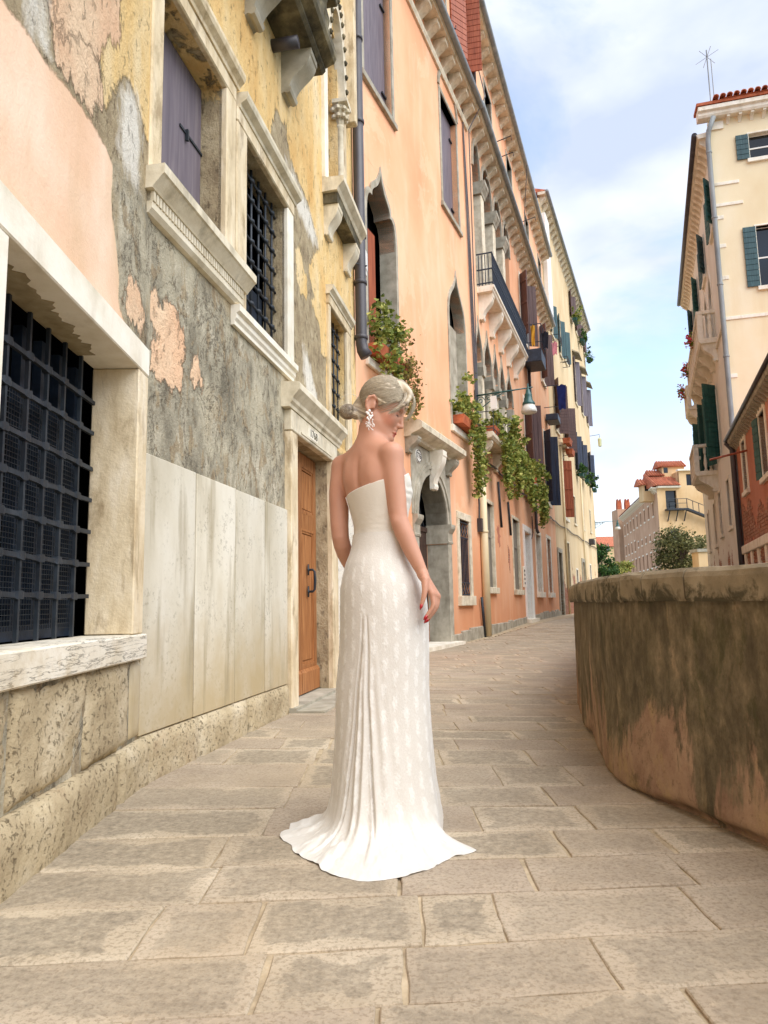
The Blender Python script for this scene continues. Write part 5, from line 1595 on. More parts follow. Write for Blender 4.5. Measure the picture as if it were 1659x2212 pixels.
for a in (5.75,): MB().box(5.70, 5.95, -0.3, 0.03, 5.2, 7.3).build('jamb', SG, wn, FC2)
MB().box(-0.10, 0.105, -0.3, 0.03, 5.2, 7.3).build('jamb', SG, wn, FC2)
dark_back(wn, FC2, .1, 5.75, 5.2, 8.6, -0.5)
MB().prism([(-.02, 5.2), (.42, 5.2), (.42, 5.10), (.36, 5.04), (-.02, 5.02)], -0.1, 6.0, 's').build('balcony_slab', MT['stone'], wn, FC2)
for a in (0.1, 1.9, 3.7, 5.5): MB().prism(console_prof(0.34, 5.02, 0.5), a, a + .22, 's').build('console', MT['stone'], wn, FC2)

# ---- second floor arcade behind the iron balcony
wn = label(part('arcade_window', pal, FC2, 3.5, 0, 9.46), 'row of tall arched windows behind the iron balcony')
colx = [1.65, 3.39, 5.05]
edges = [0.60] + colx + [6.40]
for i in range(4):
    a, b_ = edges[i] + (0 if i == 0 else .17), edges[i + 1] - (0 if i == 3 else .17)
    c, w = (a + b_) / 2, (b_ - a) / 2
    cur = roundarch(c, w, 13.0, 0.95)
    MB().ring([(x, 14.0) for x, z in cur], cur, -0.35, -0.0015).build('spandrel', OR, wn, FC2)
    MB().ring([(c + (x - c) * 1.2, 13.0 + (z - 13.0) * 1.13) for x, z in cur], cur, -0.352, 0.05).build('arch_band', SG, wn, FC2)
    MB().box(a, a + .12, -0.25, -0.2, 9.5, 12.9).build('shutter', MT['brown_shutter'], wn, FC2)
    pane_set(wn, FC2, a, b_, 9.5, 13.9, -0.3, MT['brown_shutter'], 2, 4)
for x in colx:
    MB().bbox(x - .18, x + .18, -0.33, 0.06, 9.46, 12.62, .02).build('pier', MT['stone'], wn, FC2)
    MB().prism([(-.33, 12.62), (.08, 12.62), (.10, 12.70), (.15, 12.78), (.17, 12.84), (.20, 12.88), (.20, 13.0), (-.33, 13.0)], x - .26, x + .26, 's').build('capital', SG, wn, FC2)
    MB().box(x - .1705, x + .1705, -0.34, 0.0, 13.002, 13.998).build('arch_pier', OR, wn, FC2)
dark_back(wn, FC2, .6, 6.4, 9.46, 14, -0.5)
bal = label(part('balcony', pal, FC2, 3.7, 0.2, 9.3), 'long stone balcony with blue black iron railing')
MB().prism([(-.02, 9.28), (.40, 9.28), (.43, 9.31), (.43, 9.36), (.47, 9.39), (.47, 9.45), (-.02, 9.45)], 0.65, 6.80, 's').build('slab', MT['stone_pale'], bal, FC2)
for a in np.linspace(0.80, 6.35, 5): MB().prism(console_prof(0.40, 9.28, 0.72), a, a + .26, 's').build('console', MT['stone_pale'], bal, FC2)
BI = MT['blue_iron']
for s0, s1 in ((0.68, 6.77),):
    for z in (9.52, 9.92, 10.38): MB().box(s0, s1, 0.41, 0.445, z, z + .03).build('rail', BI, bal, FC2)
    for z in (9.52, 9.92, 10.38):
        for s in (0.68, 6.74): MB().box(s, s + .03, 0.0, 0.41, z, z + .03).build('rail', BI, bal, FC2)
me_bar = MB().box(-.011, .011, -.011, .011, 0, .90).mesh('baluster'); me_bar.materials.append(BI)
me_scr = MB()
for k in range(10):
    a0, a1 = 2 * math.pi * k / 10, 2 * math.pi * (k + 1) / 10
    me_scr.tube([(.055 * math.cos(a0), 0, .055 * math.sin(a0)), (.055 * math.cos(a1), 0, .055 * math.sin(a1))], 0.009, 4, False)
me_scr = me_scr.mesh('rail_scroll'); me_scr.materials.append(BI)
for s in np.arange(0.74, 6.76, 0.115):
    inst('baluster', me_bar, bal, FC2, s, 0.428, 9.46)
    inst('rail_scroll', me_scr, bal, FC2, s + .057, 0.428, 10.15)
for o in np.arange(0.06, 0.42, 0.09):
    inst('baluster', me_bar, bal, FC2, 0.695, o, 9.46)

# ---- windows with open shutters
for (a, b_, z0, z1, m_, lb, aL, aR) in ((8.7, 9.7, 10.9, 13.4, 'brown_shutter', 'second floor window with brown shutters past the balcony', 140, 120),
                                   (14.3, 15.3, 10.9, 13.4, 'brown_shutter', 'far second floor window with brown shutters', 140, 122),
                                   (8.4, 9.4, 5.6, 8.4, 'brown_shutter', 'first floor window with a dark open shutter by the street lamp', 140, 118),
                                   (14.0, 15.1, 5.2, 8.4, 'navy_shutter', 'far first floor window with dark shutters', 140, 115)):
    wn = label(part('window', pal, FC2, (a + b_) / 2, 0, z0), lb)
    surround(wn, FC2, a, b_, z0, z1, 0.12, 0.03, MT['stone_pale'], -0.2, (0.14, 0.1, 0.05))
    shutter_leaf(wn, FC2, a - .02, z0, z1, 0.5, aL, MT[m_], -1)
    shutter_leaf(wn, FC2, b_ + .02, z0, z1, 0.5, aR, MT[m_], 1)
    pane_set(wn, FC2, a, b_, z0, z1, -0.15, MT['white_paint'], 2, 3)
    dark_back(wn, FC2, a, b_, z0, z1, -0.3)

# ---- cornices: bracket rows, slab and gutter
def bracket_mesh(o, h, w):
    m = MB()
    P = [(0, 0), (o, 0), (o, -h * .28)]
    for k in range(9):
        t = k / 8
        P.append((o * (1 - t) ** 1.6 * .92 + 0.02, -h * (.30 + .70 * t)))
    P.append((0, -h))
    m.prism(P, -w / 2, w / 2, 's')
    me = m.mesh('bracket'); return me
def cornice(par_, fr, s0, s1, z, o, h, w, gap, mat, gut, fillet=True, name='bracket'):
    cz = part('cornice', par_, fr, (s0 + s1) / 2, 0, z)
    me = bracket_mesh(o * .86, h, w); me.materials.append(mat)
    n = max(1, int((s1 - s0) / gap))
    for k in range(n):
        inst(name, me, cz, fr, s0 + (s1 - s0) * (k + .5) / n, 0.0, z)
    MB().prism([(-.05, z + .002), (o, z + .002), (o, z + .05), (o + .04, z + .09), (o + .04, z + .14), (-.05, z + .16)], s0, s1, 's').build('cornice_slab', mat, cz, fr)
    if fillet: MB().prism([(-.01, z - h - .14), (.05, z - h - .14), (.08, z - h - .06), (.08, z - h), (-.01, z - h)], s0, s1, 's').build('cornice_fillet', mat, cz, fr)
    m = MB(); m.tube([(s0, o + .09, z + .14), (s1, o + .09, z + .14)], 0.085, 8); m.build('gutter', gut, cz, fr, smooth=True)
    return cz
cornice(pal, FC1, -0.3, CL1, 14.12, 0.36, 0.36, 0.24, 0.58, MT['stone'], MT['pipe_grey'])
cornice(pal, FC2, 0.0, CL2 - .1, 14.22, 0.36, 0.36, 0.24, 0.62, MT['stone'], MT['pipe_grey'], False)
cornice(pal, FC1, -0.3, CL1, 17.92, 0.36, 0.30, 0.22, 0.66, MT['stone'], MT['pipe_grey'], False)
cornice(pal, FC2, 0.0, CL2, 17.92, 0.36, 0.30, 0.22, 0.66, MT['stone'], MT['pipe_grey'], False)
rf = MB().prism([(0.42, 18.1), (-5, 18.1), (-5, 20.2)], -0.3, CL1, 's').build('roof', MT['roof_tile'], pal, FC1)
rf = MB().prism([(0.42, 18.1), (-5, 18.1), (-5, 20.2)], 0, CL2, 's').build('roof', MT['roof_tile'], pal, FC2)
for s, h in ((5.2, 2.1), (11.6, 1.5)):
    m = MB(); m.box(s, s + .8, -0.9, -0.2, 18.2, 18.2 + h); m.build('chimney', OR, rf, FC2)
    MB().prism([(-1.1, 18.2 + h), (0.0, 18.2 + h), (0.05, 18.35 + h), (-0.2, 18.45 + h), (-1.1, 18.45 + h)], s - .15, s + .95, 's').build('chimney_cap', MT['pipe_dark'], rf, FC2)
# drying rods and cable loops on the attic
for s, z in ((4.6, 16.3), (4.9, 15.9), (10.4, 16.5)):
    MB().tube([(s, 0.0, z), (s, 0.55, z + .1), (s, 0.55, z - .05)], 0.018, 5).build('drying_rod', MT['iron'], pal, FC2)
m = MB(); m.tube([(0.1, 0.5, 18.0), (0.15, 0.2, 16.5), (0.1, 0.55, 14.6), (-.1, .1, 13.6), (0.05, 0.05, 9), (0.0, 0.04, 5)], 0.016, 5); m.build('loose_cable', MT['pipe_dark'], pal, FC2)
m = MB(); m.tube([(8.9, 0.5, 18.0), (9.2, 0.3, 16.5), (9.6, 0.1, 14.6)], 0.014, 5); m.build('loose_cable', MT['pipe_dark'], pal, FC2)
# ------------------------------------------------------------------ cream house at the end of the street
cre = thing('cream_house', 'tall cream house with blue shutters at the end of the street', 'house', M=FD.M)
CM = MT['cream_house']
top = [(11.3, 12.1, 19.2, 21.0), (14.2, 15.0, 19.3, 21.0), (16.7, 17.5, 19.4, 21.0), (19.1, 19.8, 19.4, 21.0)]
mid = [(1.9, 2.7, 14.8, 16.6), (5.0, 5.8, 14.7, 16.9), (7.1, 7.9, 15.0, 17.0), (11.6, 12.5, 13.6, 16.6), (15.3, 16.2, 13.8, 16.7), (18.6, 19.4, 13.8, 16.6)]
brn = [(1.9, 2.9, 9.6, 12.2), (5.2, 6.1, 9.2, 11.8)]
nav = [(9.7, 10.5, 8.8, 11.1), (12.9, 13.7, 8.9, 11.2), (17.6, 18.4, 9.2, 11.4)]
low = [(7.5, 8.3, 5.3, 6.9), (11.9, 12.6, 5.4, 7.0), (16.4, 17.1, 5.6, 7.1)]
grd = [(0.25, 1.35, -0.1, 3.2), (3.1, 4.5, 1.5, 3.9), (7.2, 7.9, 1.2, 2.6), (10.2, 11.3, -.1, 3.2), (14.6, 15.4, 1.2, 3.2)]
arw = [(3.2, 4.3, 5.2, 8.6)]
V, Fc = wall_mesh(0, CLD, -0.2, 21.3, [h + (.2,) for h in top + mid + brn + nav + low + grd + arw], 0.8)
np_mesh('wall', V, Fc, CM, cre, FD.M, smooth=False)
MB().box(.02, CLD - .02, -6, -0.4, -.2, 21.2).build('core', MT['dark'], cre, FD)
MB().box(CLD - .02, CLD, -6, -0.003, -.2, 21.3).build('end_wall', CM, cre, FD)
MB().box(0, .02, -6, -0.003, -.2, 21.3).build('end_wall', CM, cre, FD)
cornice(cre, FD, 0.0, CLD + .1, 21.45, 0.34, 0.42, 0.30, 0.72, MT['stone'], MT['pipe_grey'], False)
MB().prism([(0.45, 21.62), (-6, 21.62), (-6, 24)], 0, CLD, 's').build('roof', MT['roof_tile'], cre, FD)
def simple_window(par_, fr, w, sur, smat, angs, depth=.15, lb=None, board=None, nx=2, nz=3, width=None, sw=0.1):
    a, b_, z0, z1 = w[:4]
    wn = part('window', par_, fr, (a + b_) / 2, 0, z0)
    if lb: wn['label'] = lb
    surround(wn, fr, a, b_, z0, z1, sw, 0.03, sur, -0.2, (0.12, 0.08, 0.04))
    if smat:
        ww = width or (b_ - a) / 2
        if angs[0] is not None: shutter_leaf(wn, fr, a - .02, z0, z1, ww, angs[0], smat, -1, boards=board)
        if angs[1] is not None: shutter_leaf(wn, fr, b_ + .02, z0, z1, ww, angs[1], smat, 1, boards=board)
    pane_set(wn, fr, a, b_, z0, z1, -depth, MT['white_paint'], nx, nz)
    dark_back(wn, fr, a, b_, z0, z1, -depth - .1)
    return wn
for i, w in enumerate(top): simple_window(cre, FD, w, MT['stone'], MT['brown_shutter'], (160, 140 + 8 * i))
for i, w in enumerate(mid):
    wn = simple_window(cre, FD, w, MT['stone'], MT['slate_shutter'] if i < 3 else MT['mauve_shutter'], (165, 150 - 4 * i), width=.36)
    if i > 2: MB().prism([(-.02, w[3] + .35), (.45, w[3] + .1), (.45, w[3] + .16), (-.02, w[3] + .45)], w[0] - .4, w[1] + .5, 's').build('window_hood', MT['stone_grey'], wn, FD)
for w in brn: simple_window(cre, FD, w, MT['stone'], MT['brown_shutter'], (150, 118), board='h', width=.55)
for w in nav: simple_window(cre, FD, w, MT['stone'], MT['navy_shutter'], (150, 128), width=.4)
for w in low: simple_window(cre, FD, w, MT['stone'], None, None)
simple_window(cre, FD, grd[1], MT['stone'], None, None)
for w in (grd[2], grd[4]): simple_window(cre, FD, w, MT['stone_pale'], None, None)
wn = part('window', cre, FD, 3.75, 0, 5.2); wn['label'] = 'arched window with one red brown shutter'
arched_opening(wn, FD, CM, MT['stone'], 3.75, 0.55, 5.2, 7.9, 0.7, 0.2, 0.14, 'round')
shutter_leaf(wn, FD, 3.18, 5.2, 8.2, 0.55, 60, MT['rust_wood'], -1)
MB().bbox(3.0, 4.5, -.1, .14, 5.02, 5.2, .01).build('sill', MT['stone_pale'], wn, FD)
MB().prism([(-.02, 8.95), (.30, 8.95), (.34, 9.05), (-.02, 9.2)], 2.9, 4.7, 's').build('window_hood', MT['stone'], wn, FD)
dark_back(wn, FD, 3.2, 4.3, 5.2, 8.6, -.2)
for w, nm in ((grd[0], 'old stone framed door beside bare brick'), (grd[3], 'far dark doorway of the cream house')):
    dr = part('doorway', cre, FD, (w[0] + w[1]) / 2, 0, 0); dr['label'] = nm
    surround(dr, FD, w[0], w[1], 0.0, w[3], 0.22, 0.06, MT['stone_grey'], -.2)
    MB().box(w[0], w[1], -.24, -.18, 0, w[3]).build('door_leaf', MT['screen'], dr, FD)
# bare brick at the foot of the wall, brick by brick
br = MB().bbox(-.125, .125, -.02, .02, -.03, .03, .006).mesh('brick'); br.materials.append(MT['old_brick'])
patch = part('brick_patch', cre, FD, 2.3, 0, .2)
for r_ in range(20):
    for c_ in range(5):
        s = 1.72 + c_ * .262 + (.13 if r_ % 2 else 0); z = 0.26 + r_ * .074
        if s > 3.0 - .25 * math.sin(r_ * .9) - (.04 * r_): continue
        inst('brick', br, patch, FD, s + random.uniform(-.006, .006), random.uniform(-.006, .006), z, rot=(0, 0, random.uniform(-.02, .02)))
m = MB(); m.tube([(s, 0.06, 4.60 - .04 * math.sin(s * 1.3)) for s in np.linspace(-.1, 20, 40)], 0.03, 5); m.build('wall_cable', MT['pipe_dark'], cre, FD)
for s in (2.95, 11.4): MB().tube([(s, .08, .1), (s, .08, 8.9)], .05, 8).build('downpipe', MT['pipe_cream'], cre, FD, smooth=True)
MB().bbox(0.25, 1.5, 0.0, .25, 15.4, 20.6, .03).build('white_annex', MT['white_paint'], cre, FD)
MB().tube([(14.2, .1, 4.9), (14.2, .5, 4.9), (14.9, .5, 5.0)], .02, 5).build('wall_bracket', MT['iron'], cre, FD)
MB().bbox(15.0, 15.8, 0.0, .35, 4.6, 4.95, .03).build('air_unit', MT['pipe_dark'], cre, FD)

# ------------------------------------------------------------------ cream palace across the canal
pa = thing('canal_palace', 'tall pale cream palace with green shutters across the canal', 'house', M=FE.M)
LE = 13.4
GP, EP = MT['grey_palace'], MT['cream_palace']
etop = [(LE - 1.4, LE - .5, 12.2, 13.6), (LE - 5.0, LE - 4.1, 12.2, 13.6), (LE - 8.6, LE - 7.7, 12.2, 13.6), (LE - 12.0, LE - 11.1, 12.2, 13.6)]
emid = [LE - 3.2, LE - 5.0, LE - 6.6, LE - 8.2, LE - 10.8]
ebig = [LE - 4.6, LE - 7.4, LE - 10.6]
elow = [(LE - 3.0, LE - 2.2, 3.1, 4.6), (LE - 6.0, LE - 5.2, 3.1, 4.6), (LE - 8.4, LE - 7.6, 2.9, 4.5), (LE - 11.6, LE - 10.8, 2.9, 4.5)]
hol = [h + (.2,) for h in etop + elow] + [(c - .45, c + .45, 9.3, 12.0, .22) for c in emid] + [(c - .6, c + .6, 5.6, 8.2, .25) for c in ebig] + [(LE - 9.9, LE - 9.0, -1.0, 2.3, .3)]
hol = [h for h in hol]
V, Fc = wall_mesh(0, LE, -2.6, 15.0, hol, 0.8)
np_mesh('wall', V, Fc, GP, pa, FE.M, smooth=False)
fw = [(1.08, 2.3, 13.86, 14.66), (1.05, 2.2, 9.86, 11.72), (1.25, 2.4, 5.9, 7.3), (5.2, 6.3, 9.86, 11.72), (5.2, 6.3, 13.86, 14.66)]
V, Fc = wall_mesh(0, 12, -2.6, 15.3, [h + (.2,) for h in fw], 0.8)
np_mesh('wall', V, Fc, EP, pa, FF.M, smooth=False)
MB().box(.02, LE - 1.1, -9, -0.4, -2.6, 14.9).build('core', MT['dark'], pa, FE)
MB().box(0.6, 11.9, -6, -0.4, -2.6, 15.2).build('core', MT['dark'], pa, FF)
MB().box(0, .02, -9, -.003, -2.6, 15).build('end_wall', GP, pa, FE)
cornice(pa, FE, -.2, LE - .05, 14.85, 0.30, 0.38, 0.16, 0.40, MT['stone_pale'], MT['pipe_dark'], False)
cz = part('cornice', pa, FF, 5, 0, 15.3)
MB().prism([(-.05, 15.30), (.22, 15.30), (.26, 15.36), (.26, 15.44), (.34, 15.48), (.34, 15.60), (-.05, 15.62)], -0.30, 12, 's').build('cornice_slab', MT['stone_pale'], cz, FF)
me = bracket_mesh(.2, .2, .09); me.materials.append(MT['stone_pale'])
for s in np.arange(0.55, 9, .33): inst('bracket', me, cz, FF, s, 0, 15.30)
MB().box(-.02, .42, -.01, .05, 14.98, 15.22).build('corner_block', MT['stone_pale'], pa, FF)
MB().box(-.34, 12, -.2, .36, 15.63, 15.72).build('eaves_board', MT['terracotta'], cz, FF)
rf = MB().prism([(.4, 15.73), (-4, 15.73), (-4, 16.9)], .42, 12, 's').build('roof', MT['roof_tile'], pa, FF)
me = MB(); me.ring([(.085 * math.cos(a), .085 * math.sin(a)) for a in np.linspace(0, math.pi, 7)], [(.065 * math.cos(a), .065 * math.sin(a)) for a in np.linspace(0, math.pi, 7)], -.5, .06)
me = me.mesh('roof_tile'); me.materials.append(MT['roof_tile'])
for s in np.arange(.2, 6, .19): inst('roof_tile', me, rf, FF, s, .40, 15.76)
rf = MB().prism([(.4, 15.06), (-3, 15.06), (-3, 15.9)], -.2, LE - .4, 's').build('roof', MT['roof_tile'], pa, FE)
for k, w in enumerate(etop): simple_window(pa, FE, w, MT['stone_pale'], MT['slate_shutter'] if k % 2 else MT['green_shutter'], (168, 150), board='h', width=.4)
for c in emid:
    wn = part('window', pa, FE, c, 0, 9.3)
    arched_opening(wn, FE, GP, MT['stone_pale'], c, .45, 9.3, 10.9, 1.1, .22, .12)
    pane_set(wn, FE, c - .45, c + .45, 9.3, 12.0, -.2, MT['white_paint'], 2, 4)
    dark_back(wn, FE, c - .45, c + .45, 9.3, 12.0, -.3)
for c in ebig:
    wn = part('window', pa, FE, c, 0, 5.6); wn['label'] = 'tall arched window with green shutters'
    arched_opening(wn, FE, GP, MT['stone_pale'], c, .6, 5.6, 7.6, .6, .25, .14, 'round')
    shutter_leaf(wn, FE, c - .6, 5.6, 8.15, .6, 150, MT['green_shutter'], -1, boards='h')
    shutter_leaf(wn, FE, c + .6, 5.6, 8.15, .6, 135, MT['green_shutter'], 1, boards='h')
    pane_set(wn, FE, c - .6, c + .6, 5.6, 8.2, -.2, MT['white_paint'], 2, 3)
    dark_back(wn, FE, c - .6, c + .6, 5.6, 8.2, -.35)
for w in elow: simple_window(pa, FE, w, MT['stone_pale'], None, None, nx=2, nz=2)
wn = part('water_gate', pa, FE, LE - 9.4, 0, 0)
arched_opening(wn, FE, GP, MT['stone_pale'], LE - 9.45, .45, -1, 1.6, .7, .3, .14)
dark_back(wn, FE, LE - 9.9, LE - 9, -1, 2.3, -.35)
def stone_balcony(par_, fr, s0, s1, o, zs, h, nb, lb):
    bl = part('balcony', par_, fr, (s0 + s1) / 2, 0, zs); bl['label'] = lb
    SP = MT['stone_pale']
    MB().prism([(-.02, zs - .16), (o - .06, zs - .16), (o, zs - .08), (o, zs), (-.02, zs)], s0, s1, 's').build('slab', SP, bl, fr)
    MB().bbox(s0, s1, o - .18, o + .02, zs + h - .12, zs + h, .015).build('handrail', SP, bl, fr)
    for a, b_ in ((s0, s0 + .18), (s1 - .18, s1)):
        MB().bbox(a + .003, b_ - .003, o - .17, o + .005, zs + .002, zs + h - .121, .01).build('post', SP, bl, fr)
        MB().bbox(a, b_, -.02, o - .181, zs + h - .12, zs + h, .015).build('side_rail', SP, bl, fr)
    me = MB().lathe([(.06, 0), (.06, .05), (.035, .09), (.075, .30), (.035, .56), (.03, .62), (.055, .68), (.055, h - .12)], (0, 0, 0), 8).mesh('baluster', True); me.materials.append(SP)
    for s in np.linspace(s0 + .32, s1 - .32, nb): inst('baluster', me, bl, fr, s, o - .08, zs)
    for oo in (.2, o - .38): inst('baluster', me, bl, fr, s1 - .09, oo, zs)
    for s in np.linspace(s0 + .2, s1 - .2, max(2, int((s1 - s0) / 1.1))): MB().prism(console_prof(o * .85, zs - .16, .6), s - .11, s + .11, 's').build('console', SP, bl, fr)
    return bl
stone_balcony(pa, FE, LE - 9.0, LE - 2.3, .55, 9.28, .95, 18, 'long upper stone balcony over the canal')
stone_balcony(pa, FE, LE - 8.2, LE - 5.6, .75, 5.45, 1.0, 8, 'lower stone balcony over the canal')
stone_balcony(pa, FE, LE - 13.0, LE - 11.0, .5, 9.28, .95, 5, 'far small stone balcony')
MB().prism([(-.01, 8.9), (.06, 8.9), (.06, 9.0), (-.01, 9.02)], 0, LE, 's').build('string_course', MT['stone_pale'], pa, FE)
# end wall of the palace: shutters, bands and rain pipe
for k, w in enumerate(fw):
    wn = simple_window(pa, FF, w, MT['stone_pale'], MT['slate_shutter'], (178, 178), board='h', width=.34 if k != 2 else .4, sw=.05, nx=2, nz=2)
for z, s1 in ((13.27, .72), (12.60, .78), (9.05, 12)):
    MB().bbox(0.03, s1, -.01, .028, z - .10, z, .006).build('stone_band', MT['stone_pale'], pa, FF)
for z in (12.1, 11.2, 7.2, 10.2): MB().bbox(0.03, .22, -.01, .018, z, z + .12, .006).build('quoin', MT['stone_pale'], pa, FF)
m = MB(); m.tube([(.12, .30, 15.25), (-.02, .14, 14.9), (-.05, .09, 14.6), (-.05, .09, 5.5), (-.1, .09, -1)], .075, 10)
m.build('downpipe', MT['pipe_grey'], pa, FF, smooth=True)
for z in (14.2, 12.1, 10, 7.8): MB().lathe([(.078, 0), (.09, .01), (.09, .06), (.078, .07)], (-.05, .09, z), 10).build('pipe_collar', MT['pipe_grey'], pa, FF)
# roof antenna
an = thing('roof_antenna', 'thin twin pole radio antenna on the palace roof', 'antenna', FF.w(.45, -1.2, 15.9))
m = MB(); m.tube([(.40, -1.2, 15.6), (.40, -1.2, 18.6)], .022, 6); m.build('mast', MT['pipe_grey'], an, FF)
m = MB(); m.tube([(.52, -1.25, 15.6), (.52, -1.25, 18.3)], .016, 6); m.build('mast', MT['pipe_grey'], an, FF)
for a in (20, 80, 140):
    MB().tube([(.40 - .35 * math.cos(R(a)), -1.2 - .35 * math.sin(R(a)), 18.25), (.40 + .35 * math.cos(R(a)), -1.2 + .35 * math.sin(R(a)), 18.45)], .008, 4).build('rod', MT['pipe_grey'], an, FF)

# ------------------------------------------------------------------ low red house in front of the palace
red = thing('red_house', 'low red plastered house with bare brick base at the canal edge', 'house', M=FG.M)
rw = [(1.25, 1.95, 3.66, 4.98), (4.35, 5.15, 3.55, 4.98), (7.4, 8.2, 3.55, 4.98)]
V, Fc = wall_mesh(0.12, 11, -2.6, 5.24, [h + (.18,) for h in rw], 0.6)
np_mesh('wall', V, Fc, MT['red_house'], red, FG.M, smooth=False)
MB().box(.5, 10.9, -4.5, -.4, -2.6, 5.2).build('core', MT['dark'], red, FG)
for k, w in enumerate(rw):
    simple_window(red, FG, w, MT['stone_pale'], MT['green_shutter'] if k else None, (172, None), board='h', sw=.13)
me = bracket_mesh(.18, .2, .11); me.materials.append(MT['stone_grey'])
cz = part('cornice', red, FG, 5, 0, 5.7)
for s in np.arange(.15, 10.8, .30): inst('bracket', me, cz, FG, s, 0, 5.22)
MB().prism([(-.05, 5.222), (.19, 5.222), (.22, 5.27), (.22, 5.33), (-.05, 5.36)], 0, 11, 's').build('cornice_slab', MT['stone_grey'], cz, FG)
rf = MB().prism([(.24, 5.37), (-4.5, 5.37), (-4.5, 6.2)], 0.3, 11, 's').build('roof', MT['roof_tile'], red, FG)
m = MB(); m.tube([(.05, .26, 5.34), (11, .26, 5.34)], .045, 8); m.build('gutter', MT['pipe_dark'], red, FG, smooth=True)
MB().tube([(.10, .24, 5.28), (.14, .10, 5.05), (.14, .10, -1)], .075, 10).build('downpipe', MT['pipe_dark'], red, FG, smooth=True)
MB().bbox(.16, 11, -.02, .09, 2.05, 2.28, .02).build('stone_ledge', MT['stone_pale'], red, FG)
for s in np.arange(.5, 10.5, 1.15): MB().bbox(s, s + .22, -.02, .07, .2, 2.048, .02).build('stone_pier', MT['stone_pale'], red, FG)
MB().tube([(2.2, 0, 4.62), (2.2, .9, 4.45)], .03, 6).build('wall_rod', MT['rust_wood'], red, FG)
bp = part('brick_patch', red, FG, 4, 0, 2.3)
for r_ in range(36):
    for c_ in range(44):
        s = .4 + c_ * .17 + (.085 if r_ % 2 else 0); z = .5 + r_ * .085
        lim = 2.95 + .5 * math.sin(s * 1.3) * math.sin(s * .6 + 1) + .25 * math.sin(s * 4.1)
        if z > lim or 2.0 < z < 2.32 or random.random() < .12 or s > 5.6: continue
        if z < 1.7: continue
        o_ = inst('brick', br, bp, FG, s, random.uniform(-.004, .006), z, scale=(.62, 1, 1.2))

# ------------------------------------------------------------------ long rosy convent at the canal bend, far away
PHL, PHR = (40.2, 119.0), (33.5, 86.0)
FH = Frame(PHL, (PHR[0] - PHL[0], PHR[1] - PHL[1]))
FH2 = Frame(PHR, (1, 0))
LH = 33.67
con = thing('convent_building', 'long rosy plastered building with many small windows at the canal bend', 'building', M=FH.M)
rows_ = []
for k in range(9):
    s = 2.0 + k * 3.45
    rows_ += [(s, s + .7, 11.3, 12.9), (s, s + .8, 4.9, 6.8), (s, s + .8, 1.0, 2.1)]
    rows_ += [(s, s + .7, 8.0, 9.5)] if k < 4 else [(s + .1, s + .65, 8.4, 9.1)]
V, Fc = wall_mesh(0, LH, -3, 14.4, [h + (.3,) for h in rows_], 2.0)
np_mesh('wall', V, Fc, MT['convent'], con, FH.M, smooth=False)
for w in rows_:
    wn = part('window', con, FH, (w[0] + w[1]) / 2, 0, w[2])
    MB().box(w[0] - .2, w[1] + .2, -.05, .08, w[2] - .2, w[2]).build('sill', MT['stone_pale'], wn, FH)
    MB().box(w[0] - .15, w[1] + .15, -.05, .06, w[3], w[3] + .18).build('lintel', MT['stone_pale'], wn, FH)
    MB().box(w[0], w[1], -.32, -.3, w[2], w[3]).build('pane', MT['glass'], wn, FH)
MB().box(.1, LH - 2.0, -8, -.5, -3, 14.3).build('core', MT['dark'], con, FH)
V, Fc = wall_mesh(0, 26, -3, 14.4, [(1.0, 2.35, 11.7, 14.0, .3), (1.3, 2.3, 7.5, 9.3, .3)], 3.0)
np_mesh('wall', V, Fc, MT['convent_side'], con, FH2.M, smooth=False)
V, Fc = wall_mesh(2.8, 26, 14.4, 16.5, [(3.7, 4.5, 14.6, 16.0, .3)], 3.0)
np_mesh('wall', V, Fc, MT['convent_side'], con, FH2.M, smooth=False)
MB().box(2.81, 25.9, -5, -.4, 14.4, 16.4).build('core', MT['convent_side'], con, FH2)
MB().box(.9, 2.4, -.4, -.35, 7.4, 14.1).build('pane', MT['glass'], con, FH2)
MB().box(3.6, 4.6, -.39, -.34, 14.5, 16.1).build('pane', MT['glass'], con, FH2)
MB().box(2.6, 26.5, -.3, .3, 16.4, 16.6).build('eaves', MT['stone_pale'], con, FH2)
m_ = MT['stone_pale']
cornice(con, FH, 0, LH, 14.3, .5, .5, .35, 1.0, m_, MT['stone_pale'], False)
MB().prism([(-.2, 14.3), (.4, 14.3), (.5, 14.5), (-.2, 14.6)], 0, 2.8, 's').build('eaves', m_, con, FH2)
MB().prism([(.6, 14.75), (-7, 14.75), (-7, 17.2)], 0, LH - 1.6, 's').build('roof', MT['roof_tile'], con, FH)
def tiled_roof(par_, fr, s0, s1, o0, o1, z0, z1, name='roof'):
    """sloping roof, ridge along s, low edge at o1"""
    rr = MB().prism([(o1, z0), (o0, z1), (o0, z0)], s0, s1, 's').build(name, MT['roof_tile'], par_, fr)
    return rr
rt = MB().tube([(0, 0, 0), (0, 1, 0)], .11, 6).mesh('roof_tile', True); rt.materials.append(MT['roof_tile'])
def tile_rows(par_, fr, s0, s1, o0, o1, z0, z1, n):
    ln = math.hypot(o1 - o0, z1 - z0); an_ = math.atan2(z1 - z0, o1 - o0)
    for s in np.linspace(s0 + .2, s1 - .2, n):
        inst('roof_tile', rt, par_, fr, s, o0, z0, rot=(-an_, 0, 0), scale=(1, ln, 1))
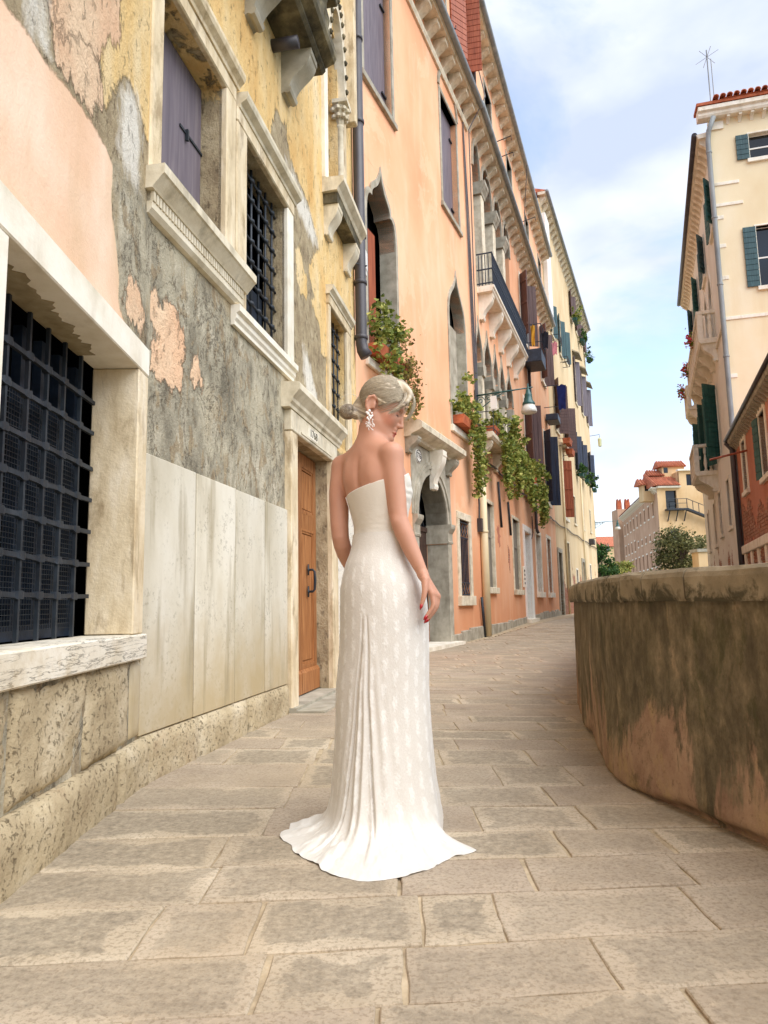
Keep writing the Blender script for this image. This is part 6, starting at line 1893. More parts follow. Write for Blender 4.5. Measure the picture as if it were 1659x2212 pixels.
for k, (s0, s1, z, oo) in enumerate(((-1.3, 0.7, 15.1, -2.4), (-.1, 1.7, 16.2, -2.2), (1.1, 4.4, 17.3, -2.0))):
    d_ = part('dormer', con, FH2, (s0 + s1) / 2, 0, z)
    MB().box(s0 + .5, s1, oo - 1.6, oo, z - 2.0, z).build('dormer_wall', MT['convent_side'], d_, FH2)
    MB().box(s0 + .7, s0 + 1.2, oo, oo + .03, z - .75, z - .08).build('pane', MT['glass'], d_, FH2)
    MB().prism([(oo + .35, z), (oo - 2.0, z + .05), (oo - .9, z + .85)], s0, s1 + .2, 's').build('roof', MT['roof_tile'], d_, FH2)
    tile_rows(d_, FH2, s0, s1 + .2, oo - .9, oo + .38, z + .90, z + .05, int((s1 - s0) / .3))
rr = tiled_roof(con, FH2, -.4, 2.8, -3.2, .4, 14.6, 16.6)
tile_rows(rr, FH2, -.4, 2.8, -3.2, .42, 16.65, 14.65, 11)
z = 11.7
fe = part('fire_stair', con, FH2, 2, 1, z); fe['label'] = 'dark metal landing and stair on the side wall'
MB().box(.8, 3.2, .02, 1.0, z - .22, z - .02).build('landing', MT['iron'], fe, FH2)
for s in (.82, 2.0, 3.1): MB().box(s, s + .07, .92, .99, z, z + 1.1).build('post', MT['iron'], fe, FH2)
for zz in (z + .55, z + 1.1): MB().box(.8, 3.2, .93, .98, zz, zz + .06).build('rail', MT['iron'], fe, FH2)
for s in (1.0, 2.0, 3.0): MB().prism([(0.0, z - 1.5), (.1, z - 1.5), (.95, z - .23), (.80, z - .23)], s, s + .1, 's').build('brace', MT['iron'], fe, FH2)
MB().prism([(3.2, z), (3.2, z - .25), (7.5, z - 2.1), (7.5, z - 1.85)], .3, 1.0, 'o').build('stair', MT['iron'], fe, FH2)
MB().prism([(3.2, z + 1.15), (3.2, z + 1.07), (7.5, z - .8), (7.5, z - .72)], .93, .98, 'o').build('rail', MT['iron'], fe, FH2)
for k in range(6): MB().box(3.8 + .7 * k, 3.87 + .7 * k, .93, .98, z - .35 - .3 * k, z + .8 - .3 * k).build('post', MT['iron'], fe, FH2)
tw = thing('brick_tower', 'slim pink tower with forked battlements behind the long building', 'tower', (40.6, 121, 0))
MB().box(39.9, 42.2, -123.5, -120.4, -3, 16.2).build('shaft', MT['convent'], tw)
for x in (40.0, 41.4):
    MB().prism([(x, 16.2), (x + .75, 16.2), (x + .75, 17.2), (x + .62, 18.0), (x + .37, 17.3), (x + .12, 18.0), (x, 17.2)], -121.4, -120.5, 'o').build('merlon', MT['terracotta'], tw)
fb = thing('distant_house', 'small orange house far off above the trees', 'house', (50, 160, 0))
MB().box(49.2, 58, -170, -160, -3, 12.8).build('wall', MT['convent_side'], fb)
MB().prism([(-159.5, 12.8), (-170.5, 12.8), (-165, 15.5)], 48.6, 58.5, 's').build('roof', MT['roof_tile'], fb)
# far quays
q = MB().box(16.5, 80, -140, -44, -2.6, -.05)
tag(q.build('far_quay', MT['stone_grey'], None), 'stone quay beyond the palace', kind='structure')
q = MB().box(2, 19.0, -150, -58, -2.6, .12)
tag(q.build('far_street', MT['stone_grey'], None), 'end of the street beyond the cream house', kind='structure')
gw = thing('garden_wall', 'low orange garden wall beside the far white palace corner', 'wall', (21, 46, 0))
MB().box(20.75, 22.4, -48, -47, -.1, 3.9).build('wall_body', MT['convent_side'], gw)
MB().box(20.65, 22.5, -48.1, -46.9, 3.9, 4.1).build('coping', MT['stone_grey'], gw)

# ------------------------------------------------------------------ bracket street lamps
def street_lamp(lb, fr, s, z, reach, sc_=1.0):
    t = thing('street_lamp', lb, 'street lamp', M=fr.M @ Matrix.Translation((s, 0, z)), group='green bracket street lamps')
    F2 = Frame((fr.w(s, 0, 0).x, fr.w(s, 0, 0).y), fr.d, z)
    LG = MT['lamp_green']
    MB().bbox(-.06, .06, 0, .03, -.45, .15, .01).build('wall_plate', LG, t, F2)
    MB().tube([(0, .02, 0), (0, reach * .5, .02), (0, reach + .12, .05)], [.025, .022, .016], 8).build('arm', LG, t, F2, smooth=True)
    m = MB()
    def spiral(c, r0, turns, sgn):
        P = []
        for k in range(26):
            a = k / 25 * turns * 2 * math.pi
            r = r0 * (1 - k / 28)
            P.append((0, c[0] + sgn * r * math.cos(a), c[1] + r * math.sin(a)))
        m.tube(P, .012, 5)
    spiral((.14, -.14), .11, 1.6, 1); spiral((.36, -.10), .08, 1.5, -1); spiral((.54, -.07), .055, 1.4, 1)
    m.tube([(0, .03, -.40), (0, .22, -.30), (0, .45, -.14), (0, .70, -.02)], .014, 5)
    m.build('scroll_bracket', LG, t, F2)
    r = reach
    MB().lathe([(.012, .16), (.02, .12), (.02, .02), (.05, 0), (.055, -.04), (.075, -.10), (.095, -.13), (.09, -.16), (.105, -.28), (.15, -.34), (.16, -.38), (.15, -.40)], (0, r, 0), 16).build('lamp_cap', LG, t, F2, smooth=True)
    MB().lathe([(.145, -.40), (.185, -.50), (.20, -.56), (.185, -.60), (.10, -.61)], (0, r, 0), 16).build('lamp_shade', MT['opal'], t, F2, smooth=True)
    return t
t = street_lamp('green lamp on a scrolled wall bracket beside the arcade windows', FC2, -0.15, 6.15, 1.36)
F2 = Frame((FC2.w(-.15, 0, 0).x, FC2.w(-.15, 0, 0).y), FC2.d, 6.15)
MB().box(-.015, .015, .40, .56, -.40, -.06).build('tag_plate', MT['plate'], t, F2)
street_lamp('nearer of two small lamps sticking out past the cream house', FD, 20.2, 6.6, 1.6)
street_lamp('farther of two small lamps beyond the cream house', Frame((20.4, 72), FD.d), 0, 6.3, 2.2)
lt = thing('wall_lantern', 'small yellowish lantern hung at the corner of the cream house', 'lantern', FD.w(20.3, .3, 13))
MB().tube([(20.2, 0, 13.2), (20.2, .7, 13.25), (20.2, .7, 13.0)], .02, 5).build('arm', MT['iron'], lt, FD)
MB().lathe([(.05, 13.0), (.16, 12.9), (.14, 12.35), (.05, 12.3)], (20.2, .7, 0), 6).build('lamp_body', MT['lamp_yellow'], lt, FD)
# ------------------------------------------------------------------ foliage
def leaf_mesh(name, P, size, mat, parent, up=0.35, rs=None):
    """many small bent leaves at points P (n,3) in world space"""
    rs = rs or rng
    n = len(P)
    a = rs.normal(size=(n, 3)); a[:, 2] *= .6
    a /= np.linalg.norm(a, axis=1)[:, None]
    b = rs.normal(size=(n, 3)); b[:, 2] += up
    b -= a * (a * b).sum(1)[:, None]; b /= np.linalg.norm(b, axis=1)[:, None]
    nn = np.cross(a, b)
    L_ = (size * rs.uniform(.4, 1.45, n))[:, None]
    V = np.empty((n, 5, 3))
    V[:, 0] = P - a * L_ * .5
    V[:, 1] = P + b * L_ * .38 + nn * L_ * .10
    V[:, 2] = P + a * L_ * .55 - nn * L_ * .05
    V[:, 3] = P - b * L_ * .38 + nn * L_ * .10
    V[:, 4] = P
    i = np.arange(n)[:, None] * 5
    F = np.concatenate([i + np.array([[0, 1, 4]]), i + np.array([[1, 2, 4]]), i + np.array([[2, 3, 4]]), i + np.array([[3, 0, 4]])])
    lv = np.repeat(np.clip(rs.normal(.48, .30, n), 0, 1), 5)
    o = np_mesh(name, V.reshape(-1, 3), F, mat, None, smooth=False, attrs={'lv': ('FLOAT', lv)})
    if parent is not None: reparent(o, parent)
    return o
def hang_plant(name, lb, fr, box, strands, size=.075, mat='leaf', bush=(.35, .28), nb=350, per=55, cat='plant', boxmat='terracotta', group='potted plants on the window sills'):
    """planter box (s0,s1,o,z) with a bushy top and strands [(s, drop, o)] trailing down"""
    s0, s1, o, z = box
    t = thing(name, lb, cat, M=fr.M @ Matrix.Translation(((s0 + s1) / 2, -o, z)), group=group)
    MB().prism([(o - .11, z), (o + .11, z), (o + .14, z + .2), (o - .14, z + .2)], s0, s1, 's').build('planter', MT[boxmat], t, fr)
    P = []
    n1 = int(nb * .8)
    k = rng.uniform(0, 1, n1)
    cl = np.array([[s0 + (s1 - s0) * u, rng.normal(0, .6), rng.normal(.5, .35)] for u in rng.uniform(0, 1, 14)])
    for q in range(n1):
        c = cl[rng.integers(len(cl))]
        P.append(fr.w(c[0] + rng.normal(0, .12), o + c[1] * bush[1] * .5 + rng.normal(0, .07), z + .2 + c[2] * bush[0] + rng.normal(0, .07)))
    st = MB()
    for (s, drop, oo) in strands:
        ph = rng.uniform(0, 6)
        pts = []
        for j in range(12):
            u = j / 11
            pts.append((s + .08 * math.sin(3 * u + ph) + .03 * rng.normal(), oo + .05 * math.sin(4 * u + ph) + .05 * (1 - u), z + .22 - drop * u))
        st.tube(pts, .006, 4)
        for j in range(int(per * .72 * max(.4, drop))):
            u = rng.uniform(0, 1) ** .8
            q = pts[min(11, int(u * 11))]; q2 = pts[min(11, int(u * 11) + 1)]; f_ = u * 11 - int(u * 11)
            P.append(fr.w(q[0] * (1 - f_) + q2[0] * f_ + rng.normal(0, .055 + .03 * math.sin(9 * u + ph)), q[1] * (1 - f_) + q2[1] * f_ + rng.normal(0, .05), q[2] * (1 - f_) + q2[2] * f_ + rng.normal(0, .03)))
    if strands: st.build('stems', MT['bark'], t, fr, recalc=False)
    leaf_mesh('leaves', np.array([tuple(p) for p in P]), size, MT[mat], t)
    return t
hang_plant('window_plant', 'green leafy plant in the pointed window right behind the head of the woman', FC1, (0.45, 1.35, .12, 4.98), [(.5, .5, .25), (.7, .6, .3), (.9, .55, .3), (1.1, .5, .3)], .095, 'leaf', (.75, .3), 700, 140)
hang_plant('window_plant', 'dry straw coloured creeper trailing over the same pointed window sill', FC1, (1.4, 1.95, .12, 4.98), [(1.4, .6, .28), (1.5, .8, .3), (1.6, .9, .3), (1.7, 1.0, .3), (1.8, 1.0, .3), (1.9, .9, .28)], .07, 'leaf_dry', (.55, .3), 320, 150)
hang_plant('window_plant', 'ivy hanging far below the narrow pointed window', FC1, (5.3, 6.6, .14, 4.94), [(6.0, .7, .3), (6.2, 1.0, .3), (6.35, 1.35, .32), (6.5, 1.6, .3), (6.6, 1.75, .3), (6.7, 1.5, .3), (6.45, 1.8, .25), (6.3, .9, .33)], .10, 'leaf', (.7, .35), 800, 130)
hang_plant('balcony_plant', 'ivy spilling from the near end of the arcade balcony', FC2, (0.2, 1.4, .30, 5.22), [(.9, .8, .48), (1.1, 1.0, .5), (1.3, 1.6, .5), (1.5, 1.8, .5), (1.4, 1.3, .5), (1.2, .9, .52), (1.6, 1.5, .5)], .11, 'leaf', (.45, .35), 450, 130)
hang_plant('balcony_plant', 'bushy darker plant in the middle of the arcade balcony', FC2, (2.3, 4.3, .30, 5.22), [(2.4, .9, .5), (2.7, 1.1, .5), (3.0, 1.3, .5), (3.3, 1.5, .52), (3.6, 1.2, .5), (3.9, 1.0, .5), (2.9, 1.0, .5), (3.5, .9, .52), (4.1, 1.1, .5)], .12, 'leaf', (.8, .45), 1100, 130)
hang_plant('balcony_plant', 'long trailing ivy at the far end of the arcade balcony', FC2, (4.7, 6.0, .30, 5.22), [(4.8, .9, .5), (5.1, 1.1, .5), (5.4, 1.5, .5), (5.7, 1.2, .5), (5.9, 1.6, .52), (5.2, 1.4, .5), (5.6, .9, .5)], .12, 'leaf', (.6, .4), 700, 130)
hang_plant('balcony_plant', 'dense ivy clump hanging under the dark open shutter', FC2, (7.4, 9.0, .35, 5.0), [(7.5, .9, .5), (7.8, 1.3, .55), (8.1, 1.1, .55), (8.4, 1.4, .55), (8.7, 1.2, .5), (8.9, 1.5, .5), (8.0, .8, .6), (9.1, 1.6, .45)], .13, 'leaf', (.65, .5), 1000, 130)
MB().prism([(-.02, 4.98), (.5, 4.98), (.5, 4.88), (-.02, 4.8)], 7.3, 9.2, 's').build('plant_shelf', MT['stone_grey'], pal, FC2)
rail = thing('balcony_rail', 'thin black plant rail at the near end of the arcade balcony', 'railing', M=FC2.M @ Matrix.Translation((.5, -.4, 5.3)))
for z in (5.3, 5.75): MB().tube([(0.0, .05, z), (0.0, .42, z), (1.5, .42, z)], .012, 5).build('rail', MT['blue_iron'], rail, FC2)
for s in (0.02, .4, .8, 1.2): MB().tube([(s, .42, 5.2), (s, .42, 5.75)], .010, 5).build('upright', MT['blue_iron'], rail, FC2)
for i, (s, z, mt, lb) in enumerate(((11.6, 18.9, 'leaf', 'round green plant under the first top floor window of the cream house'), (15.6, 18.9, 'leaf_dark', 'dark potted plant under a middle top floor window of the cream house'), (19.5, 18.8, 'leaf_dark', 'small red and green pot at the roof corner of the cream house'),
                               (10.1, 8.4, 'leaf_dark', 'first of three green planters below the blue shutters'), (13.3, 8.5, 'leaf_dark', 'second of three green planters below the blue shutters'), (18.0, 8.6, 'leaf_dark', 'last of three green planters below the blue shutters'))):
    hang_plant('window_box', lb, FD, (s - .5, s + .5, .3, z), [], .16, mt, (.55, .6), 260, group='window boxes on the cream house', boxmat='plastic_box', cat='planter')
for i, (s, z, lb) in enumerate(((3.1, 9.0, 'empty terracotta trough below the brown shutters'), (4.0, 8.6, 'second terracotta trough below the brown shutters'))):
    t = thing('flower_trough', lb, 'planter', M=FD.M @ Matrix.Translation((s, -.4, z)), group='terracotta troughs')
    MB().prism([(.25, z), (.55, z), (.6, z + .28), (.2, z + .28)], s - .5, s + .5, 's').build('trough', MT['terracotta'], t, FD)
    MB().tube([(s - .45, 0, z + .3), (s - .45, .6, z + .28), (s - .45, .3, z - .05), (s - .45, 0, z - .1)], .015, 4).build('holder', MT['iron'], t, FD)
for i, (s, z, lb) in enumerate(((2.5, 14.4, 'black wire basket under the first slate shuttered window'), (5.6, 14.2, 'black wire basket under the second slate shuttered window'))):
    t = thing('wire_basket', lb, 'basket', M=FD.M @ Matrix.Translation((s, -.3, z)), group='wire baskets')
    for zz in (z, z + .3): MB().tube([(s - .5, 0, zz), (s - .5, .4, zz), (s + .5, .4, zz), (s + .5, 0, zz)], .02, 4).build('hoop', MT['iron'], t, FD)
    for k in range(6): MB().tube([(s - .5 + .2 * k, .4, z), (s - .5 + .2 * k, .4, z + .3)], .014, 4).build('rod', MT['iron'], t, FD)
# red flowers on the palace balconies
for i, (s, z, lb) in enumerate(((LE - 8.6, 10.1, 'pink flowers on the far end of the upper palace balcony'), (LE - 5.0, 10.1, 'pink flowers in the middle of the upper palace balcony'), (LE - 12.3, 10.2, 'red flowers on the farthest small palace balcony'))):
    t = thing('flower_pot', lb, 'flowers', M=FE.M @ Matrix.Translation((s, -.6, z)), group='balcony flowers')
    leaf_mesh('leaves', np.array([tuple(FE.w(s + rng.normal(0, .16), .58 + rng.normal(0, .08), z + rng.normal(.1, .12))) for _ in range(90)]), .12, MT['leaf'], t)
    leaf_mesh('blossoms', np.array([tuple(FE.w(s + rng.normal(0, .18), .62 + rng.normal(0, .08), z + rng.normal(.12, .14))) for _ in range(70)]), .11, MT['flower'], t)
# laundry
def cloth(name, lb, fr, s, o, z, w, h, mat, grp='laundry drying outside the windows'):
    n, k = 8, 10
    V, F = [], []
    for j in range(k):
        for i in range(n):
            u, v_ = i / (n - 1), j / (k - 1)
            V.append((s + .04 * math.sin(6 * v_ + i), o + (u - .5) * w * (1 - .25 * v_), z - h * v_ - .03 * math.sin(u * 9)))
    F = grid_faces(k, n).tolist()
    ob = MB().add(V, F).build(name, MT[mat], None, fr, smooth=True, recalc=False)
    return tag(ob, lb, 'laundry', grp)
rk = thing('drying_rack', 'dark window cage with laundry past the iron balcony', 'rack', M=FC2.M @ Matrix.Translation((9.3, -.4, 10.2)))
MB().bbox(8.6, 9.9, .05, .72, 9.85, 10.35, .02).build('cage_box', MT['blue_iron'], rk, FC2)
for z in (10.6, 11.3): MB().tube([(8.6, 0, z), (8.6, .75, z), (9.9, .75, z)], .02, 5).build('rail', MT['blue_iron'], rk, FC2)
for s in (8.6, 9.1, 9.6, 9.9): MB().tube([(s, .72, 10.3), (s, .75, 11.3)], .016, 5).build('upright', MT['blue_iron'], rk, FC2)
cloth('hanging_cloth', 'mustard yellow cloth hung beside the iron balcony', FC2, 8.55, .45, 11.25, .16, .8, 'cloth_yellow')
cloth('hanging_cloth', 'black garment hung outside the drying cage', FC2, 8.9, .85, 11.05, .28, .65, 'cloth_black')
cloth('hanging_cloth', 'pale pink cloth at the outer end of the drying cage', FC2, 9.3, 1.15, 10.75, .22, .5, 'cloth_pink')
rk = thing('drying_rack', 'small window shelf with a navy cloth near the end of the orange palazzo', 'rack', M=FC2.M @ Matrix.Translation((15.3, -.4, 9.2)))
MB().bbox(14.8, 15.9, .05, .6, 9.1, 9.4, .02).build('cage_box', MT['blue_iron'], rk, FC2)
for z in (9.7, 10.7): MB().tube([(14.8, 0, z), (14.8, .62, z), (15.9, .62, z)], .018, 5).build('rail', MT['blue_iron'], rk, FC2)
cloth('hanging_cloth', 'navy cloth draped over the small window shelf', FC2, 15.0, .8, 10.75, .42, 1.15, 'cloth_blue')

# ------------------------------------------------------------------ trees
def tree(name, lb, x, y, z0, trunk_h, crown, nclump, per, size, mat, sq=1.0, group='trees beyond the canal bend'):
    t = thing(name, lb, 'tree', (x, y, z0), group=group)
    cz = z0 + trunk_h
    m = MB()
    m.tube([(x, -y, z0), (x + .1, -y, z0 + trunk_h * .6), (x, -y, cz + crown * .5)], [crown * .07, crown * .05, crown * .02], 7)
    P = []
    for k in range(nclump):
        d = rng.normal(size=3); d /= np.linalg.norm(d)
        r = crown * rng.uniform(.35, 1.0) ** .6
        c = np.array([x, y, cz + crown * .4 * sq]) + d * r * np.array([1, 1, sq])
        if k % 2 == 0: m.tube([(x, -y, cz - trunk_h * .2 + .05 * k / nclump), (float(x + (c[0] - x) * .5), float(-(y + (c[1] - y) * .5)), float(cz + (c[2] - cz) * .6)), (float(c[0]), float(-c[1]), float(c[2]))], [crown * .03, crown * .018, crown * .006], 5)
        P.append(c + rng.normal(size=(per, 3)) * crown * np.array([.13, .13, .10]))
    m.build('trunk', MT['bark'], t, recalc=False)
    leaf_mesh('crown', np.concatenate(P), size, MT[mat], t)
    return t
tree('canal_tree', 'sparse grey green tree in front of the long rosy building', 23.9, 57, -.1, 2.8, 2.3, 110, 90, .19, 'leaf_tree', 1.2)
tree('canal_tree', 'low bright green shrub at the foot of the sparse tree', 22.7, 55.5, -.1, 1.0, 1.4, 36, 90, .18, 'leaf', .8)
tree('street_tree', 'dark green creeper bush beyond the corner of the cream house', 18.7, 62, .1, 2.2, 1.7, 46, 90, .22, 'leaf_dark', 1.5)
tree('street_tree', 'yellowing autumn tree at the far end of the street', 27.2, 84, .1, 2.2, 2.4, 60, 90, .26, 'leaf_autumn', .9)
tree('street_tree', 'green tree lower down at the far end of the street', 25.0, 80, .1, 1.0, 1.6, 40, 90, .26, 'leaf', .8)
fn = thing('canal_fence', 'dark iron fence at the far end of the street', 'fence', (20, 60, .1))
for z in (.7, 1.5): MB().box(18.5, 22.5, -60.05, -59.97, z, z + .07).build('rail', MT['iron'], fn)
for x in np.arange(18.5, 22.6, .5): MB().box(x, x + .06, -60.04, -59.98, .1, 1.6).build('post', MT['iron'], fn)
# ------------------------------------------------------------------ the woman
class Vol:
    def __init__(self, lo, hi, h):
        self.h = h; self.lo = np.array(lo, float)
        self.n = [int((b - a) / h) + 1 for a, b in zip(lo, hi)]
        self.d = np.full(self.n, 1.0, np.float32)
        self.ax = [self.lo[i] + h * np.arange(self.n[i]) for i in range(3)]
    def sub(self, lo, hi):
        sl = []
        for i in range(3):
            a = max(0, int((lo[i] - self.lo[i]) / self.h) - 1); b = min(self.n[i], int((hi[i] - self.lo[i]) / self.h) + 2)
            if b <= a: return None
            sl.append(slice(a, b))
        X, Y, Z = np.meshgrid(self.ax[0][sl[0]], self.ax[1][sl[1]], self.ax[2][sl[2]], indexing='ij')
        return tuple(sl), np.stack([X, Y, Z], -1)
    def blend(self, sl, d, k):
        a = self.d[sl]
        if k <= 0: self.d[sl] = np.minimum(a, d); return
        h = np.clip(.5 + .5 * (a - d) / k, 0, 1)
        self.d[sl] = (a * (1 - h) + d * h - k * h * (1 - h)).astype(np.float32)
    def capsule(self, p, q, r1, r2, k=.01, flat=None):
        p, q = np.array(p, float), np.array(q, float)
        m = max(r1, r2) + k * 2 + .01
        g = self.sub(np.minimum(p, q) - m, np.maximum(p, q) + m)
        if g is None: return
        sl, P = g
        e = q - p; w = P - p
        t = np.clip((w @ e) / (e @ e), 0, 1)
        self.blend(sl, np.linalg.norm(w - t[..., None] * e, axis=-1) - (r1 + (r2 - r1) * t), k)
    def chain(self, pts, rs, k=.01):
        # a limb: one smooth spline through the joints, merged with the body once
        P_ = catmull(pts, max(.011, float(np.mean(rs)) * .9)); n = len(P_)
        s0 = np.concatenate([[0], np.cumsum(np.linalg.norm(np.diff(np.array(pts, float), axis=0), axis=1))])
        s1 = np.concatenate([[0], np.cumsum(np.linalg.norm(np.diff(P_, axis=0), axis=1))])
        R_ = np.interp(s1 / s1[-1], s0 / s0[-1], rs)
        m = max(rs) + k * 2 + .01
        g = self.sub(P_.min(0) - m, P_.max(0) + m)
        if g is None: return
        sl, P = g
        D = np.full(P.shape[:3], 9.0, np.float32)
        for i in range(n - 1):
            e = P_[i + 1] - P_[i]; w = P - P_[i]
            t = np.clip((w @ e) / (e @ e), 0, 1)
            D = np.minimum(D, np.linalg.norm(w - t[..., None] * e, axis=-1) - (R_[i] + (R_[i + 1] - R_[i]) * t))
        self.blend(sl, D, k)
    def ellipsoid(self, c, r, k=.01, Rm=None, sub=False):
        c, r = np.array(c, float), np.array(r, float)
        m = r.max() + 2 * abs(k) + .01
        g = self.sub(c - m, c + m)
        if g is None: return
        sl, P = g
        w = P - c
        if Rm is not None: w = w @ Rm                    # world -> local axes (columns of Rm)
        q = np.linalg.norm(w / r, axis=-1); q2 = np.linalg.norm(w / (r * r), axis=-1)
        d = q * (q - 1) / np.maximum(q2, 1e-6)
        if sub:
            a = self.d[sl]; b = -d
            h = np.clip(.5 - .5 * (a - b) / k, 0, 1)
            self.d[sl] = (a * (1 - h) + b * h + k * h * (1 - h)).astype(np.float32)
        else: self.blend(sl, d, k)
    def mesh(self):
        d = self.d; ins = d < 0
        nx, ny, nz = [n - 1 for n in self.n]
        cnt = np.zeros((nx, ny, nz), np.uint8)
        for a in (0, 1):
            for b in (0, 1):
                for c in (0, 1): cnt += ins[a:a + nx, b:b + ny, c:c + nz]
        act = np.argwhere((cnt > 0) & (cnt < 8))
        vid = np.full((nx, ny, nz), -1, np.int64); vid[tuple(act.T)] = np.arange(len(act))
        S = np.zeros((len(act), 3)); N = np.zeros(len(act))
        co = [(a, b, c) for a in (0, 1) for b in (0, 1) for c in (0, 1)]
        val = {c: d[act[:, 0] + c[0], act[:, 1] + c[1], act[:, 2] + c[2]] for c in co}
        for c in co:
            for ax in range(3):
                if c[ax] == 0:
                    e = list(c); e[ax] = 1; e = tuple(e)
                    va, vb = val[c], val[e]
                    x = (va < 0) != (vb < 0)
                    t = np.where(x, va / np.where(x, va - vb, 1), 0)
                    p = np.array(c, float)[None, :] + np.zeros((len(act), 1)); p[:, ax] += t
                    S[x] += p[x]; N[x] += 1
        V = self.lo + self.h * (act + S / N[:, None])
        F = []
        for ax in range(3):
            o1, o2 = [(1, 2), (2, 0), (0, 1)][ax]
            A = ins; sl0 = [slice(None)] * 3; sl1 = [slice(None)] * 3
            sl0[ax] = slice(0, -1); sl1[ax] = slice(1, None)
            e = np.argwhere(ins[tuple(sl0)] != ins[tuple(sl1)])
            ok = (e[:, o1] > 0) & (e[:, o2] > 0) & (e[:, o1] < self.n[o1] - 1) & (e[:, o2] < self.n[o2] - 1)
            e = e[ok]
            def g(d1, d2):
                q = e.copy(); q[:, o1] -= d1; q[:, o2] -= d2
                return vid[q[:, 0], q[:, 1], q[:, 2]]
            quad = np.stack([g(1, 1), g(0, 1), g(0, 0), g(1, 0)], 1)
            fl = ~ins[e[:, 0], e[:, 1], e[:, 2]]
            quad[fl] = quad[fl][:, ::-1]
            F.append(quad)
        F = np.concatenate(F)
        # two rounds of Laplacian smoothing
        for lam in (.5, -.48, .5, -.48):
            acc = np.zeros_like(V); c = np.zeros(len(V))
            for i in range(4):
                a, b = F[:, i], F[:, (i + 1) % 4]
                np.add.at(acc, a, V[b]); np.add.at(acc, b, V[a]); np.add.at(c, a, 1); np.add.at(c, b, 1)
            V = V + lam * (acc / np.maximum(c, 1)[:, None] - V)
        return V, F

YB = 2.9
rB = np.array([math.cos(R(45)), -math.sin(R(45)), 0.0]); fB = np.array([math.sin(R(45)), math.cos(R(45)), 0.0])
TORSO = np.array([  # z, cx, a (across), b_back, b_front
    (0.80, -.008, .130, .120, .110), (0.96, -.008, .138, .132, .115), (1.05, -.010, .128, .112, .108), (1.12, -.016, .118, .100, .105), (1.18, -.018, .106, .086, .095),
    (1.25, -.025, .116, .092, .115), (1.33, -.032, .138, .100, .150), (1.39, -.040, .150, .098, .135), (1.45, -.046, .150, .086, .100), (1.50, -.050, .120, .070, .075),
    (1.545, -.050, .078, .058, .056), (1.60, -.044, .042, .042, .042)])
_tz = np.linspace(.74, 1.64, 451)
_tk = np.exp(-.5 * (np.arange(-30, 31) * .002 / .018) ** 2); _tk /= _tk.sum()
_tt = [np.convolve(np.pad(np.interp(_tz, TORSO[:, 0], TORSO[:, i]), 30, mode='edge'), _tk, 'valid') for i in range(1, 5)]
def torso(z):
    return [np.interp(z, _tz, t_) for t_ in _tt]
person = thing('person', 'woman in a white strapless lace wedding gown seen from behind, looking over her shoulder', 'person', (-.02, YB, 0))
# skin materials
def make_skin():
    t = NT('skin')
    c = t.attr('tint', 'Color')
    n = t.noise(14, t.coord(), 7, .62)
    c = t.mix(t.math('MULTIPLY', t.step(n, .5, .75), .3), c, lin(178, 124, 100))
    m = t.done(c, .5, t.bump(t.noise(160, t.coord(), 4, .6), .08, .002), spec=.35)
    t.bs.inputs['Subsurface Weight'].default_value = .12
    t.bs.inputs['Subsurface Radius'].default_value = (.012, .005, .003)
    t.bs.inputs['Subsurface Scale'].default_value = 1.0
    return m
MT['skin'] = make_skin()
vol = Vol((-.27, 2.66, 0.0), (.25, 3.26, 1.84), .0036)
# torso as a stack of rounded sections
sl, P = vol.sub((-.26, 2.68, .80), (.22, 3.12, 1.63))
zz = P[..., 2]; cx, a_, bb, bf = torso(zz)
u = (P[..., 0] - cx) * rB[0] + (P[..., 1] - YB) * rB[1]; v_ = (P[..., 0] - cx) * fB[0] + (P[..., 1] - YB) * fB[1]
b_ = np.where(v_ > 0, bf, bb)
q = np.sqrt((u / a_) ** 2 + (v_ / b_) ** 2)
d_ = (q - 1) * np.minimum(a_, b_)
# spine furrow and shoulder blades on the bare back
fur = np.exp(-(u / .016) ** 2) * .0075 * np.clip((1.52 - zz) / .1, 0, 1) * (v_ < 0)
blade = (np.exp(-(((u - .075) / .04) ** 2 + ((zz - 1.41) / .075) ** 2)) + np.exp(-(((u + .075) / .04) ** 2 + ((zz - 1.41) / .075) ** 2))) * .011 * (v_ < 0)
d_ = d_ + fur - blade
d_ = np.maximum(d_, np.maximum(zz - 1.61, .80 - zz))
vol.blend(sl, d_, 0)
SR, SL = (.036, 2.79, 1.478), (-.176, 3.01, 1.474)
NB, HB_ = (-.052, 2.905, 1.50), (-.036, 2.905, 1.625)
vol.chain([NB, HB_], [.058, .049], .035)
for S_ in (SR, SL):
    vol.capsule((-.052, 2.905, 1.535), S_, .036, .040, .03)
vol.chain([SR, (.044, 2.787, 1.37), (.052, 2.785, 1.29), (.058, 2.78, 1.215), (.078, 2.778, 1.155), (.110, 2.775, 1.075), (.146, 2.77, .995)], [.045, .041, .038, .035, .036, .031, .0215], .018)
vol.chain([SL, (-.190, 3.0, 1.36), (-.190, 2.99, 1.26), (-.186, 2.98, 1.165), (-.170, 3.02, 1.10), (-.13, 3.10, 1.02), (-.085, 3.17, .955)], [.045, .043, .040, .036, .036, .031, .022], .018)
vol.capsule((.046, 2.765, 1.208), (.046, 2.762, 1.20), .012, .012, .02)
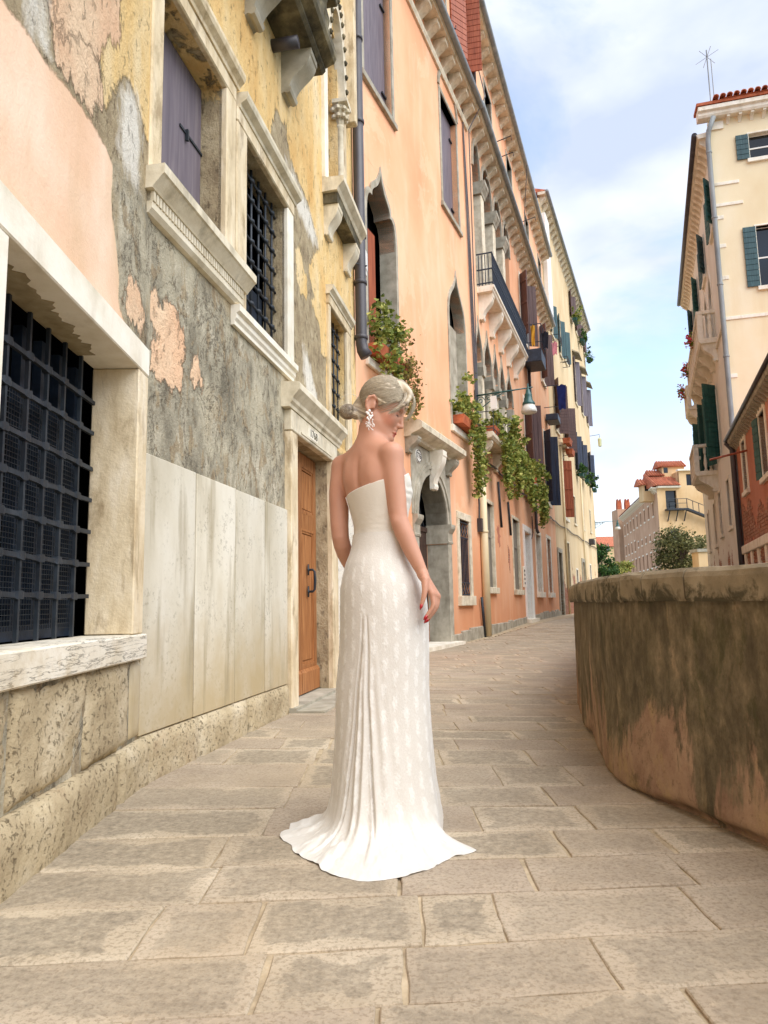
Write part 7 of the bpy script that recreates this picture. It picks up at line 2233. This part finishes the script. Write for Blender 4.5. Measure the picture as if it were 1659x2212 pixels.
# right hand
B0 = np.array([.176, 2.746, .918])
for k in range(4):
    vol.capsule((.146, 2.758 + .008 * k, .990), tuple(B0 + np.array([.009, .0135, -.004]) * k), .0165, .0125, .012)
FL = [1.0, 1.10, 1.04, .86]
TIPS = []
for k in range(4):
    b0 = B0 + np.array([.009, .0135, -.004]) * k
    l = FL[k]
    p1 = b0 + np.array([.006 - .004 * k, -.002, -.044]) * l
    p2 = p1 + np.array([-.015, .0, -.026]) * l
    p3 = p2 + np.array([-.014, .0, -.018]) * l
    vol.chain([b0, p1, p2, p3], [.0108, .0092, .0082, .0066], .004)
    TIPS.append((p2, p3))
vol.chain([(.152, 2.742, .972), (.150, 2.730, .930), (.143, 2.728, .896), (.135, 2.729, .872)], [.0155, .0115, .0095, .007], .008)
TIPS.append((np.array([.143, 2.728, .896]), np.array([.135, 2.729, .872])))
# left hand, held in front of the body
for k in range(4):
    vol.chain([(-.085, 3.17, .955), (-.050 + .006 * k, 3.185 - .010 * k, .905), (-.035 + .006 * k, 3.18 - .010 * k, .865), (-.030 + .006 * k, 3.165 - .01 * k, .838)], [.017, .0125, .0095, .007], .008)
vol.chain([(-.075, 3.15, .945), (-.055, 3.135, .91), (-.05, 3.125, .885)], [.014, .010, .008], .008)
# legs and feet under the gown
for sx in (-1, 1):
    hp = np.array([-.008, YB, .88]) + rB * .085 * sx
    vol.chain([tuple(hp), tuple(hp + np.array([0, 0, -.40]) + fB * .02), tuple(hp + np.array([0, 0, -.78]))], [.072, .050, .034], .03)
    vol.chain([tuple(hp + np.array([0, 0, -.78])), tuple(hp + np.array([0, 0, -.84]) + fB * .10), tuple(hp + np.array([0, 0, -.855]) + fB * .16)], [.034, .026, .020], .02)
# head
HC = np.array([.008, 2.90, 1.703])
yaw, pit = R(-8), R(-26)
fh = np.array([math.cos(pit) * math.cos(yaw), math.cos(pit) * math.sin(yaw), math.sin(pit)])
lh = np.cross(np.array([0, 0, 1.0]), fh); lh /= np.linalg.norm(lh)      # her left
uh = np.cross(fh, lh)
RH = np.stack([fh, lh, uh], 1)
def hw(x, y, z): return tuple(HC + RH @ np.array([x, y, z]))
vol.capsule(HB_, hw(-.03, 0, -.045), .049, .050, .03)
vol.ellipsoid(hw(-.012, 0, .020), (.096, .074, .096), .01, RH)
vol.ellipsoid(hw(.036, 0, -.050), (.052, .056, .078), .03, RH)
for s in (-1, 1):
    vol.capsule(hw(-.012, .050 * s, -.060), hw(.068, .015 * s, -.112), .018, .015, .025)
    vol.ellipsoid(hw(.050, .036 * s, -.042), (.028, .024, .028), .02, RH)
    vol.ellipsoid(hw(.072, .030 * s, .012), (.016, .026, .010), .014, RH)
vol.ellipsoid(hw(.080, 0, -.116), (.018, .020, .015), .018, RH)
for s in (-1, 1):
    vol.ellipsoid(hw(.090, .031 * s, -.010), (.018, .020, .012), .012, RH, sub=True)
    vol.ellipsoid(hw(.068, .030 * s, -.013), (.0135, .0155, .0115), .005, RH)
vol.chain([hw(.083, 0, .004), hw(.095, 0, -.028), hw(.106, 0, -.050)], [.0075, .0075, .0092], .009)
for s in (-1, 1): vol.ellipsoid(hw(.092, .007 * s, -.054), (.012, .008, .0075), .008, RH)
vol.ellipsoid(hw(.088, 0, -.074), (.009, .018, .010), .010, RH)
vol.ellipsoid(hw(.089, 0, -.0865), (.0105, .021, .0062), .004, RH)
vol.ellipsoid(hw(.086, 0, -.0985), (.0105, .018, .0072), .004, RH)
# ear on the visible side
er = [(-.022, -.079, .004), (-.036, -.084, .008), (-.050, -.087, -.002), (-.054, -.087, -.022), (-.046, -.083, -.042), (-.032, -.079, -.058), (-.022, -.077, -.060)]
for p, q_ in zip(er[:-1], er[1:]): vol.capsule(hw(*p), hw(*q_), .0062, .0062, .004)
vol.ellipsoid(hw(-.034, -.077, -.022), (.017, .006, .026), .006, RH)
vol.capsule(hw(-.020, -.077, -.020), hw(-.018, -.076, -.034), .006, .006, .006)
vol.ellipsoid(hw(-.036, -.090, -.014), (.0105, .0075, .0165), .004, RH, sub=True)
vol.ellipsoid(hw(-.030, -.088, -.034), (.007, .006, .009), .004, RH, sub=True)
V, F = vol.mesh()
loc = (V - HC) @ RH
tint = np.tile(np.array([*lin(194, 144, 119), 1.0]), (len(V), 1))
def paint(mask, c): tint[:, :3] = tint[:, :3] * (1 - mask[:, None]) + np.array(c) * mask[:, None]
def blob(c, r): return np.clip(1.6 - np.linalg.norm((loc - np.array(c)) / np.array(r), axis=1) * 1.3, 0, 1)
paint(np.maximum(blob((.097, 0, -.0865), (.013, .021, .0068)), blob((.094, 0, -.0985), (.013, .019, .0078))), lin(168, 62, 56))
for s in (-1, 1):
    paint(blob((.050, .045 * s, -.050), (.03, .03, .024)) * .35, lin(220, 128, 104))
    paint(blob((.078, .036 * s, .013), (.012, .024, .0045)) * .75, lin(120, 88, 66))
    paint(blob((.079, .034 * s, -.0205), (.010, .018, .0036)) * .9, lin(58, 40, 34))
    paint(blob((.076, .034 * s, -.010), (.012, .018, .008)) * .45, lin(190, 124, 100))
body = np_mesh('body', V, F, MT['skin'], None, attrs={'tint': ('FLOAT_COLOR', tint)})
reparent(body, person)
MT['nail'] = mat_mottle('red_nail_varnish', [lin(150, 16, 24), lin(170, 24, 30)], 5, rough=.15, bump=0, spec=.6)
for p2, p3 in TIPS:
    d = p3 - p2; d /= np.linalg.norm(d)
    q_ = p3 + d * .006
    m = MB(); m.tube([(q_[0] - d[0] * .012, -(q_[1] - d[1] * .012) + .0035, q_[2] - d[2] * .012), (q_[0], -q_[1] + .0035, q_[2]), (q_[0] + d[0] * .010, -(q_[1] + d[1] * .01) + .001, q_[2] + d[2] * .010)], [.0052, .0060, .0022], 8)
    m.build('fingernail', MT['nail'], person, smooth=True)

# ------------------------------------------------------------------ hair
def make_hair():
    t = NT('ash_blonde_hair')
    k = t.attr('hv')
    c = t.ramp(k, [(0, lin(108, 94, 78)), (.35, lin(158, 143, 121)), (.7, lin(199, 186, 161)), (1, lin(230, 220, 200))])
    m = t.done(c, .42, spec=.45)
    return m
MT['hair'] = make_hair()
hv = Vol((-.19, 2.78, 1.60), (.13, 3.02, 1.86), .003)
EC, ER = np.array([-.012, 0, .026]), np.array([.105, .086, .104])
sl, P = hv.sub((-.19, 2.78, 1.60), (.13, 3.02, 1.86))
lc = (P - HC) @ RH
w = lc - EC
q = np.linalg.norm(w / ER, axis=-1); q2 = np.linalg.norm(w / (ER * ER), axis=-1)
de = q * (q - 1) / np.maximum(q2, 1e-6)
pl_ = (.052 + .78 * (lc[..., 0] - .088) - lc[..., 2]) * .79
# leave the ear free
earc = .030 - np.linalg.norm((lc - np.array([-.034, -.09, -.026])) * np.array([1, .6, .85]), axis=-1)
de = np.maximum(de, pl_); de = np.maximum(de, earc)
hv.blend(sl, de, 0)
BUN = np.array([-.143, 2.892, 1.682])
hv.capsule(hw(-.085, 0, -.035), tuple(BUN + np.array([.02, 0, -.004])), .040, .020, .018)
hv.capsule(hw(-.050, -.035, -.066), tuple(BUN + np.array([.035, -.004, -.018])), .020, .018, .014)
hv.ellipsoid(tuple(BUN), (.034, .034, .031), .006)
hv.chain([hw(.030, -.022, .112), hw(.088, -.045, .082), hw(.094, -.070, .030), hw(.064, -.078, -.010)], [.018, .013, .008, .003], .012)
hv.chain([hw(.040, .004, .112), hw(.094, .012, .088), hw(.104, .028, .050)], [.016, .010, .004], .012)
V, F = hv.mesh()
lc = (V - HC) @ RH
gr = vnoise(np.stack([np.arctan2(lc[:, 1], lc[:, 2] + .05) * 16, lc[:, 0] * 4, np.zeros(len(V))], 1))
V = V + ((lc - EC) / np.linalg.norm(lc - EC, axis=1)[:, None]) @ RH.T * gr[:, None] * .0022
hair = np_mesh('hair', V, F, MT['hair'], None, attrs={'hv': ('FLOAT', np.clip(.42 + gr * 1.0 - .25 * np.clip(-(lc[:, 0] + .06) * 9, 0, 1), 0, 1))})
reparent(hair, person)
SV, SF, SA = [], [], []
def strand(pts, r, val):
    pts = np.asarray(pts); n = len(pts); b0 = len(SV)
    t = np.gradient(pts, axis=0); t /= np.linalg.norm(t, axis=1)[:, None] + 1e-9
    a = np.cross(t, np.array([.3, .5, .81])); a /= np.linalg.norm(a, axis=1)[:, None] + 1e-9
    b = np.cross(t, a)
    for i in range(n):
        rr = r * (1 - .75 * (i / (n - 1)) ** 3)
        for k in range(3):
            an = 2 * math.pi * k / 3
            SV.append(pts[i] + (a[i] * math.cos(an) + b[i] * math.sin(an)) * rr); SA.append(val)
    for i in range(n - 1):
        for k in range(3):
            k2 = (k + 1) % 3
            SF.append((b0 + i * 3 + k, b0 + i * 3 + k2, b0 + (i + 1) * 3 + k2, b0 + (i + 1) * 3 + k))
def on_cap(d, lift): return EC + ER * d / np.linalg.norm(d) * lift
root = np.array([-.93, 0.0, -.62])
for i in range(3400):
    # start near the front hairline or along the parting, sweep back to the bun
    s = rng.uniform(-1, 1)
    if rng.random() < .55: d0 = np.array([.80 - .55 * abs(s) ** 1.2 + rng.normal(0, .06), s * 1.0, .62 - .42 * abs(s) + rng.normal(0, .05)])
    else: d0 = np.array([rng.uniform(-.4, .8), s * .8, .9])
    d0 /= np.linalg.norm(d0)
    d1 = root + rng.normal(0, .10, 3); d1 /= np.linalg.norm(d1)
    om = math.acos(np.clip(d0 @ d1, -1, 1)); n = 12
    lift = 1.003 + abs(rng.normal(0, .006))
    pts = []
    for k in range(n):
        u = k / (n - 1)
        d = (math.sin((1 - u) * om) * d0 + math.sin(u * om) * d1) / max(math.sin(om), 1e-3)
        d = d + np.array([0, 0, -.25 * math.sin(math.pi * u) * (abs(d0[1]))])
        p = on_cap(d, lift + .010 * math.sin(u * 9 + i))
        if p[1] < -.055 and abs(p[0] + .034) < .032 and abs(p[2] + .026) < .036: p = p + np.array([0, .012, .020])
        pts.append(HC + RH @ p)
    strand(pts, rng.uniform(.0003, .0006), np.clip(rng.normal(.62, .15), 0, 1))
for i in range(420):                                  # the bun
    ph, th = rng.uniform(0, 2 * math.pi), rng.normal(0, .5)
    ax = np.array([.25, -.9, .35]) + rng.normal(0, .25, 3); ax /= np.linalg.norm(ax)
    e1 = np.cross(ax, [0, 0, 1.0]); e1 /= np.linalg.norm(e1); e2 = np.cross(ax, e1)
    pts = []
    for k in range(11):
        an = ph + k * .28
        d = math.cos(th) * (e1 * math.cos(an) + e2 * math.sin(an)) + math.sin(th) * ax
        pts.append(BUN + d * np.array([.0345, .0345, .0315]) * (1.01 + .02 * rng.random()))
    strand(pts, rng.uniform(.0006, .0011), np.clip(rng.normal(.32, .2), 0, 1))
for i in range(420):                                  # fringe swept from the parting past the temple
    s = rng.normal(0, .35)
    if i < 330:
        Q = [(.030 + .02 * s, -.020, .122), (.100 + .008 * s, -.040 + .01 * s, .098), (.104 + .012 * s, -.072 + .006 * s, .035), (.062 + .018 * s, -.080 + .004 * s, -.022 + .02 * s)]
    else:
        Q = [(.040, .005, .122), (.110, .010 + .01 * s, .105), (.128 + .008 * s, .030 + .01 * s, .045), (.104 + .012 * s, .034 + .01 * s, -.008 + .014 * s)]
    Q = [np.array(q_) + rng.normal(0, .0028, 3) for q_ in Q]
    strand([HC + RH @ np.array(q_) for q_ in bez(*Q, 10)], rng.uniform(.0004, .0008), np.clip(rng.normal(.74, .16), 0, 1))
for i in range(22):                                   # loose flyaway hairs
    p0 = BUN + rng.normal(0, .018, 3)
    p3 = BUN + np.array([-.045, 0, .012]) + rng.normal(0, .018, 3)
    strand(bez(p0, p0 + np.array([.0, 0, .045]) + rng.normal(0, .015, 3), p3 + np.array([0, 0, .02]), p3, 9), .0004, .7)
strand(bez(np.array([-.095, 2.89, 1.722]), np.array([-.10, 2.87, 1.765]), np.array([-.16, 2.86, 1.76]), np.array([-.195, 2.86, 1.705]), 14), .0011, .85)
for i in range(40):                                   # nape and cheek wisps
    p0 = hw(-.075, -.05 + .02 * rng.normal(), -.075); p0 = np.array(p0)
    strand(bez(p0, p0 + np.array([.0, -.01, -.01]), p0 + rng.normal(0, .008, 3) + np.array([.01, 0, -.025]), p0 + rng.normal(0, .01, 3) + np.array([.015, 0, -.045]), 7), .0004, .6)
st = np_mesh('hair_strands', np.array(SV), SF, MT['hair'], None, attrs={'hv': ('FLOAT', np.array(SA))})
tag(st, kind='stuff')
reparent(st, hair)

# ------------------------------------------------------------------ earring of pearls and crystal sprays
MT['pearl'] = mat_mottle('pearl', [lin(238, 232, 226), lin(246, 242, 238)], 5, rough=.15, bump=0, spec=.7)
ep = np.array(hw(-.024, -.088, -.064))
m = MB()
for k in range(34):
    f_ = k / 33
    r = .0058 * (1 - .62 * f_) * rng.uniform(.75, 1.15)
    c = ep + np.array([rng.normal(0, .0065 + .003 * f_), -.004 + rng.normal(0, .003), -.066 * f_ + .006])
    m.lathe([(.0004, -r), (r * .7, -r * .7), (r, 0), (r * .7, r * .7), (.0004, r)], (c[0], -c[1], c[2]), 7)
for k in range(14):
    c = ep + np.array([rng.normal(0, .008), -.004, -.03 - .04 * rng.random()])
    e = c + np.array([rng.normal(0, .007), 0, -.012])
    m.tube([(c[0], -c[1], c[2]), (e[0], -e[1], e[2])], [.0008, .0022], 4)
er_o = m.build('earring', MT['pearl'], person, smooth=True, recalc=False)
tag(er_o, kind='stuff')

# ------------------------------------------------------------------ the gown
def make_gown(name, base, lace):
    t = NT(name)
    k = t.attr('lace')
    c = t.mix(k, base, lace)
    fine = t.noise(260, t.coord(), 3, .6)
    relief = t.noise(110, t.coord(), 5, .7)
    h = t.math('ADD', t.math('MULTIPLY', fine, .25), t.math('MULTIPLY', t.math('MULTIPLY', relief, k), 1.4))
    m = t.done(c, .62, t.bump(h, .45, .003), spec=.3)
    t.bs.inputs['Sheen Weight'].default_value = .25
    t.bs.inputs['Sheen Roughness'].default_value = .4
    return m
MT['gown'] = make_gown('lace_gown', lin(209, 203, 192), lin(228, 225, 217))
MT['satin'] = make_gown('satin_bodice', lin(212, 204, 188), lin(224, 218, 206))
# bodice
nc, nr = 160, 70
ph = np.linspace(0, 2 * math.pi, nc, endpoint=False)
ztop = 1.352 + .030 * np.cos(ph) + np.where(np.sin(ph) > 0, .055 * np.sin(ph), .012 * np.sin(ph))
V = np.zeros((nr + 4, nc, 3)); LA = np.zeros((nr + 4, nc))
for k in range(nr):
    f_ = k / (nr - 1)
    z = 1.07 + (ztop - 1.07) * f_
    cx, a_, bb, bf = torso(z)
    b_ = np.where(np.sin(ph) > 0, bf, bb)
    wr = .0022 * fbm(np.stack([np.cos(ph) * 3, np.sin(ph) * 3, z * 55], 1), 3) * np.clip((z - 1.10) / .03, 0, 1) * np.clip((1.27 - z) / .05, 0, 1)
    ruch = np.where((np.sin(ph) > .1), .0035 * np.abs(np.sin(z * 70 + 2.5 * np.sin(ph * 3) + 4 * vnoise(np.stack([np.cos(ph) * 4, np.sin(ph) * 4, z * 20], 1)))), 0) * np.clip((z - 1.2) / .08, 0, 1)
    seam = -.0025 * np.exp(-((ph - R(232)) / .03) ** 2)
    off = np.where(z < 1.15, -.012 + .02 * np.clip((z - 1.09) / .06, 0, 1), .008) + wr + ruch + seam
    px_ = (a_ + off) * np.cos(ph); pf = (b_ + off) * np.sin(ph)
    V[k, :, 0] = cx + px_ * rB[0] + pf * fB[0]; V[k, :, 1] = YB + px_ * rB[1] + pf * fB[1]; V[k, :, 2] = z
    LA[k] = .4 + 6 * ruch / .006 * .1
cN = V[nr - 1].mean(0)
for k, (sh, dz) in enumerate(((.992, .003), (.978, .002), (.965, -.006), (.955, -.03))):
    V[nr + k] = cN + (V[nr - 1] - cN) * sh; V[nr + k, :, 2] = V[nr - 1, :, 2] + dz
    LA[nr + k] = .6
bod = np_mesh('bodice', V.reshape(-1, 3), grid_faces(nr + 4, nc, True), MT['satin'], None, attrs={'lace': ('FLOAT', LA.ravel())})
reparent(bod, person)
sm = MB()
pts = []
for z in np.linspace(1.19, 1.322, 12):
    cx, a_, bb, bf = torso(z); p_ = R(236) - (z - 1.19) * .9
    x_ = (a_ + .0105) * math.cos(p_); y_ = (bb + .0105) * math.sin(p_)
    pts.append((cx + x_ * rB[0] + y_ * fB[0], -(YB + x_ * rB[1] + y_ * fB[1]), z))
sm.tube(pts, .0016, 5); sm.build('zip', MT['pearl'], person, smooth=True)
# skirt with train
SIL = np.array([(1.165, -.1235, .0865), (1.13, -.130, .092), (1.09, -.147, .104), (1.04, -.163, .128), (0.964, -.182, .156), (.90, -.186, .166), (.83, -.186, .172), (.70, -.190, .171), (.55, -.206, .166), (.40, -.211, .170), (.22, -.226, .180), (.15, -.232, .190), (.09, -.240, .198), (0, -.245, .205)])[::-1]
_sz = np.linspace(-.1, 1.3, 701)
_sk = np.exp(-.5 * (np.arange(-45, 46) * .002 / .028) ** 2); _sk /= _sk.sum()
_sm = lambda xs_, ys_: np.convolve(np.pad(np.interp(_sz, xs_, ys_), 45, mode='edge'), _sk, 'valid')
_sl, _sr, _sd = _sm(SIL[:, 0], SIL[:, 1]), _sm(SIL[:, 0], SIL[:, 2]), _sm([0, .5, .95, 1.1, 1.165], [.95, .86, .93, .97, .985])
HEM = np.array([(-25, .225), (-10, .205), (0, .205), (10, .212), (26, .23), (50, .25), (90, .27), (130, .28), (155, .31), (168, .36), (180, .425), (188, .43), (202, .39), (228, .406), (247, .462), (264, .506), (276, .470), (286, .428), (298, .385), (308, .365), (316, .385), (324, .395), (328, .33), (335, .225), (345, .205), (360, .205), (370, .212)])
nc, nr = 520, 300
ph = np.linspace(0, 2 * math.pi, nc, endpoint=False); pd = np.degrees(ph)
hem = np.interp(pd, HEM[:, 0], HEM[:, 1])
hem = np.convolve(np.pad(hem, 4, mode='wrap'), np.ones(9) / 9, 'valid') * (1 + .07 * fbm(np.stack([np.cos(ph) * 3.2, np.sin(ph) * 3.2, ph * 0], 1), 4))
zs = np.concatenate([np.linspace(1.165, .12, 255), -.029 * np.log(np.linspace(math.exp(-.12 / .029), 1.0, 74))[1:]])
nr = len(zs)
V = np.zeros((nr, nc, 3)); LA = np.zeros((nr, nc))
for k, z in enumerate(zs):
    xl, xr = np.interp(z, _sz, _sl), np.interp(z, _sz, _sr)

    xc, hwd = (xl + xr) / 2, (xr - xl) / 2
    dep = hwd * np.interp(z, _sz, _sd)
    cz0 = (-.22 + .205) / 2
    base = 1 / np.sqrt((np.cos(ph) / hwd) ** 2 + (np.sin(ph) / dep) ** 2)
    wz = math.exp(-max(z, 0) / .029)
    if z > 1.04:
        e = min(1, (z - 1.04) / .12); e = e * e * (3 - 2 * e)
        cx0, a0, bb0, bf0 = torso(z)
        cu, cv = np.cos(ph + R(45)), np.sin(ph + R(45))
        bt = np.where(cv > 0, bf0, bb0)
        base = base * (1 - e) + (1 / np.sqrt((cu / a0) ** 2 + (cv / bt) ** 2) + .013) * e
        xc = xc * (1 - e) + cx0 * e
    rad = base + (hem - base) * wz
    # folds that open from the kick pleat behind the knee
    g = np.exp(-((pd - 252) / 46) ** 2)
    g2 = np.exp(-((pd - 262) / 62) ** 2)
    grow = np.clip((.84 - z) / .80, 0, 1)
    dp_ = pd - 243
    fan = .22 + .78 * grow ** .8
    fold = np.zeros(nc)
    for (c_, w_, h_) in ((-30, 5.5, .011), (-16, 4.4, .017), (-4, 2.8, .021), (5, 3.4, .024), (19, 5.2, .020), (36, 6.5, .016), (58, 7, .009)):
        wv = 1.5 * math.sin(z * 7 + c_)
        fold = fold + h_ * np.exp(-((dp_ - c_ * fan - wv * grow) / (w_ * (.45 + .75 * fan))) ** 2)
    fold = (fold - .006) * np.exp(-((dp_ - 8) / (14 + 46 * grow)) ** 2)
    lowf = .008 * np.sin(ph * 7 + 2.2 * z + 1.5 * np.sin(ph * 3)) * np.clip((.55 - z) / .55, 0, 1) * (1 - g)
    dl = 2.0 + 15 * grow ** 1.1
    pleat = np.where(np.abs(dp_) < dl, .008 * grow * (.55 + .45 * np.cos(dp_ / dl * math.pi)), 0) - .014 * np.exp(-((np.abs(dp_) - dl - 1.2) / 1.3) ** 2) * grow ** .4
    rad = rad + (fold * grow ** .7 + lowf + pleat * (1 - .6 * wz)) * (1 - .6 * wz)
    # lace medallions, staggered, as low relief
    arcl = ph * .185
    col_ = arcl / .050; ci = np.floor(col_); fu = col_ - ci - .5
    rowv = (z + .006 * np.sin(ci * 2.3)) / .094 + np.where(ci % 2 == 0, 0, .5) + .11 * np.sin(ci * 5.7); ri = np.floor(rowv); fv = rowv - ri - .5
    lens = .95 - np.sqrt((fu / (.27 + .12 * fv)) ** 2 + (fv / .42) ** 2) + .95 * vnoise(np.stack([arcl * 150, np.full(nc, z * 150), ci * 0 + 3], 1))
    lens = lens + .10 * np.sin(fv * 26 + ci) * np.sin(fu * 30)
    mot = np.clip(lens * 2.2, 0, 1) * np.clip((1.13 - z) / .14, 0, 1)
    rel = mot * (.55 + .6 * vnoise(np.stack([arcl * 210, np.full(nc, z * 210), ci * 0], 1)))
    rad = rad + rel * .0024
    LA[k] = np.clip(mot * .62 + .30 * np.clip(vnoise(np.stack([arcl * 330, np.full(nc, z * 330), ci * 0 + 7], 1)) * 2 + .3, 0, 1) + np.clip((.10 - z) / .1, 0, 1) * .45, 0, 1)
    V[k, :, 0] = (xc * (1 - wz) + cz0 * wz) + rad * np.cos(ph); V[k, :, 1] = YB + rad * np.sin(ph)
    lift = .003 + .055 * np.clip(fbm(np.stack([np.cos(ph) * 7, np.sin(ph) * 7, np.full(nc, wz * 1.6)], 1), 3) + .08, 0, 1) * wz ** .5 * (1.05 - wz * .8) + .010 * np.clip(fold / .02, 0, 1) * wz * (1 - wz)
    front = np.where((pd < 175) & (pd > 2), .022, 0)
    V[k, :, 2] = z + np.where(z < .12, lift * np.clip((.14 - z) / .10, 0, 1), 0) + front * np.clip((.1 - z) / .1, 0, 1) + ground_z(2.9)
sk = np_mesh('skirt', V.reshape(-1, 3), grid_faces(nr, nc, True), MT['gown'], None, attrs={'lace': ('FLOAT', LA.ravel())})
reparent(sk, person)
